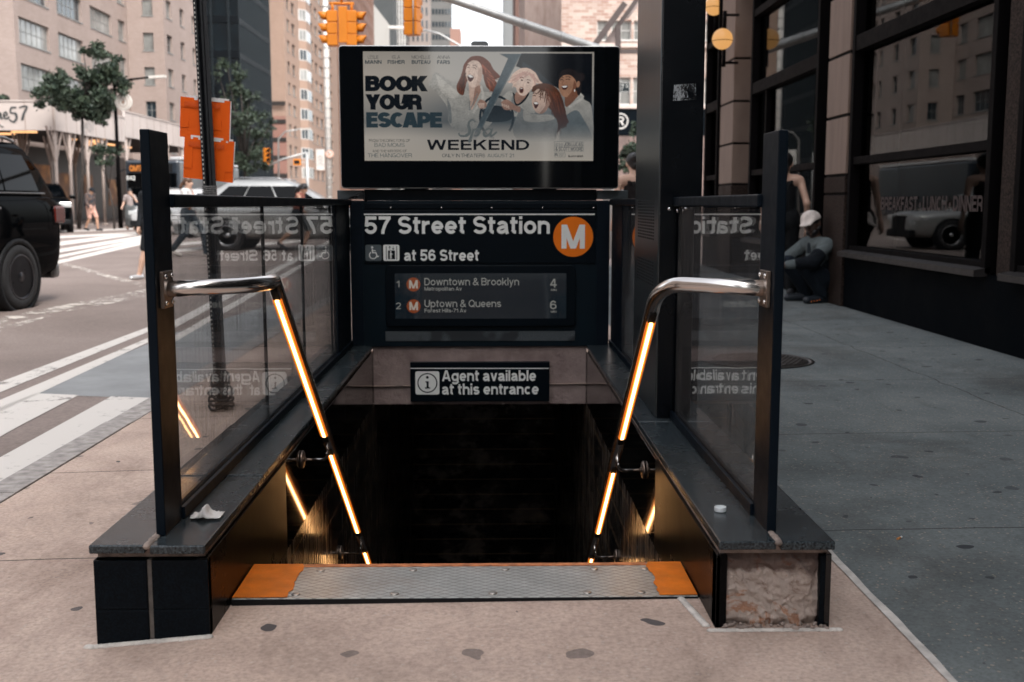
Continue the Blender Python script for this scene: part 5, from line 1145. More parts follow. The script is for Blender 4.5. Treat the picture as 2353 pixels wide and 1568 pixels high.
def rue(o, u, n, k, al=1.0):
    mb = MB(); lay = Lay(mb, o, u, (0, 0, 1), n, 0.002)
    def sc_(p, w): lay.stroke([(a * k, b * k) for a, b in spline(p, 5)], [max(.012, x * k) for x in [w[min(int(i / 5 * len(w) / (len(p) - 1)), len(w) - 1)] for i in range((len(p) - 1) * 5 + 1)]])
    sc_([(.10, .95), (.14, .55), (.05, .1)], [.10, .13, .08]); sc_([(-.05, .8), (.1, 1.02), (.38, .98), (.36, .70), (.12, .55), (.34, .30), (.60, .0), (.80, -.12)], [.06, .1, .12, .1, .07, .1, .1, .05])
    sc_([(.50, .52), (.47, .30), (.58, .26), (.70, .50), (.72, .28), (.78, .26)], [.06, .09, .07, .09]); sc_([(.82, .38), (.98, .42), (.94, .54), (.84, .46), (.86, .28), (1.02, .28), (1.06, .36)], [.06, .08, .08])
    sc_([(1.40, .74), (1.18, .72), (1.14, .52), (1.34, .48), (1.38, .28), (1.24, .12), (1.06, .22)], [.08, .08, .08, .12, .1, .07]); sc_([(1.52, .72), (1.66, .78), (1.86, .76), (1.72, .5), (1.62, .2)], [.06, .08, .09, .11])
    return mb
rue(Vector((PS(-34, 290, 47.83).x, 47.83, 4.50)), (1, 0, 0), (0, -1, 0), 0.98).build('painted_name', M_script, sh)
rue(Vector((XS + .07, 50.7, 4.36)), (0, 1, 0), (1, 0, 0), 0.95).build('painted_name', plain('faded script paint', (0.36, 0.33, 0.31), 0.8), sh)
sh2 = shed('sidewalk_shed', 'white sidewalk shed farther up the avenue, slightly taller than the lettered one', [((XS, yx(284, XS, 300) + .1), (XS, 78), 4.53, 5.8)], [(XS - .05, y, 'y') for y in (57.2, 60.5, 64, 67.5, 71, 75)] + [(-24.6, y, 'y') for y in (58.5, 62, 65.5)], [((-21 - k, 59 + k * 2.2, 4.6), (-21 - k, 60.2 + k * 2.2, 4.6)) for k in range(4)] + [((-22.5, 59 + k * 3, 4.6), (-22.5, 60.2 + k * 3, 4.6)) for k in range(4)])
# far pavement and kerb under it
mb = MB(); mb.box(-60, XS + .6, 46.8, 400, -.2, 0.10); mb.build('far_pavement', plain('far concrete', (0.20, 0.16, 0.145), .9, var=.2, scale=1), kind='structure')
mb = MB(); mb.box(4, 60, 40, 400, -.2, 0.10); mb.build('far_pavement', plain('far concrete', (0.20, 0.16, 0.145), .9, var=.2, scale=1), kind='structure')
# -- black glass tower
M_dglass = pane_mat('black tower glass', (0.003, 0.006, 0.008), 0.2); M_mull = plain('black tower mullion', (0.012, 0.018, 0.022), 0.45, 0.3)
t = thing('glass_tower', 'black glass office tower between the pink and the orange brick blocks', 'building', (-28, 112, 0))
XT = xp(548, 112); YTE = yx(619, XT, 100)
mb = MB(); mb.box(-40, XT, 112, YTE, 0, 55); mb.build('curtain_wall', M_dglass, t)
mb = MB()
for k in range(int(YTE - 112) + 1): y = 112 + k * 1.0; mb.box(XT, XT + .14, y - .06, y + .06, 0, 55)
for k in range(9): x = -40 + k * 1.73; mb.box(x - .1, x + .1, 111.86, 112, 0, 55)
mb.build('mullions', M_mull, t)
mb = MB()
for k in range(16): z = 2 + k * 3.4; mb.box(XT, XT + .07, 112, YTE, z, z + .5); mb.box(-40, XT, 111.93, 112, z, z + .7)
mb.build('spandrels', plain('tower spandrel', (0.004, 0.006, 0.008), 0.4, spec=.2), t)
# -- orange brick block with bays
Mb_or = brick('orange brick', (.365, .24, .18), (.315, .205, .152), (.34, .255, .20), 0.24, 0.09, 'xz+yz', dirt=0.25, bump=0.15)
Mb_or2 = plain('dark red brick panels', (0.26, 0.135, 0.105), .85, var=.15, scale=.5)
Xo = xp(655, 147, 150); org = (Xo, 147, 0); t = thing('brick_building', 'orange brick apartment block with stacked bay windows beyond the black tower', 'building', org)
mb = MB(); hol = []
def yy(px): return yx(px, Xo, 150)
cols = [(661, 667), (672, 679), (707, 712), (715, 720), (724, 730), (734, 741), (747, 751), (757, 762)]
rows = [2.0 + 2.75 * k for k in range(1, 13)]
for c0, c1 in cols:
    for s0 in rows: hol.append((yy(c0) - 147, yy(c1) - 147, s0, s0 + 1.5, dict(nx=1, ny=2, pane=random.choice([M_pane, M_paneL]))))
face_windows(t, org, mb, (Xo, 147, 0), (0, 1), 50, 45, hol)
mb.poly([(-40, 147, 0), (Xo, 147, 0), (Xo, 147, 45), (-40, 147, 45)]); mb.keep = True; mb.build('wall', Mb_or, t)
y0_, y1_ = yy(688), yy(704); ym = (y0_ + y1_) / 2
for s0 in rows:
    b = MB(); b.prism([(Xo, y0_), (Xo + .9, y0_ + 1.1), (Xo + .9, y1_ - 1.1), (Xo, y1_)], s0, s0 + 1.55, 'z'); o = b.build('bay_window', M_wframew, t)
    b = MB(); n = (Vector((1.1, -.9, 0))).normalized(); p0, p1 = Vector((Xo, y0_, 0)), Vector((Xo + .9, y0_ + 1.1, 0)); d = p1 - p0
    for f0, f1 in ((.12, .48), (.54, .92)): q = [p0 + d * f0 + n * .01, p0 + d * f1 + n * .01]; b.poly([q[0] + Vector((0, 0, s0 + .1)), q[1] + Vector((0, 0, s0 + .1)), q[1] + Vector((0, 0, s0 + 1.45)), q[0] + Vector((0, 0, s0 + 1.45))])
    b.poly([(Xo + .91, y0_ + 1.3, s0 + .1), (Xo + .91, y1_ - 1.3, s0 + .1), (Xo + .91, y1_ - 1.3, s0 + 1.45), (Xo + .91, y0_ + 1.3, s0 + 1.45)]); b.build('pane', random.choice([M_pane, M_paneL]), o)
b = MB(); b.prism([(Xo, y0_), (Xo + .88, y0_ + 1.12), (Xo + .88, y1_ - 1.12), (Xo, y1_)], 1.6, 45, 'z'); b.build('bay_stack', Mb_or, t)
b = MB(); b.box(Xo - 2.1, Xo - .05, 146.6, 146.98, 0, 12.6); b.build('corner_panel', Mb_or2, t)
for k in range(6): MB().box(Xo - 2.2, Xo, 146.5, 146.59, 2.2 + k * 2.35, 2.75 + k * 2.35).build('dark_band', M_under, t)  # dark strips set across the corner panel
# -- blocks closing the avenue
def block(lab, mat, x0, x1, y0, y1, h, wins=None, wmat=None, front=True, cat='building', gap=None):
    t = thing('office_building', lab, cat, ((x0 + x1) / 2, y0, 0)); b = MB(); b.box(x0, x1, y0, y1, 0, h); b.build('wall', mat, t)
    if wins:
        nx, z0, dz, ww, wh, nz = wins; st = (x1 - x0) / nx; k = 0
        for j in range(nz):
            for i in range(nx):
                x = x0 + st * (i + .5); z = z0 + j * dz
                if k == 0: b = MB(); b.box(-ww / 2, ww / 2, -.12, .0, 0, wh); f = b.build('window', wmat or M_pane, t, local=True)
                elif k < 100: f = f.copy(); C.objects.link(f); f.parent = t
                else: break
                f.location = (x - (x0 + x1) / 2, 0, z); k += 1
    return t
g1 = plain('brown brick', (0.19, 0.107, 0.078), .9, var=.15, scale=.3); g2 = plain('pale concrete wall', (0.36, 0.345, 0.32), .9, var=.08, scale=.1); g3 = plain('dark grey tower stone', (0.05, 0.055, 0.055), .8, var=.1, scale=.1); g4 = plain('beige tower stone', (0.27, 0.225, 0.20), .85, var=.1, scale=.1)
g5 = plain('grey office stone', (0.13, 0.127, 0.12), .85, var=.1, scale=.1)
t = block('brown brick tower with narrow windows beyond the orange block', g1, -32, xp(800, 205), 205, 206, 60)
b = MB(); b.facade((xp(800, 205), 205, 0), (0, 1, 0), (1, 0, 0), 45, 60, [(1 + i * 2.4, 2.1 + i * 2.4, 3 + j * 3.1, 4.7 + j * 3.1) for i in range(18) for j in range(18)], .3); b.build('side_wall', g1, t)
b = MB(); b.box(xp(800, 205) - .4, xp(800, 205) - .31, 205.2, 249, 0, 60); b.build('glazing', M_pane, t)
t = thing('concrete_building', 'low pale concrete building with a slanting roof line down the avenue', 'building', (xp(875, 260), 260, 0)); b = MB(); b.prism([(xp(850, 260), 0), (xp(893, 260), 0), (xp(893, 260), 42.5), (xp(858, 260), 47), (xp(850, 260), 47)], 260, 262); b.build('wall', g2, t)
block('dark grey tower rising behind the pale concrete wall', g3, xp(845, 290), xp(905, 290), 290, 300, 90)
t = block('glass striped tower front left of the hanging signal', M_dglass, xp(905, 300), xp(934, 300), 300, 310, 90)
b = MB(); [b.box(xp(905, 300), xp(934, 300), 299.85, 299.99, 44 + 3.2 * k, 44.9 + 3.2 * k) for k in range(14)]; b.build('floor_bands', g5, t)
b = MB(); [b.box(xp(912 + 6 * k, 300) - .2, xp(912 + 6 * k, 300) + .2, 299.7, 299.84, 0, 90) for k in range(4)]; b.build('piers', M_wframew, t)
block('beige stone tower with plain piers behind the hanging signal', g4, xp(934, 320), xp(986, 320), 320, 330, 95, (5, 40, 3.6, .5, 2.2, 14))
block('grey office tower with rows of small windows left of the sky gap', g5, xp(985, 380), xp(1036, 380), 380, 392, 100, (7, 48, 4.2, .7, 1.7, 12))
block('short brown block standing at the left edge of the sky gap', plain('rust brick', (0.28, 0.165, 0.13), .9), xp(1034, 360), xp(1058, 360), 360, 372, 57)
block('dark ribbed tower strip beside the cream lamp post', plain('dark ribbed stone', (0.035, 0.042, 0.045), .6), xp(765, 215), xp(786, 215), 203.5, 204.5, 40)
block('grey tower at the right edge of the sky gap', plain('blue grey stone', (0.20, 0.21, 0.21), .8), xp(1157, 200), xp(1184, 200), 200, 215, 70)
t = block('dark brown tower right of the sky gap', plain('dark brown brick', (0.13, 0.075, 0.06), .9), xp(1184, 170), xp(1207, 170), 170, 190, 60)
block('unseen brown stone block added behind the camera to darken the screen reflections', plain('dark brown stone', (.06, .05, .045), .8), 4.5, 40, -75, -41, 40)  # added out of view to darken reflections on screen and posts
block('unseen dark tower added behind the camera to keep bright sky out of reflections', plain('dark slate', (.05, .052, .055), .8), -24, -6, -95, -80, 60)  # added out of view, blocks the sky in reflections
block('unseen low dark block added behind the camera, its height shaping the screen reflection', plain('dark slate', (.05, .052, .055), .8), -5.9, 4.4, -95, -80, 11)  # added out of view, kept low so sky mirrors at the screen top
block('unseen long grey block added beyond the left edge to hold back skylight', plain('grey brick', (.20, .16, .14), .85), -50, -27, -80, 22, 26)  # added out of view to close the street against open sky
# -- right far corner: blank stucco wall, pale brick house with shop sign
M_stucco = NT('streaked stucco'); v = M_stucco.coord((1.2, 1, .25)); M_stucco.set(Base_Color=M_stucco.ramp(M_stucco.noise(v, 2.2, 8, .7), [(.3, (.27, .19, .16)), (.5, (.385, .30, .262)), (.7, (.45, .36, .315))]), Roughness=.95)
t = thing('stucco_building', 'blank beige stucco side wall right of the sky gap', 'building', (xp(1247, 66), 66, 0)); b = MB(); b.box(xp(1206, 66), xp(1310, 66), 66, 80, .1, 34); b.build('wall', M_stucco.m, t)
org = (xp(1290, 60), 60, 0.1); t = thing('brick_house', 'pale brick corner house with sash windows over a black shop sign', 'building', org); Wd = 14.0
Mb_w = brick('pale mixed brick', (.50, .41, .35), (.34, .21, .165), (.48, .42, .375), 0.42, 0.16, 'xz', dirt=.2, bump=.2)
def hx(px): return xp(px, 60, 100) - org[0]
def hz(py): return 1.15 + (468 - py) / 2500 * 60 - .1
mb = MB(); hol = []
for zt, zb in ((62, 104), (186, 246), (-62, -20), (-180, -130)):
    for a, b in ((1372, 1396), (1404, 1450), (1456, 1500), (1540, 1585), (1620, 1665)): hol.append((hx(a), hx(b), hz(zb), hz(zt), dict(nx=2 if b - a > 30 else 1, ny=2, frame=M_wframew, pane=M_paneL)))
face_windows(t, org, mb, org, (1, 0), Wd, 22, hol, .14); mb.keep = True; mb.build('wall', Mb_w, t)
b = MB(); b.box(org[0] + .02, org[0] + Wd, 59.6, 59.99, hz(252) , hz(245)); b.box(org[0] + .02, org[0] + Wd, 59.8, 59.99, hz(117), hz(108)); b.build('cornice', plain('pale stone band', (.55, .45, .40), .8), t)
b = MB(); b.box(org[0] + .02, org[0] + Wd, 59.7, 59.98, hz(311), hz(254)); sg = b.build('shop_sign', M_signblk, t)
b = MB(); lay = Lay(b, (xp(1424, 60, 284), 59.68, hz(284) + .1), eps=.004); lay.disc(0, 0, .43, .36); lay.stroke([(-.13, -.22), (-.13, .22)], .1); lay.stroke([(-.13, .20)] + _arc(.04, .1, .12, .1, 90, -90) + [(-.13, 0)], .07); lay.stroke([(.02, 0), (.17, -.22)], .09); lay.stroke([(-.2, -.21), (-.06, -.21)], .04); b.build('letter_badge', M_wframew, sg)
b = MB(); b.box(org[0] + .02, org[0] + Wd, 59.75, 59.98, .0, hz(311) - .02); b.build('shop_front', plain('brown shop front', (.16, .11, .095), .6, var=.3, scale=1.5), t)
# steel canopy frames over the right pavement, farther on
t = thing('steel_canopy', 'brown steel canopy frame jutting out beyond the tall column', 'canopy', (4.2, 30, 0.1)); M_can = plain('brown painted steel', (.07, .052, .048), .6); Mcp = plain('grey canopy panel', (.33, .27, .25), .7)
a, b_, c_, d_ = PS(1362, 110, 30), PS(1436, 8, 30), PS(1462, 118, 30), PS(1470, -8, 30)
mb = MB(); mb.beam(a, b_, .16, .16); mb.beam(PS(1388, 105, 30), PS(1462, 62, 30) + Vector((0, 1, 0)), .08, .08) if False else None; mb.beam(PS(1420, 60, 30), PS(1420, 112, 30), .14, .14); mb.beam(PS(1419, 62, 30.2), PS(1470, -10, 30.2), .12, .12); mb.beam(PS(1400, 119, 30.1), PS(1500, 119, 30.1), .1, .1); mb.beam(PS(1500, 119, 30.1), Vector((PS(1500, 119, 30.1).x, 30.1, 0.1)), .1, .1); mb.beam(PS(1500, 119, 30.1), PS(1500, -20, 30.1), .1, .1); mb.build('frame', M_can, t)
mb = MB(); q = [PS(1388, 98, 30.4), PS(1418, 55, 30.4), PS(1418, 98, 30.4)]; mb.prism([(p.x, p.z) for p in q], 30.35, 30.4); q = [PS(1437, 52, 30.6), PS(1470, -40, 30.6), PS(1470, 8, 30.6)]; mb.prism([(p.x, p.z) for p in q], 30.55, 30.6); mb.build('side_panel', Mcp, t)

# ================================================================== stone fronted cafe building along the right pavement
XW = 3.87; M_stone = NT('tan stone panel'); v = M_stone.coord((1, 3, .5)); M_stone.set(Base_Color=M_stone.ramp(M_stone.noise(v, 2.5, 6, .6), [(.3, (.155, .105, .080)), (.7, (.215, .15, .117))]), Roughness=.7)
M_stone = M_stone.m; M_gran = granite('brown speckled granite', (.016, .012, .011), (.065, .046, .038), .6, 60, .05); M_base = granite('black base granite', (.001, .0018, .003), (.003, .0052, .0075), .6, 180, .02)
M_cafe = glass('cafe window glass', (.45, .48, .48), .58)
M_int = plain('dark cafe interior', (.003, .003, .003), .9, spec=.1)
t = thing('cafe_building', 'dark stone fronted building with tall bronze windows along the right pavement', 'building', (XW, 14, 0.03))
def yw(px): return yx(px, XW, 320)
mb = MB(); mb.box(XW + .30, XW + .5, -40, 20, 0, 17); mb.box(XW + .02, XW + .3, -40, 20, 4.6, 17); mb.box(XW, XW + .3, 19.8, 20, 0, 4.6); mb.build('wall', M_int, t)  # unseen rear and upper wall sized for the shade it casts
mb = MB(); mb.box(XW - .02, XW + .28, -40, 19.8, .03, .60); mb.build('base_course', M_base, t)
wins = [(yw(2281), yw(1966)), (yw(1879), yw(1731)), (yw(1651), yw(1626)), (4.6, yw(2353) - .06)]
pil = [(yw(1956), yw(1908), M_stone), (yw(1690), yw(1661), M_stone), (yw(2353), yw(2318), M_gran)]
for a, b, m in pil:
    z = .605
    if m is M_gran: mb = MB(); mb.box(XW - .04, XW + .25, a, b, .605, 4.6); mb.build('pillar', m, t, bevel=.004); continue
    for k, (z0_, z1_, mm) in enumerate([(.03, 1.24, M_gran), (1.27, 1.44, M_gran), (1.475, 2.08, m), (2.115, 2.74, m), (2.775, 3.4, m), (3.435, 4.55, m)]):
        mb = MB(); mb.box(XW - .05 - (.002 if k < 2 else 0), XW + .25, a, b, z0_, z1_); mb.build('pillar_block', mm, t, bevel=.004)
    mb = MB(); mb.box(XW - .035, XW + .2, a + .01, b - .01, .03, 4.55); mb.build('pillar_joint', M_wframed, t)
fi = 0
for a, b in wins:
    mb = MB(); e = .07
    for z0_, z1_, dx in ((.605, .70, .03), (1.56, 1.64, .02), (2.74, 2.90, .035), (3.85, 3.95, .03), (4.5, 4.6, .03)): mb.box(XW - dx, XW + .12, a, b, z0_, z1_)
    mb.box(XW - .045, XW + .12, a - .08, a, .605, 4.6); mb.box(XW - .045, XW + .12, b, b + .08, .605, 4.6)
    if fi == 1: mb.box(XW - .01, XW + .1, b - .75, b - .69, .7, 2.74)
    f = mb.build('window', M_wframed, t, bevel=.004)
    for z0_, z1_ in ((.70, 1.56), (1.64, 2.74), (2.9, 3.85), (3.95, 4.5)):
        mb = MB(); mb.box(XW + .06, XW + .072, a, b, z0_, z1_); mb.build('pane', M_cafe, f)
    mb = MB(); mb.prism([(XW - .13, .585), (XW + .0, .585), (XW + .0, .66), (XW - .13, .635)], a - .08, b + .08); mb2 = MB()
    for k in range(len(mb.v)): x, y, z = mb.v[k]; mb.v[k] = (x, y, z)
    mb.build('sill', plain('bronze sill', (.016, .013, .012), .5, .2), f); fi += 1
    if fi == 1:
        mb = MB(); lay = Lay(mb, (XW + .056, yw(2018), 1.085), (0, -1, 0), (0, 0, 1), (-1, 0, 0), .0003); lay.text('BREAKFAST • LUNCH • DINNER', 0, 0, .13, .2, width=yw(2018) - yw(2254)); mb.build('window_lettering', plain('brick red lettering', (.022, .007, .006), .6), f)
# dark blinds hanging inside the near windows
mb = MB()
for y0_, y1_ in ((10.8, 11.4), (15.2, 15.8)): mb.box(XW + .14, XW + .16, y0_, y1_, .7, 4.5)
mb.build('blind', M_int, t)
# globe lamps on the wall
M_globe = emit('lit globe', (1.0, .50, .16), 0.235)
for (px, py, Y), lab in (((1660, 90, 17.2), 'glowing round globe lamp on the cafe wall, the lower of two'), ((1641, 14, 19.0), 'glowing round globe lamp on the cafe wall, the upper of two')):
    c = PS(px, py, Y); t = thing('globe_lamp', lab, 'lamp', c, 'globe lamps on the cafe wall')
    b = MB(); b.sphere(c, .158, 24, 14); b.build('globe', M_globe, t); b = MB(); b.tube([c + Vector((.157 * math.cos(a), .157 * math.sin(a), -.03)) for a in (2 * math.pi * k / 28 for k in range(29))], .005, 5, False); b.build('band', M_wframed, t)
    b = MB(); xw = XW - .05; b.tube([c + Vector((0.03, 0, .16)), c + Vector((0.03, 0, .42))], .03, 8); b.tube([c + Vector((0.03, 0, -.16)), c + Vector((.03, 0, -.42))], .03, 8)
    for dz in (.36, -.36): b.beam(c + Vector((.03, 0, dz)), Vector((xw, c.y, c.z + dz)), .035, .035)
    b.build('bracket', M_wframed, t)

# ================================================================== trees
def leaf_mat(name, a, b):
    t = NT(name); g = t.N('ShaderNodeObjectInfo'); v = t.coord((1, 1, 1)); t.set(Base_Color=t.ramp(t.noise(v, 3.5, 4), [(.3, a), (.7, b)]), Roughness=.55); t.b.inputs['Specular IOR Level'].default_value = .35; return t.m
M_leaf = leaf_mat('street tree leaf', (.016, .030, .022), (.055, .075, .045)); M_bark = plain('dark bark', (.035, .028, .024), .9, var=.4, scale=8, bump=.5)
def tree(lab, base, h, clumps, n, ls, seed, trunk_r=.12, name='street_tree', group=None, ff=.55):
    random.seed(seed); t = thing(name, lab, 'tree', base, group); base = Vector(base); top_ = base + Vector((0, 0, h))
    b = MB(); cs = [Vector(c[0]) for c in clumps]; fork = base + (sum(cs, Vector()) / len(cs) - base) * ff
    b.tube([base, base.lerp(fork, .5) + Vector((.08, 0, 0)), fork], [trunk_r, trunk_r * .8, trunk_r * .6], 8)
    for c in cs: m = fork.lerp(c, .5) + Vector((random.uniform(-.2, .2), 0, random.uniform(-.1, .25))); b.tube([fork, m, c], [trunk_r * .5, trunk_r * .3, trunk_r * .12], 6)
    b.build('trunk', M_bark, t); b = MB(); tot = sum(c[1] ** 2 for c in clumps)
    for (c, r) in clumps:
        c = Vector(c); tw = [c + Vector((random.gauss(0, .45), random.gauss(0, .45), random.gauss(0, .42))) * r for _ in range(7)]
        for _ in range(int(n * r * r / tot)):
            q = random.choice(tw); p = q + Vector((random.gauss(0, 1), random.gauss(0, 1), random.gauss(0, .8))) * r * .23
            d = Vector((random.gauss(0, 1), random.gauss(0, 1), random.gauss(0, 1) - .4)).normalized(); e = d.cross(Vector((random.gauss(0, 1), random.gauss(0, 1), random.gauss(0, 1)))).normalized(); s = ls * random.uniform(.6, 1.3)
            b.poly([p - d * s * .5, p + e * s * .28, p + d * s * .5, p - e * s * .28])
    b.keep = True; b.build('crown', M_leaf, t); return t
def cl(pts, Y, spread=1.2, seed=1):
    random.seed(seed); return [(tuple(PS(px, py, Y) + Vector((0, random.uniform(-spread, spread), 0))), r / 2500 * Y) for px, py, r in pts]
YT = 46.2
bx = PS(180, 500, YT); bx.z = .1
tree('bushy dark tree rising in front of the lettered white shed', bx, 7, cl([(235, 125, 26), (255, 150, 24), (215, 165, 30), (240, 190, 32), (190, 200, 34), (150, 200, 32), (135, 215, 28), (118, 222, 18), (250, 225, 24), (215, 235, 30), (170, 235, 26), (96, 216, 9), (200, 262, 18), (225, 265, 14), (140, 175, 16), (205, 120, 10), (190, 255, 24), (215, 250, 26), (160, 240, 24), (226, 278, 16), (130, 235, 20), (180, 235, 24), (246, 245, 18)], YT, 1.0, 3), 12500, .17, 5, .09, ff=.86)
bx = PS(262, 505, 45.5); bx.z = .1
tree('small sapling with low drooping leaves under the shed edge', bx, 3.5, cl([(222, 345, 13), (240, 352, 15), (255, 348, 12), (232, 368, 14), (250, 372, 12), (275, 352, 8), (215, 365, 8)], 45.5, .3, 4), 900, .14, 6, .05)
bx = PS(-15, 505, 52); bx.z = .1; tree('edge of a leafy tree beside the lettered shed, at the left border', bx, 6, cl([(5, 228, 12), (-10, 222, 20), (20, 235, 9)], 52, .4, 4), 700, .18, 12, .14)
bx = PS(560, 500, 84); bx.z = .1
tree('tall dark tree standing in front of the black glass tower', bx, 11, cl([(520, 150, 20), (545, 170, 24), (530, 200, 28), (565, 215, 24), (525, 235, 24), (560, 255, 28), (590, 275, 26), (545, 290, 30), (580, 310, 30), (610, 305, 18), (560, 340, 32), (595, 350, 26), (540, 365, 26), (575, 385, 28), (605, 390, 20), (625, 280, 10), (515, 180, 14)], 84, 1.6, 5), 5200, .26, 7, .2)
bx = PS(1500, 500, 34); bx.z = .1
tree('leafy street tree glimpsed between the advertising screen and the column', bx, 4, cl([(1440, 350, 20), (1455, 375, 24), (1432, 385, 16), (1475, 345, 26), (1500, 370, 30), (1455, 300, 12), (1470, 400, 20)], 34, .5, 6), 1800, .15, 8, .09)

# ================================================================== signals, lamps and signs over the street
M_sig = plain('signal yellow', (0.66, 0.20, 0.004), .5, var=.06, scale=3); M_galv = plain('galvanised steel', (.40, .40, .39), .45, .6, var=.12); M_cream = plain('cream lamp post paint', (.55, .52, .48), .6)
YM = 23.0; pb_ = PS(1398, 500, YM); pb_.z = 0.0
t = thing('signal_mast', 'long grey signal mast arm slanting over the advertising screen', 'mast arm', pb_)
mb = MB(); mb.tube([pb_, Vector((pb_.x, YM, PS(1398, 116, YM).z))], [.13, .11], 14); mb.build('pole', M_galv, t)
pts = [PS(1398, 122, YM), PS(1340, 102, YM), PS(1190, 51, YM), PS(1040, 0, YM), PS(900, -48, YM), PS(770, -88, YM)]
mb = MB(); mb.tube(pts, [.105, .098, .09, .082, .07, .06], 16); mb.build('arm', M_galv, t)
mb = MB()
for px, py in ((1204, 56), (1291, 85)): a = PS(px - 4, py - 1, YM); b = PS(px + 4, py + 1.6, YM); mb.tube([a, b], .105, 14)
mb.build('clamp', M_galv, t)
def signal(lab, x, y, ztop, faces, sec=.235, n=3, hang=None, w=.23, group='yellow traffic signals'):
    t = thing('traffic_signal', lab, 'traffic light', (x, y, ztop - sec * n), group)
    for fx, fy, ox, oy in faces:
        f = Vector((fx, fy, 0)); sd_ = Vector((-fy, fx, 0)); c0 = Vector((x + ox, y + oy, 0)); b = MB()
        for k in range(n): b.obox(c0 + Vector((0, 0, ztop - sec * (k + .5))), f * w * .42, sd_ * w * .5, Vector((0, 0, sec * .485)))
        o = b.build('housing', M_sig, t, bevel=.015)
        for k in range(n):
            z = ztop - sec * (k + .5); b = MB(); R_ = w * .42; m_ = 10; ring = []
            for a in range(m_ + 1): an = R(-25 + 230 * a / m_); ring.append((math.cos(an) * R_, math.sin(an) * R_))
            A = b.verts([c0 + f * w * .42 + sd_ * p + Vector((0, 0, z + q)) for p, q in ring]); B = b.verts([c0 + f * (w * .42 + .19 * (0.65 + .35 * max(0, q / R_))) + sd_ * p + Vector((0, 0, z + q * .96)) for p, q in ring])
            for a in range(m_): b.face((A[a], A[a + 1], B[a + 1], B[a]), True)
            v_ = b.build('visor', M_sig, o); s_ = v_.modifiers.new('s', 'SOLIDIFY'); s_.thickness = .008
            b = MB(); b.obox(c0 + f * (w * .42 + .004) + Vector((0, 0, z)), f * .004, sd_ * w * .36, Vector((0, 0, w * .36))); b.build('lens', M_black, o)
    if hang:
        b = MB()
        for a, c, r_ in hang: b.tube([a, c], r_, 8)
        b.build('hanger', M_sig if hang[0][2] > .02 else M_galv, t)
    return t
c = PS(785, 20, YM); ax_ = PS(757, 16, YM).x; bx_ = PS(808, 16, YM).x; zt = c.z
signal('pair of yellow traffic signals back to back above the left corner of the advertising screen', c.x, YM, zt - .05, [(-1, 0, ax_ - c.x + .06, 0), (1, 0, bx_ - c.x - .0, 0)], .235, 3, [(Vector((ax_ + .06, YM, zt - .06)), Vector((ax_ + .06, YM, zt + .12)), .03), (Vector((bx_, YM, zt - .06)), Vector((bx_, YM, zt + .12)), .03), (Vector((ax_, YM, zt + .1)), Vector((bx_ + .05, YM, zt + .1)), .03), (Vector((c.x, YM, zt + .1)), Vector((c.x, YM, PS(785, -84, YM).z)), .03)], w=.26)
b = MB(); p0, p1 = PS(781, 104, YM), PS(799, 18, YM); b.box(p0.x, p1.x, YM - .16, YM - .10, p0.z + .03, p1.z); o = b.build('centre_panel', M_sig, bpy.data.objects['traffic_signal'], bevel=.01)
c = PS(948, 82, YM); arm_z = PS(948, -31, YM).z
signal('single yellow traffic signal hanging from the mast arm before the sky gap', c.x, YM, c.z + .27 * 4, [(.35, .93, 0, 0)], .27, 4, [(Vector((c.x + .03, YM - .17, c.z - .02)), Vector((c.x + .03, YM - .17, arm_z)), .012)], w=.29)
# street sign on the mast pole
a, b_ = PS(1396, 212, YM - .2), PS(1447, 190, YM - .2); t = thing('street_sign', 'dark street name sign with white lettering beside the tall column', 'street sign', (a.x, YM - .2, a.z))
mb = MB(); mb.box(a.x, b_.x, YM - .21, YM - .2, a.z, b_.z); mb.build('plate', plain('dark green sign', (.012, .022, .026), .5), t); mb = MB(); lay = Lay(mb, (a.x, YM - .2105, a.z), eps=.0004); W_ = b_.x - a.x; H_ = b_.z - a.z
lay.text('57', W_ * .48, H_ * .18, H_ * .62, .17, width=W_ * .26); lay.text('St', W_ * .82, H_ * .45, H_ * .38, .17, width=W_ * .12); lay.stroke([(.005, .008), (W_ - .005, .008), (W_ - .005, H_ - .008), (.005, H_ - .008), (.005, .008)], .01); mb.build('lettering', M_white, t)
mb = MB(); mb.box(a.x, a.x + .05, YM - .1995, YM - .12, a.z, b_.z); mb.build('bracket', M_galv, t)
# lamp post and round sign by the shed
t = thing('street_lamp', 'dark street lamp with long arm above the lettered shed', 'street lamp', PS(263, 505, 47).xy.to_3d() + Vector((0, 0, .1)))
b = MB(); p = PS(263, 195, 47); b.tube([Vector((p.x, 47, .1)), Vector((p.x, 47, p.z))], [.1, .07], 8); b.tube([p, PS(300, 183, 47), PS(345, 178, 47)], [.06, .05, .04], 6); b.build('pole', M_wframed, t)
b = MB(); b.obox(PS(362, 177, 47), Vector((.34, 0, .02)), Vector((0, .12, 0)), Vector((-.003, 0, .05))); b.build('lamp_head', M_cream, t)
c = PS(283, 234, 46.8); t = thing('round_sign', 'round white sign with a small crest hung from the dark street lamp', 'sign', c)
b = MB(); b.lathe([(.35, 0), (.36, .02), (.36, .08), (.35, .1)], (c.x, c.y, c.z), 'y', 28); b.build('disc', M_cream, t)
b = MB(); lay = Lay(b, (c.x, c.y - .004, c.z), eps=.002); lay.disc(0, 0, .30, .285); lay.stroke(_arc(0, -.02, .18, .19, 110, 430), .03); lay.disc(0, -.02, .07, n=14); lay.stroke([(-.05, .1), (.05, .1), (.0, -.15)], .03); b.build('crest', plain('faded print', (.32, .22, .17), .8), t)
b = MB(); b.beam((c.x - .36, c.y + .05, c.z), (PS(263, 234, 47).x, 47, c.z), .03, .03); b.build('bracket', M_wframed, t)
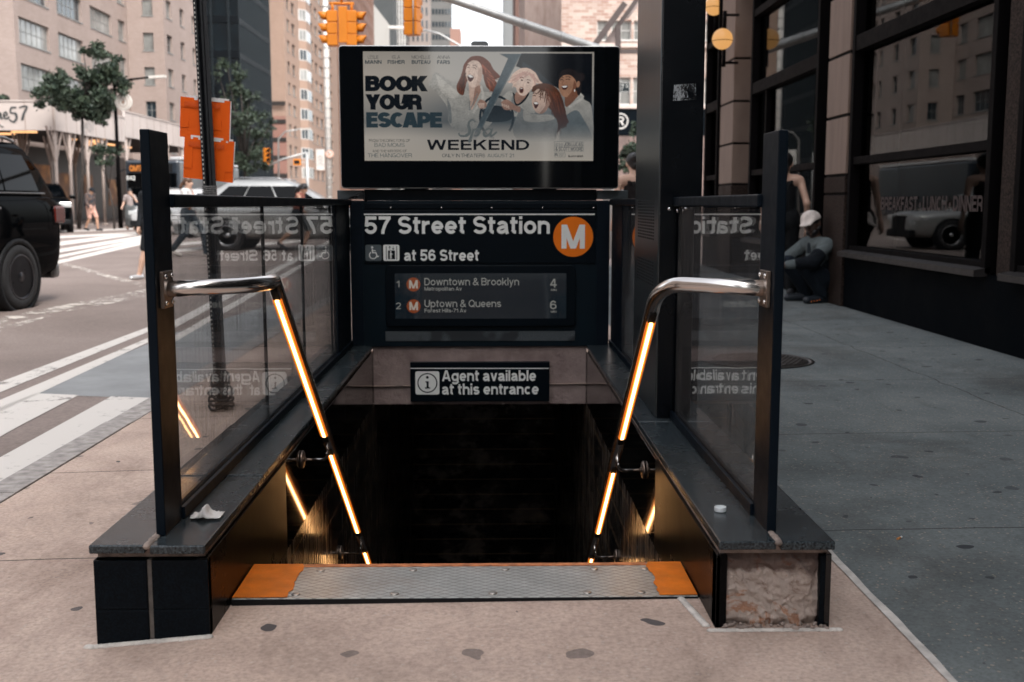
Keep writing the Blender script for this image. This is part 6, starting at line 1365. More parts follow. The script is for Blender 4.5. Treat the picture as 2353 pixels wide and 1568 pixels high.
# cream lamp post down the avenue with round sign and banner
Yc = 70; p = PS(757, 470, Yc); t = thing('lamp_post', 'tall cream lamp post rising left of the advertising screen', 'lamp post', (p.x, Yc, .1)); b = MB(); b.tube([Vector((p.x, Yc, .1)), Vector((p.x, Yc, 16))], [.2, .17], 10); b.build('pole', M_cream, t)
b = MB(); [b.lathe([(.215, 0), (.215, .05)], (p.x, Yc, 1.5 + k * .62), n=10) for k in range(22)]; b.build('bands', M_galv, t)
c = PS(757, 354, Yc - .3); t = thing('round_sign', 'round white sign with orange mark on the cream lamp post', 'sign', c); b = MB(); b.lathe([(.26, 0), (.27, .03), (.26, .06)], c, 'y', 22); b.build('disc', M_cream, t); b = MB(); lay = Lay(b, c + Vector((0, -.004, 0)), eps=.002); lay.disc(0, 0, .24, .20); lay.stroke([(-.08, .05), (-.03, -.07), (.03, -.07), (.08, .05)], .05); b.build('mark', plain('orange print', (.65, .22, .08), .7), t)
a, b_ = PS(727, 391, 66), PS(745, 344, 66); t = thing('banner', 'white hanging banner with grey pattern left of the cream lamp post', 'banner', (a.x, 66, a.z)); b = MB(); b.box(a.x, b_.x, 66, 66.03, a.z, b_.z); b.build('cloth', M_cream, t)
b = MB(); lay = Lay(b, (a.x, 65.99, a.z), eps=.003); W_, H_ = b_.x - a.x, b_.z - a.z; [lay.stroke([(W_ * .2, H_ * (.25 + .16 * k)), (W_ * .5, H_ * (.38 + .16 * k)), (W_ * .8, H_ * (.25 + .16 * k))], .03) for k in range(3)]; b.build('pattern', M_wframe, t)
b = MB(); b.beam((b_.x + .02, 66.0, b_.z), (PS(757, 344, 70).x, 70, b_.z), .03, .03); b.beam((a.x, 66.015, b_.z + .02), (b_.x + .02, 66.015, b_.z + .02), .03, .03); b.build('bracket', M_galv, t)
# small far signal on its own mast
t = thing('signal_mast', 'thin far signal mast before the orange brick block', 'mast arm', PS(700, 470, 62).xy.to_3d()); b = MB(); b.tube([PS(618, 381, 62), PS(650, 366, 62), PS(705, 351, 62)], .06, 6); q = PS(705, 351, 62); b.tube([q, Vector((q.x, 62, .1))], .09, 8); b.build('arm', M_galv, t)
c = PS(613, 372, 62); signal('small far yellow traffic signal in front of the orange block', c.x, 62, c.z + .75, [(.6, -.8, 0, 0)], .25, 3, [(Vector((c.x, 62, c.z)), PS(620, 381, 62), .03)], w=.3)
c = PS(683, 373, 61.8); t = thing('crossing_signal', 'small orange pedestrian signal box on the far mast', 'crossing signal', c); b = MB(); b.box(c.x - .2, c.x + .2, 61.7, 61.9, c.z - .17, c.z + .17); b.build('box', M_sig, t); b = MB(); b.box(c.x - .14, c.x + .14, 61.68, 61.699, c.z - .1, c.z + .1); b.build('face', M_black, t); b = MB(); b.beam((c.x + .2, 61.8, c.z), (q.x, 62, c.z), .05, .05); b.build('bracket', M_galv, t)
t = thing('street_lamp', 'far street lamp with curved arm right of the tall dark tree', 'street lamp', PS(640, 480, 90).xy.to_3d()); b = MB(); b.tube([Vector((PS(640, 480, 90).x, 90, .1)), PS(640, 320, 90), PS(655, 303, 90), PS(690, 297, 90)], [.1, .08, .06, .05], 7); b.build('pole', M_galv, t); b = MB(); b.obox(PS(702, 297, 90), Vector((.45, 0, .02)), Vector((0, .12, 0)), Vector((-.003, 0, .07))); b.build('lamp_head', M_cream, t)
t = thing('street_lamp', 'pale street lamp arm crossing in front of the towers under the hanging signal', 'street lamp', PS(1100, 480, 60).xy.to_3d()); b = MB(); b.tube([Vector((PS(1100, 480, 60).x, 60, .0)), PS(1100, 180, 60), PS(1062, 108, 60), PS(1010, 78, 60), PS(960, 66, 60)], [.1, .09, .06, .05, .045], 7); b.build('pole', M_galv, t); b = MB(); b.obox(PS(915, 64, 60), Vector((.52, 0, -.02)), Vector((0, .14, 0)), Vector((.003, 0, .08))); b.build('lamp_head', M_cream, t)
# ================================================================== vehicles
M_tyre = plain('black tyre', (.012, .012, .013), .8); M_rim = plain('dark alloy', (.045, .045, .05), .3, .9); M_rims = plain('silver alloy', (.35, .35, .36), .3, .9)
M_cglass = pane_mat('car window glass', (.0008, .001, .0013), .03); M_cglass.node_tree.nodes['Principled BSDF'].inputs['Specular IOR Level'].default_value = .12; M_chrome = plain('bright trim', (.3, .3, .3), .2, 1); M_red = plain('red lamp lens', (.09, .010, .006), .25, coat=.3); M_head = plain('clear lamp lens', (.6, .62, .62), .1, .3)
def car(name, lab, loc, head, L, Wd, H, paint, belt=.98, hood=1.02, cab=(-.96, .28), roof=(-.74, -.06), rim=None, wr=.36, wheels=(-.58, .60), trim=None, cat='car', tail=1.0, group=None):
    """x forward, y left; cab/roof given as fractions of half length for the foot and top of the glasshouse"""
    t = thing(name, lab, cat, loc, group); t.rotation_euler = (0, 0, head); hl = L / 2; hw = Wd / 2; ORG[t.name] = Vector((0, 0, 0)); rim = rim or M_rim
    # lower body: lofted sections
    st = [(-1.0, .80, .42, belt * .86, belt * .90), (-.985, .93, .34, belt * .95, belt * 1.0), (-.90, .99, .30, belt, belt * 1.03), (-.6, 1.0, .27, belt, belt * 1.03), (-.2, 1.0, .25, belt, belt * 1.02), (.2, 1.0, .25, belt * .99, belt * 1.01), (.38, 1.0, .25, hood * .93, hood * 1.02), (.6, .99, .27, hood * .90, hood * .99), (.85, .97, .28, hood * .85, hood * .95), (.96, .88, .32, hood * .78, hood * .88), (1.0, .74, .40, hood * .66, hood * .72)]
    b = MB(); b.smooth = True; rings = []
    for x, w, z0, zs, zt in st:
        y = hw * w; half = [(y * .80, z0), (y * .96, z0 + .10), (y, (z0 + zs) * .5 + .06), (y * .985, zs - .07), (y * .94, zs), (y * .80, zt - .01), (y * .4, zt + .015)]
        rings.append(b.verts([(x * hl, p, q) for p, q in half] + [(x * hl, -p, q) for p, q in half[::-1]]))
    n = len(rings[0])
    for A, B in zip(rings, rings[1:]):
        for j in range(n): b.face((A[j], B[j], B[(j + 1) % n], A[(j + 1) % n]))
    b.face(rings[0][::-1]); b.face(rings[-1]); body = b.build('body', paint, t, local=True); s_ = body.modifiers.new('s', 'SUBSURF'); s_.levels = 1; s_.render_levels = 2
    # glasshouse
    c0, c1 = cab[0] * hl, cab[1] * hl; r0, r1 = roof[0] * hl, roof[1] * hl; wb, wt = hw * .93, hw * .74; zb = belt * .97; zr = H
    b = MB(); b.smooth = True
    lv = [(c0, c1, wb, zb), (c0 + (r0 - c0) * .5, c1 + (r1 - c1) * .5, (wb + wt) / 2 + .02, (zb + zr) / 2), (r0 - .02, r1 + .08, wt + .03, zr - .09), (r0 + .06, r1 - .08, wt - .03, zr - .015), (r0 + .3, r1 - .35, wt * .6, zr + .01)]
    rings = []
    for xa, xb, w, z in lv:
        r = min(.16, w * .3); rings.append(b.verts([(p, q, z) for p, q in rrect_pts(xa, xb, -w, w, r, 3)]))
    n = len(rings[0])
    for A, B in zip(rings, rings[1:]):
        for j in range(n): b.face((A[j], A[(j + 1) % n], B[(j + 1) % n], B[j]))
    b.face(rings[-1]); b.build('cabin', paint, t, local=True)
    # side windows: three panes each side lying on the sloping cabin side
    zl, zh = belt * 1.035, zr - .16
    def side_pt(x, z, s): f = (z - zb) / (zr - .09 - zb); return (x, s * (wb + (wt + .03 - wb) * f + .012 + .018 * math.sin(f * math.pi)), z)
    span = lambda z: (c0 + (r0 - c0) * (z - zb) / (zr - zb) + .30, c1 + (r1 - c1) * (z - zb) / (zr - zb) - .10)
    for s in (-1, 1):
        for f0, f1 in ((0.0, .30), (.312, .63), (.642, 1.0)):
            b = MB(); q = []; lo, hi = span(zl), span(zh)
            fl = lambda f, z: (lambda a: a[0] + (a[1] - a[0]) * f)(span(z))
            e0 = .10 if f0 == 0 else 0
            g = []
            for k in range(5):
                z = zl + (zh - zl) * k / 4; x0 = fl(f0, z) + (e0 * (1 - k / 4) * 1.2 if f0 == 0 else 0); x1 = fl(f1, z); g.append(b.verts([side_pt(x0, z, s), side_pt(x1, z, s)]))
            for A, B in zip(g, g[1:]): b.face((A[0], A[1], B[1], B[0]), True)
            b.build('window', M_cglass, t, local=True)
        b = MB(); b.tube([side_pt(span(zl)[0], zl - .03, s), side_pt(span(zl)[1], zl - .03, s)], .012, 6); b.build('belt_trim', trim or M_chrome, t, local=True)
        b = MB(); b.box(c1 - .35, c1 - .15, s * (hw + .02), s * (hw + .24), belt * 1.0, belt * 1.0 + .17); b.build('mirror', paint, t, local=True, bevel=.04)
        for x in (-.30, .12): b = MB(); b.box(x * hl - .11, x * hl + .11, s * (hw * .985), s * (hw + .035), belt * .87, belt * .87 + .035); b.build('door_handle', trim or paint, t, local=True, bevel=.01)
        b = MB(); b.tube([(r0 + .15, s * (wt - .06), zr - .0), (r0 + .35, s * (wt - .06), zr + .045), (r1 - .35, s * (wt - .06), zr + .045), (r1 - .1, s * (wt - .06), zr)], .018, 6); b.build('roof_rail', trim or M_chrome, t, local=True)
        b = MB(); b.box(-hl * .995, -hl * .88, s * hw * .60, s * (hw * .965 + .012), belt * .74, belt * .90); b.build('tail_light', M_red, t, local=True, bevel=.03)
        b = MB(); b.box(hl * .90, hl * .985, s * hw * .50, s * hw * .92, hood * .68, hood * .82); b.build('headlight', M_head, t, local=True, bevel=.03)
        for x in wheels:
            cx = x * hl
            b = MB(); b.lathe([(wr * 1.16, s * (hw - .20)), (wr * 1.16, s * (hw + .006)), (wr * 1.02, s * (hw + .006)), (wr * 1.02, s * (hw - .2))], (cx, 0, wr), 'y', 28); b.build('wheel_arch', M_black, t, local=True)
            b = MB(); b.lathe([(wr * .66, s * (hw - .22)), (wr * .95, s * (hw - .21)), (wr, s * (hw - .17)), (wr, s * (hw - .03)), (wr * .94, s * (hw + .015)), (wr * .70, s * (hw + .02)), (wr * .66, s * (hw - .02))], (cx, 0, wr), 'y', 32); w_ = b.build('wheel', M_tyre, t, local=True)
            b = MB(); b.lathe([(wr * .69, s * (hw + .008)), (wr * .64, s * (hw + .018)), (wr * .60, s * (hw - .03)), (0, s * (hw - .05))], (cx, 0, wr), 'y', 28); b.mat(1)
            for k in range(10):
                a = 2 * math.pi * k / 10; d = Vector((math.cos(a), 0, math.sin(a))); p = Vector((cx, s * (hw - .006), wr)); b.beam(p + d * wr * .1, p + d * wr * .66, .026, .03, (0, 1, 0))
            b.lathe([(.07, s * (hw - .03)), (.06, s * (hw + .015)), (0, s * (hw + .02))], (cx, 0, wr), 'y', 12); b.lathe([(wr * .70, s * (hw + .010)), (wr * .685, s * (hw + .021)), (wr * .64, s * (hw + .021)), (wr * .63, s * (hw + .010))], (cx, 0, wr), 'y', 28); b.build('rim', [M_black, rim], w_, local=True)
    # windscreen and rear glass
    for xa, xb, nm in ((c1, r1, 'windscreen'), (c0, r0, 'rear_window')):
        sg = 1 if nm == 'windscreen' else -1; b = MB(); P = lambda f, yy: (xa + (xb - xa) * f + sg * .03, yy * (wb + (wt - wb) * f) * .86, zb + (zr - .09 - zb) * f + .01)
        b.poly([P(.08, -1), P(.08, 1), P(.90, 1), P(.90, -1)]); b.build(nm, M_cglass, t, local=True)
    b = MB(); b.box(hl * .93, hl * 1.0, -hw * .46, hw * .46, hood * .45, hood * .80); b.build('grille', M_black, t, local=True, bevel=.02)
    for x in (hl * .97, -hl * .97): b = MB(); b.box(x - .08, x + .08, -hw * .86, hw * .86, .30, .50); b.build('bumper', trim if trim and trim is not M_chrome else M_black, t, local=True, bevel=.05)
    return t
def paint(name, col, metal=.3, rough=.22): return plain(name, col, rough, metal, var=.02, coat=.12 if max(col) < .1 else .8, spec=0.0 if max(col) < .1 else .5)
M_pblack = paint('black car paint', (.0008, .0012, .0017), 0); M_psilver = paint('silver car paint', (.34, .34, .33), .5, .3); M_pwhite = paint('white car paint', (.45, .45, .45), 0)
# black people carrier, its rear quarter in the frame
pr = PS(51, 710, 12.8); c = Vector((pr.x, 12.8, rz(12.8))); hd = -math.pi / 2 - R(7); fw = Vector((math.cos(hd), math.sin(hd), 0)); lf = Vector((-fw.y, fw.x, 0))
Lb, Wb = 4.7, 2.0; ctr_ = c + fw * (.50 * Lb / 2) - lf * Wb / 2 ; ctr_.z = rz(ctr_.y)
car('parked_car', 'big black car with dark glass at the left edge of the road', ctr_, hd, Lb, Wb, 1.97, M_pblack, belt=1.34, hood=1.30, cab=(-.97, .45), roof=(-.80, .05), wr=.385, wheels=(-.50, .62), trim=plain('dark chrome', (.2, .2, .2), .3, .9))
# silver one crossing the junction
c = PS(640, 468, 28); car('suv', 'silver grey car driving across the junction behind the glass railing', (c.x + .35, 28, rz(28)), 0.0, 4.95, 1.95, 1.74, M_psilver, belt=1.08, hood=1.06, cab=(-.98, .46), roof=(-.60, .04), rim=M_rims, wr=.37)
c = PS(95, 468, 41); car('pickup', 'dark pickup truck mostly hidden behind the big black car', (c.x - .85, 43, rz(43)), -math.pi / 2 + R(25), 5.6, 2.0, 1.85, M_pblack, belt=1.25, hood=1.38, cab=(-.9, .3), roof=(-.7, 0), trim=M_chrome, wr=.42, cat='truck')
c = PS(418, 468, 41); car('sedan', 'white car half hidden behind the left railing post', (c.x, 41, rz(41)), -math.pi / 2 - R(12), 4.7, 1.85, 1.62, M_pwhite, belt=1.0, hood=1.02, cab=(-.8, .45), roof=(-.5, .05))
# bus front under the shed
xb0, xb1 = PS(287, 400, 51).x, PS(412, 400, 51).x; YB_ = 51; t = thing('bus', 'dark bus with orange lit destination sign beside the white shed', 'bus', ((xb0 + xb1) / 2, YB_, rz(YB_)))
zb_ = rz(YB_); mb = MB(); mb.box(xb0, xb1, YB_, YB_ + 12, zb_ + .35, zb_ + 3.05); mb.build('body', plain('dark blue bus paint', (.012, .018, .026), .3, coat=.6), t, bevel=.12)
mb = MB(); mb.box(xb0 + .12, xb1 - .12, YB_ - .03, YB_ + .02, zb_ + 1.15, zb_ + 2.45); mb.build('windscreen', M_cglass, t, bevel=.02)
mb = MB(); mb.box(xb0 + .3, xb1 - .3, YB_ - .04, YB_ + .02, zb_ + 2.5, zb_ + 2.88); ds = mb.build('sign_box', M_black, t, bevel=.01)
mb = MB(); lay = Lay(mb, (PS(299, 410, YB_).x, YB_ - .045, zb_ + 2.53), eps=.003); lay.text('QM17', 0, 0, .27, .2, width=.62); mb.build('lit_route', emit('amber dots', (1, .30, .02), .28), ds)
mb = MB(); lay = Lay(mb, (PS(292, 420, YB_).x, YB_ - .045, zb_ + 2.12), eps=.003); lay.text('542', 0, 0, .20, .2, width=.40); mb.build('fleet_number', M_white, t)
for x in (xb0 + .35, xb1 - .35): mb = MB(); mb.box(x - .22, x + .22, YB_ - .04, YB_ + .02, zb_ + .75, zb_ + .93); mb.build('headlight', M_head, t, bevel=.03)
mb = MB(); mb.box(xb0 + .03, xb1 - .03, YB_ - .10, YB_ + .1, zb_ + .38, zb_ + .62); mb.build('bumper', M_black, t, bevel=.04)
for x in (xb0 + .15, xb1 - .45):
    for y in (YB_ + 2.6, YB_ + 9): mb = MB(); mb.lathe([(.3, 0), (.48, .02), (.48, .28), (.3, .3)], (x, y, zb_ + .48), 'x', 20); mb.build('wheel', M_tyre, t)
mb = MB(); mb.tube([(xb0 + .02, YB_ - .02, zb_ + 2.6), (xb0 - .2, YB_ - .25, zb_ + 2.5), (xb0 - .22, YB_ - .28, zb_ + 2.2)], .04, 6); mb.box(xb0 - .32, xb0 - .14, YB_ - .34, YB_ - .22, zb_ + 1.8, zb_ + 2.25); mb.build('mirror', M_black, t)
mb = MB(); mb.box(xb1 - .5, xb1 + .02, YB_ + .3, YB_ + 11.7, zb_ + 3.06, zb_ + 3.2); mb.build('roof_panel', M_pwhite, t, bevel=.04)

# ================================================================== people
def skinm(n, col): return plain('skin ' + n, col, .55, var=.05, scale=9)
SK_L = skinm('light', (.55, .35, .26)); SK_M = skinm('tan', (.42, .24, .16)); SK_D = skinm('dark', (.055, .030, .020))
def fab(n, col, bump=.2):
    t = NT('cloth ' + n); v = t.coord((1, 1, .7)); f = t.noise(v, 7, 4, .6, 1.2)
    t.set(Base_Color=t.ramp(f, [(.3, tuple(c * .72 for c in col)), (.7, tuple(min(1, c * 1.22) for c in col))]), Roughness=.92); t.b.inputs['Specular IOR Level'].default_value = .15
    t.bump(f, .7, .05); return t.m
HAIR_B = plain('black hair', (.010, .009, .009), .5); HAIR_R = plain('brown hair', (.09, .045, .025), .55)
V3 = lambda *a: np.array(a, float)
STAND = dict(pel=(0, 0, .93), che=(0, 0, 1.28), nec=(.01, 0, 1.47), hea=(.03, 0, 1.60), shl=(0, .18, 1.40), shr=(0, -.18, 1.40), ell=(-.02, .23, 1.12), elr=(-.02, -.23, 1.12), wrl=(.06, .24, .88), wrr=(.06, -.24, .88),
             hil=(0, .09, .90), hir=(0, -.09, .90), knl=(.03, .10, .49), knr=(.03, -.10, .49), anl=(0, .10, .08), anr=(0, -.10, .08), tol=(.16, .12, .035), tor=(.16, -.12, .035), hdir=(1, 0, 0))
def person(lab, loc, yaw, pose, skin, top=None, sleeves='short', bottom=None, legs='long', shoes=None, hair=None, hairstyle='short', scale=1.0, res=.016, extras=(), female=False, group=None):
    J = dict(STAND); J.update(pose); J = {k: V3(*v) for k, v in J.items()}; g = .92 if female else 1.0
    t = thing('person', lab, 'person', loc, group); t.rotation_euler = (0, 0, yaw); t.scale = (scale,) * 3; ORG[t.name] = Vector((0, 0, 0))
    hd = J['hea']; f = J['hdir'] / np.linalg.norm(J['hdir']); up = hd - J['nec']; up = up / np.linalg.norm(up); f = f - up * (f @ up); f /= np.linalg.norm(f); lt = np.cross(up, f)
    P = [('c', J['pel'], J['che'], .125 * g, .13 * g), ('c', J['pel'] + V3(0, .05, 0), J['pel'] - V3(0, .05, 0), .12, .12), ('c', J['shl'] * .85 + J['shr'] * .15, J['shr'] * .85 + J['shl'] * .15, .075 * g, .075 * g), ('c', J['che'], J['nec'], .10 * g, .055), ('c', J['nec'], hd - up * .04, .052 * g, .055 * g)]
    P += [('c', hd + up * .03, hd - up * .035 + f * .018, .088, .068), ('c', hd - up * .03 + f * .03, hd - up * .095 + f * .055, .058, .036)]
    P += [('c', hd + f * .088 + up * .012, hd + f * .112 - up * .022, .010, .015), ('c', hd + lt * .086, hd + lt * .088 - up * .03, .016, .012), ('c', hd - lt * .086, hd - lt * .088 - up * .03, .016, .012)]
    for s in 'lr':
        P += [('c', J['sh' + s], J['el' + s], .054 * g, .040 * g), ('c', J['el' + s], J['wr' + s], .040 * g, .027 * g), ('c', J['hi' + s], J['kn' + s], .088, .058), ('c', J['kn' + s], (J['kn' + s] * .6 + J['an' + s] * .4), .056, .055), ('c', J['kn' + s] * .55 + J['an' + s] * .45, J['an' + s], .054, .036), ('c', J['an' + s] - V3(0, 0, .03), J['to' + s], .042, .034)]
        d = J['wr' + s] - J['el' + s]; d = d / np.linalg.norm(d); P.append(('c', J['wr' + s], J['wr' + s] + d * .07, .030, .032))
    mb = blob_mb(P, res, .025)
    for s in 'lr':      # five fingers of different length, thumb from the side of the palm
        w = J['wr' + s]; d = w - J['el' + s]; d = d / np.linalg.norm(d); sd = np.cross(d, V3(0, 0, 1)); sd = sd / max(np.linalg.norm(sd), 1e-6); nn = np.cross(sd, d); inn = sd if (sd @ (J['pel'] - w)) > 0 else -sd
        for k, (o_, l_) in enumerate(((-.027, .062), (-.009, .074), (.010, .070), (.027, .055))): b0 = w + d * .075 + nn * o_; b1 = b0 + d * l_ * .5 + inn * .006; b2 = b1 + d * l_ * .42 + inn * .026; mb.tube([tuple(b0), tuple(b1), tuple(b2)], [.0095, .0088, .007], 7)
        b0 = w + d * .025 - nn * .02; mb.tube([tuple(b0), tuple(b0 + d * .035 - nn * .022 + inn * .012), tuple(b0 + d * .062 - nn * .026 + inn * .026)], [.012, .0105, .008], 7)
    mb.build('body', skin, t, local=True)
    # face
    mb = MB()
    for s in (-1, 1): mb.sphere(tuple(hd + f * .083 + up * .018 + lt * .032 * s), .011, 8, 6)
    e = mb.build('eyes', plain('eye', (.03, .025, .022), .2), t, local=True)
    mb = MB()
    for s in (-1, 1): mb.tube([tuple(hd + f * (.087 - .006 * k) + up * .038 + lt * s * (.018 + .014 * k)) for k in range(3)], .005, 5)
    mb.build('eyebrows', HAIR_B, t, local=True)
    mb = MB(); mb.tube([tuple(hd + f * (.094 - abs(k) * .005) - up * .062 + lt * .011 * k) for k in (-2, -1, 0, 1, 2)], .0055, 5); mb.build('mouth', plain('lips', (.25, .09, .075) if skin is not SK_D else (.06, .025, .022), .5), t, local=True)
    if top is not None:
        Q = [('c', J['pel'] + V3(0, 0, .0), J['che'], .140 * g, .148 * g), ('c', J['shl'] * .88 + J['shr'] * .12, J['shr'] * .88 + J['shl'] * .12, .086 * g, .086 * g), ('c', J['che'], J['nec'] - V3(0, 0, .05), .12 * g, .075)]
        if sleeves == 'strap':
            Q = [('c', J['pel'], J['che'], .140 * g, .142 * g)] + [('c', J['che'] + V3(x_, y_, .08), J['che'] * .25 + J['nec'] * .75 + V3(x_ * .3, y_ * 1.3, -.02), .016, .016) for x_ in (-.11, .10) for y_ in (-.07, .07)]
        for s in 'lr':
            if sleeves in ('none', 'strap'): continue
            if sleeves == 'short': Q.append(('c', J['sh' + s], J['sh' + s] * .4 + J['el' + s] * .6, .075 * g, .066 * g))
            else: Q += [('c', J['sh' + s], J['el' + s], .078 * g, .062 * g), ('c', J['el' + s], J['wr' + s] * .92 + J['el' + s] * .08, .062 * g, .046)]
        blob_mb(Q, res, .03).build('top', top, t, local=True)
    if bottom is not None:
        Q = [('c', J['pel'] + V3(0, .05, .02), J['pel'] + V3(0, -.05, .02), .142, .142), ('c', J['hil'], J['hir'], .115, .115)]
        for s in 'lr':
            h, k, a = J['hi' + s], J['kn' + s], J['an' + s]
            if legs == 'skirt': Q += [('c', h, k, .12, .12), ('c', (J['knl'] + J['knr']) / 2 + V3(0, 0, .1), k * .35 + a * .65, .15, .10), ('c', (J['knl'] + J['knr']) / 2, (J['anl'] + J['anr']) / 2 + V3(0, 0, .14), .16, .15)]
            elif legs == 'shorts': Q.append(('c', h, h * .08 + k * .92, .108, .088))
            else: Q += [('c', h, k, .108, .078), ('c', k, a, .078, .062)]
        blob_mb(Q, res, .035).build('skirt' if legs == 'skirt' else 'shorts' if legs == 'shorts' else 'trousers', bottom, t, local=True)
    for s in 'lr':
        a, to = J['an' + s], J['to' + s]
        if shoes is not None:
            n_ = (to - a) * V3(1, 1, 0); n_ = n_ / max(np.linalg.norm(n_), 1e-6)
            blob_mb([('c', a - V3(0, 0, .035) - n_ * .04, to + n_ * .03, .052, .042)], res, .02, cut=lambda G, zz=min(a[2] - .08, to[2] - .036): zz - G[..., 2]).build('shoe', shoes, t, local=True)
    if hair is not None:
        Q = [('e', hd + up * .035 - f * .012, (.102, .095, .095)), ('c', hd + up * .05 - f * .03, hd - f * .055 - up * .03, .07, .055)]
        if hairstyle == 'tail': Q += [('c', hd - f * .095 + up * .02, hd - f * .15 - up * .10, .035, .034), ('c', hd - f * .15 - up * .10, hd - f * .14 - up * .22, .034, .012)]
        if hairstyle == 'bun': Q += [('e', hd - f * .10 + up * .06, (.05, .05, .05))]
        if hairstyle == 'long': Q += [('c', hd - f * .05, hd - f * .075 - up * .25, .075, .06)]
        c0 = hd + f * .052 - up * .02; blob_mb(Q, res * .8, .02, cut=lambda G: ((G - c0) @ f + (-(G - c0) @ up) * .55)).build('hair', hair, t, local=True)
    for nm, m, fn in extras:
        b = MB(); b = fn(b, J, hd, f, up, lt) or b; b.build(nm, m, t, local=True)
    return t
def at(px, Y, z=None): q = PS(px, 500, Y); return (q.x, Y, rz(Y) if z is None else z)
def cap(white_peak=True):
    def fn(b, J, hd, f, up, lt):
        c = hd + up * .048; Q = [('e', c, (.108, .108, .098))]
        for q in (-.06, -.03, 0, .03, .06): Q.append(('c', c + f * (.088 - abs(q) * .25) + lt * q, c + f * (.172 - abs(q) * .5) + lt * q * .95 - up * .022, .017, .011))
        return blob_mb(Q, .008, .03, cut=lambda G: -((G - c) @ up) - .008 - np.clip(((G - c) @ f) - .07, 0, 1) * .5)
    return fn
def rucksack(b, J, hd, f, up, lt): return blob_mb([('c', J['che'] + V3(-.17, .06, .02), J['che'] + V3(-.16, .06, -.24), .09, .10), ('c', J['che'] + V3(-.17, -.06, .02), J['che'] + V3(-.16, -.06, -.24), .09, .10)], .016, .05)
M_shoe = plain('dark shoe', (.014, .015, .018), .6); M_sandal = plain('tan sandal', (.16, .08, .045), .6)
def plaid():
    t = NT('plaid cloth'); v = t.coord((14, 14, 10)); w1 = t.N('ShaderNodeTexChecker'); w1.inputs['Scale'].default_value = 1; t.l.new(v, w1.inputs[0]); w1.inputs[1].default_value = (.11, .07, .055, 1); w1.inputs[2].default_value = (.02, .03, .04, 1)
    t.set(Base_Color=t.mix(.5, w1.outputs[0], t.ramp(t.noise(v, .6, 2), [(.4, (.012, .02, .03)), (.6, (.14, .085, .065))])), Roughness=.9); return t.m
walkA = dict(knl=(.20, .10, .52), anl=(.24, .10, .08), tol=(.40, .12, .04), knr=(.02, -.10, .50), anr=(-.20, -.10, .12), tor=(-.06, -.12, .04), wrl=(-.06, .25, .90), wrr=(.18, -.23, .92), elr=(.02, -.23, 1.12))
bag_phone = ('phone', M_black, lambda b, J, hd, f, up, lt: b.obox(J['wrr'] + V3(.10, .01, -.01), (.012, 0, .02), (0, .035, 0), (-.03, 0, .06)) and None)
person('walking man in plaid shirt, pink shorts, dark cap and rucksack crossing before the shed', at(209, 44), R(-25), {**walkA, 'hea': (.09, 0, 1.57), 'nec': (.05, 0, 1.45), 'hdir': (1, 0, -.35), 'che': (.03, 0, 1.27)}, SK_M, plaid(), 'long', fab('pink shorts', (.50, .29, .23)), 'shorts', M_shoe, HAIR_B, extras=[('cap', fab('dark cap', (.015, .018, .022)), cap()), ('rucksack', fab('dark rucksack', (.012, .018, .025)), rucksack)], res=.018)
person('woman in grey top and long skirt with one hand at her mouth', at(300, 45), R(-60), {**walkA, 'ell': (.10, .26, 1.17), 'wrl': (.15, .10, 1.42), 'elr': (-.02, -.25, 1.12), 'wrr': (.14, -.36, .95)}, SK_L, fab('grey top', (.30, .25, .235)), 'short', fab('grey skirt', (.10, .105, .105)), 'skirt', M_sandal, HAIR_B, 'bun', .97, female=True, res=.018)
person('woman with brown ponytail and white top looking at a phone behind the left railing', at(432, 24.4), R(-8), {**walkA, 'ell': (.08, .22, 1.15), 'wrl': (.28, .12, 1.22), 'elr': (.08, -.22, 1.15), 'wrr': (.28, -.10, 1.22), 'knl': (.30, .1, .52), 'anl': (.34, .1, .08), 'tol': (.5, .1, .05), 'knr': (-.05, -.1, .5), 'anr': (-.34, -.1, .15), 'tor': (-.2, -.1, .04)}, SK_L, fab('white tee', (.62, .60, .58)), 'short', fab('dark jeans', (.035, .045, .055)), 'long', plain('pale trainer', (.4, .36, .33), .7), HAIR_R, 'tail', 1.02, extras=[('phone', M_black, lambda b, J, hd, f, up, lt: b.obox(J['wrl'] * .5 + J['wrr'] * .5 + V3(.10, 0, .03), (.004, 0, .003), (0, .036, 0), (-.03, 0, .065)) and None), ('shoulder_bag', fab('orange strap bag', (.45, .15, .05)), lambda b, J, hd, f, up, lt: b.tube([(.05, .13, 1.46), (.14, .02, 1.25), (.10, -.16, 1.02)], .014, 6) and None)], female=True)
run = dict(pel=(0, 0, .92), che=(.06, 0, 1.26), nec=(.11, 0, 1.44), hea=(.17, 0, 1.55), shl=(.08, .17, 1.38), shr=(.08, -.17, 1.38), knl=(.26, .10, .55), anl=(.16, .10, .16), tol=(.30, .1, .08), knr=(-.12, -.1, .52), anr=(-.42, -.1, .26), tor=(-.38, -.1, .12), ell=(-.08, .24, 1.16), wrl=(.08, .24, 1.0), elr=(.18, -.22, 1.16), wrr=(.34, -.16, 1.22), hdir=(1, 0, -.2))
person('dark haired woman in reddish top and bare legs hurrying past the silver car', at(684, 26.6), R(-6), {**run, 'tor': (-.30, -.1, .06), 'anl': (.10, .10, .10), 'tol': (.24, .10, .04)}, SK_M, fab('rust red top', (.26, .10, .075)), 'none', fab('dark shorts', (.02, .024, .028)), 'shorts', M_shoe, HAIR_B, 'tail', .98, extras=[('headphones', plain('dark headphones', (.03, .03, .035), .4), lambda b, J, hd, f, up, lt: (b.tube([tuple(hd + lt * .105 * math.cos(a) + up * (.02 + .12 * math.sin(a))) for a in (math.pi * k / 12 for k in range(13))], .010, 6), [b.sphere(tuple(hd + lt * .10 * s), .032, 10, 6) for s in (-1, 1)]) and None)], female=True)
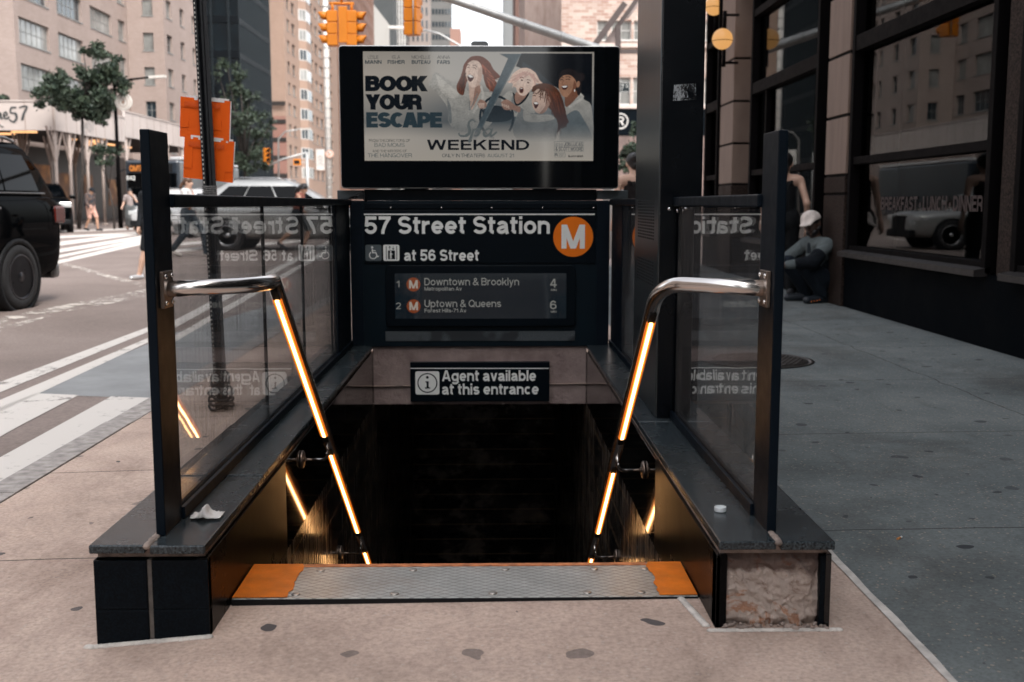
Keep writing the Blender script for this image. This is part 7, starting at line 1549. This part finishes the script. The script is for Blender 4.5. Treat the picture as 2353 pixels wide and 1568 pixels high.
person('person in silver shoes almost hidden behind the left railing post', (atZ(359, 641, -.05).x, atZ(359, 641, -.05).y, rz(17)), R(-100), {'anr': (.08, -.26, .08), 'tor': (.22, -.30, .035), 'knr': (.03, -.16, .5)}, SK_L, fab('dark coat', (.02, .022, .025)), 'long', fab('dark shorts', (.02, .022, .025)), 'shorts', plain('silver shoe', (.6, .6, .6), .3, .6), HAIR_B, 'long', .96, female=True)
# squatting man against the cafe pillar
sq = dict(pel=(-.20, 0, .20), che=(-.06, 0, .50), nec=(.0, 0, .69), hea=(.05, 0, .835), shl=(-.01, .20, .61), shr=(-.01, -.20, .61), ell=(.20, .27, .44), elr=(.20, -.26, .45), wrl=(.44, .15, .41), wrr=(.42, -.12, .43), hil=(-.18, .10, .19), hir=(-.18, -.10, .19),
          knl=(.24, .18, .40), knr=(.22, -.17, .41), anl=(-.01, .15, .08), anr=(.0, -.14, .08), tol=(.17, .18, .035), tor=(.18, -.17, .035), hdir=(.86, .5, -.12))
qm = atZ(1866, 696, .02); M_jean = fab('grey blue denim jacket', (.105, .122, .124), .4); M_dk = fab('black cloth', (.007, .009, .012))
person('man in white cap and grey denim jacket squatting against the cafe pillar', (qm.x + .03, qm.y + .05, gz(qm.x)), R(196), sq, SK_D, M_jean, 'long', fab('dark trousers', (.010, .014, .02)), 'long', plain('black clog', (.012, .016, .022), .5), HAIR_B, 'short', 1.07, res=.012,
       extras=[('cap', fab('off white cap', (.62, .55, .50), .1), cap()),
               ('sleeve_panel', M_dk, lambda b, J, hd, f, up, lt: blob_mb([('c', J['ell'] * .62 + J['shl'] * .38, J['ell'], .080, .072), ('c', J['ell'], J['ell'] * .45 + J['wrl'] * .55, .071, .059), ('c', J['pel'] + V3(.03, .10, .10), J['che'] + V3(-.03, .09, -.10), .082, .082)], .012, .03)),
               ('collar', M_jean, lambda b, J, hd, f, up, lt: blob_mb([('c', J['nec'] + V3(-.05, .06, -.03), J['nec'] + V3(.05, .05, -.06), .030, .024), ('c', J['nec'] + V3(-.05, -.06, -.03), J['nec'] + V3(.05, -.05, -.06), .030, .024)], .010, .02)),
               ('beard', HAIR_B, lambda b, J, hd, f, up, lt: blob_mb([('c', hd - up * .08 + f * .05 + lt * .03, hd - up * .08 + f * .05 - lt * .03, .036, .036), ('c', hd - up * .05 + lt * .072, hd - up * .10 + f * .05, .02, .03), ('c', hd - up * .05 - lt * .072, hd - up * .10 + f * .05, .02, .03)], .008, .02, cut=lambda G: -((G - hd) @ f - .06 + 0 * G[..., 0]) * 0 + ((G - hd) @ up + .035))),
               ('shirt_front', fab('dark tee', (.02, .025, .03)), lambda b, J, hd, f, up, lt: blob_mb([('c', J['che'] + V3(.08, 0, .05), J['nec'] + V3(.04, 0, -.08), .075, .05)], .012, .02)),
               ('shoe_dots', plain('orange rubber', (.55, .13, .02), .6), lambda b, J, hd, f, up, lt: [b.sphere(tuple(J['tol'] * (1 - k / 5) + J['anl'] * k / 5 + V3(.0, .052, -.012 - .02 * k / 5)), .008, 6, 4) for k in range(4)] and None)])
wk = atY(1800, 500, 13.0)
person('walker in black strappy top seen beside the right railing post', (wk.x, 13.0, gz(wk.x)), R(80), {**walkA, 'wrr': (.05, -.28, .86), 'elr': (-.06, -.26, 1.13)}, SK_L, fab('black vest', (.008, .009, .010)), 'strap', fab('black trousers', (.008, .009, .010)), 'long', M_shoe, HAIR_B, 'tail', 1.0, res=.014, female=True)
w2 = atY(1456, 500, 13.5)
person('woman with bare shoulders and black straps standing behind the column, back turned', (w2.x, 13.5, gz(w2.x)), R(95), {}, SK_L, fab('black top', (.012, .010, .010)), 'strap', fab('black trousers', (.008, .009, .010)), 'long', M_shoe, HAIR_B, 'bun', 1.02, res=.014, female=True)
w3 = atY(1433, 500, 24)
person('man in sunglasses and pale shirt walking up behind the advertising screen', (w3.x, 24, rz(24)), R(-95), walkA, SK_M, fab('pale shirt', (.42, .43, .43)), 'short', fab('grey trousers', (.06, .06, .065)), 'long', M_shoe, HAIR_B, 'short', 1.0, extras=[('sunglasses', M_black, lambda b, J, hd, f, up, lt: [b.obox(hd + f * .094 + up * .018 + lt * .033 * s, lt * .03, f * .006, up * .02) for s in (-1, 1)] and None)])
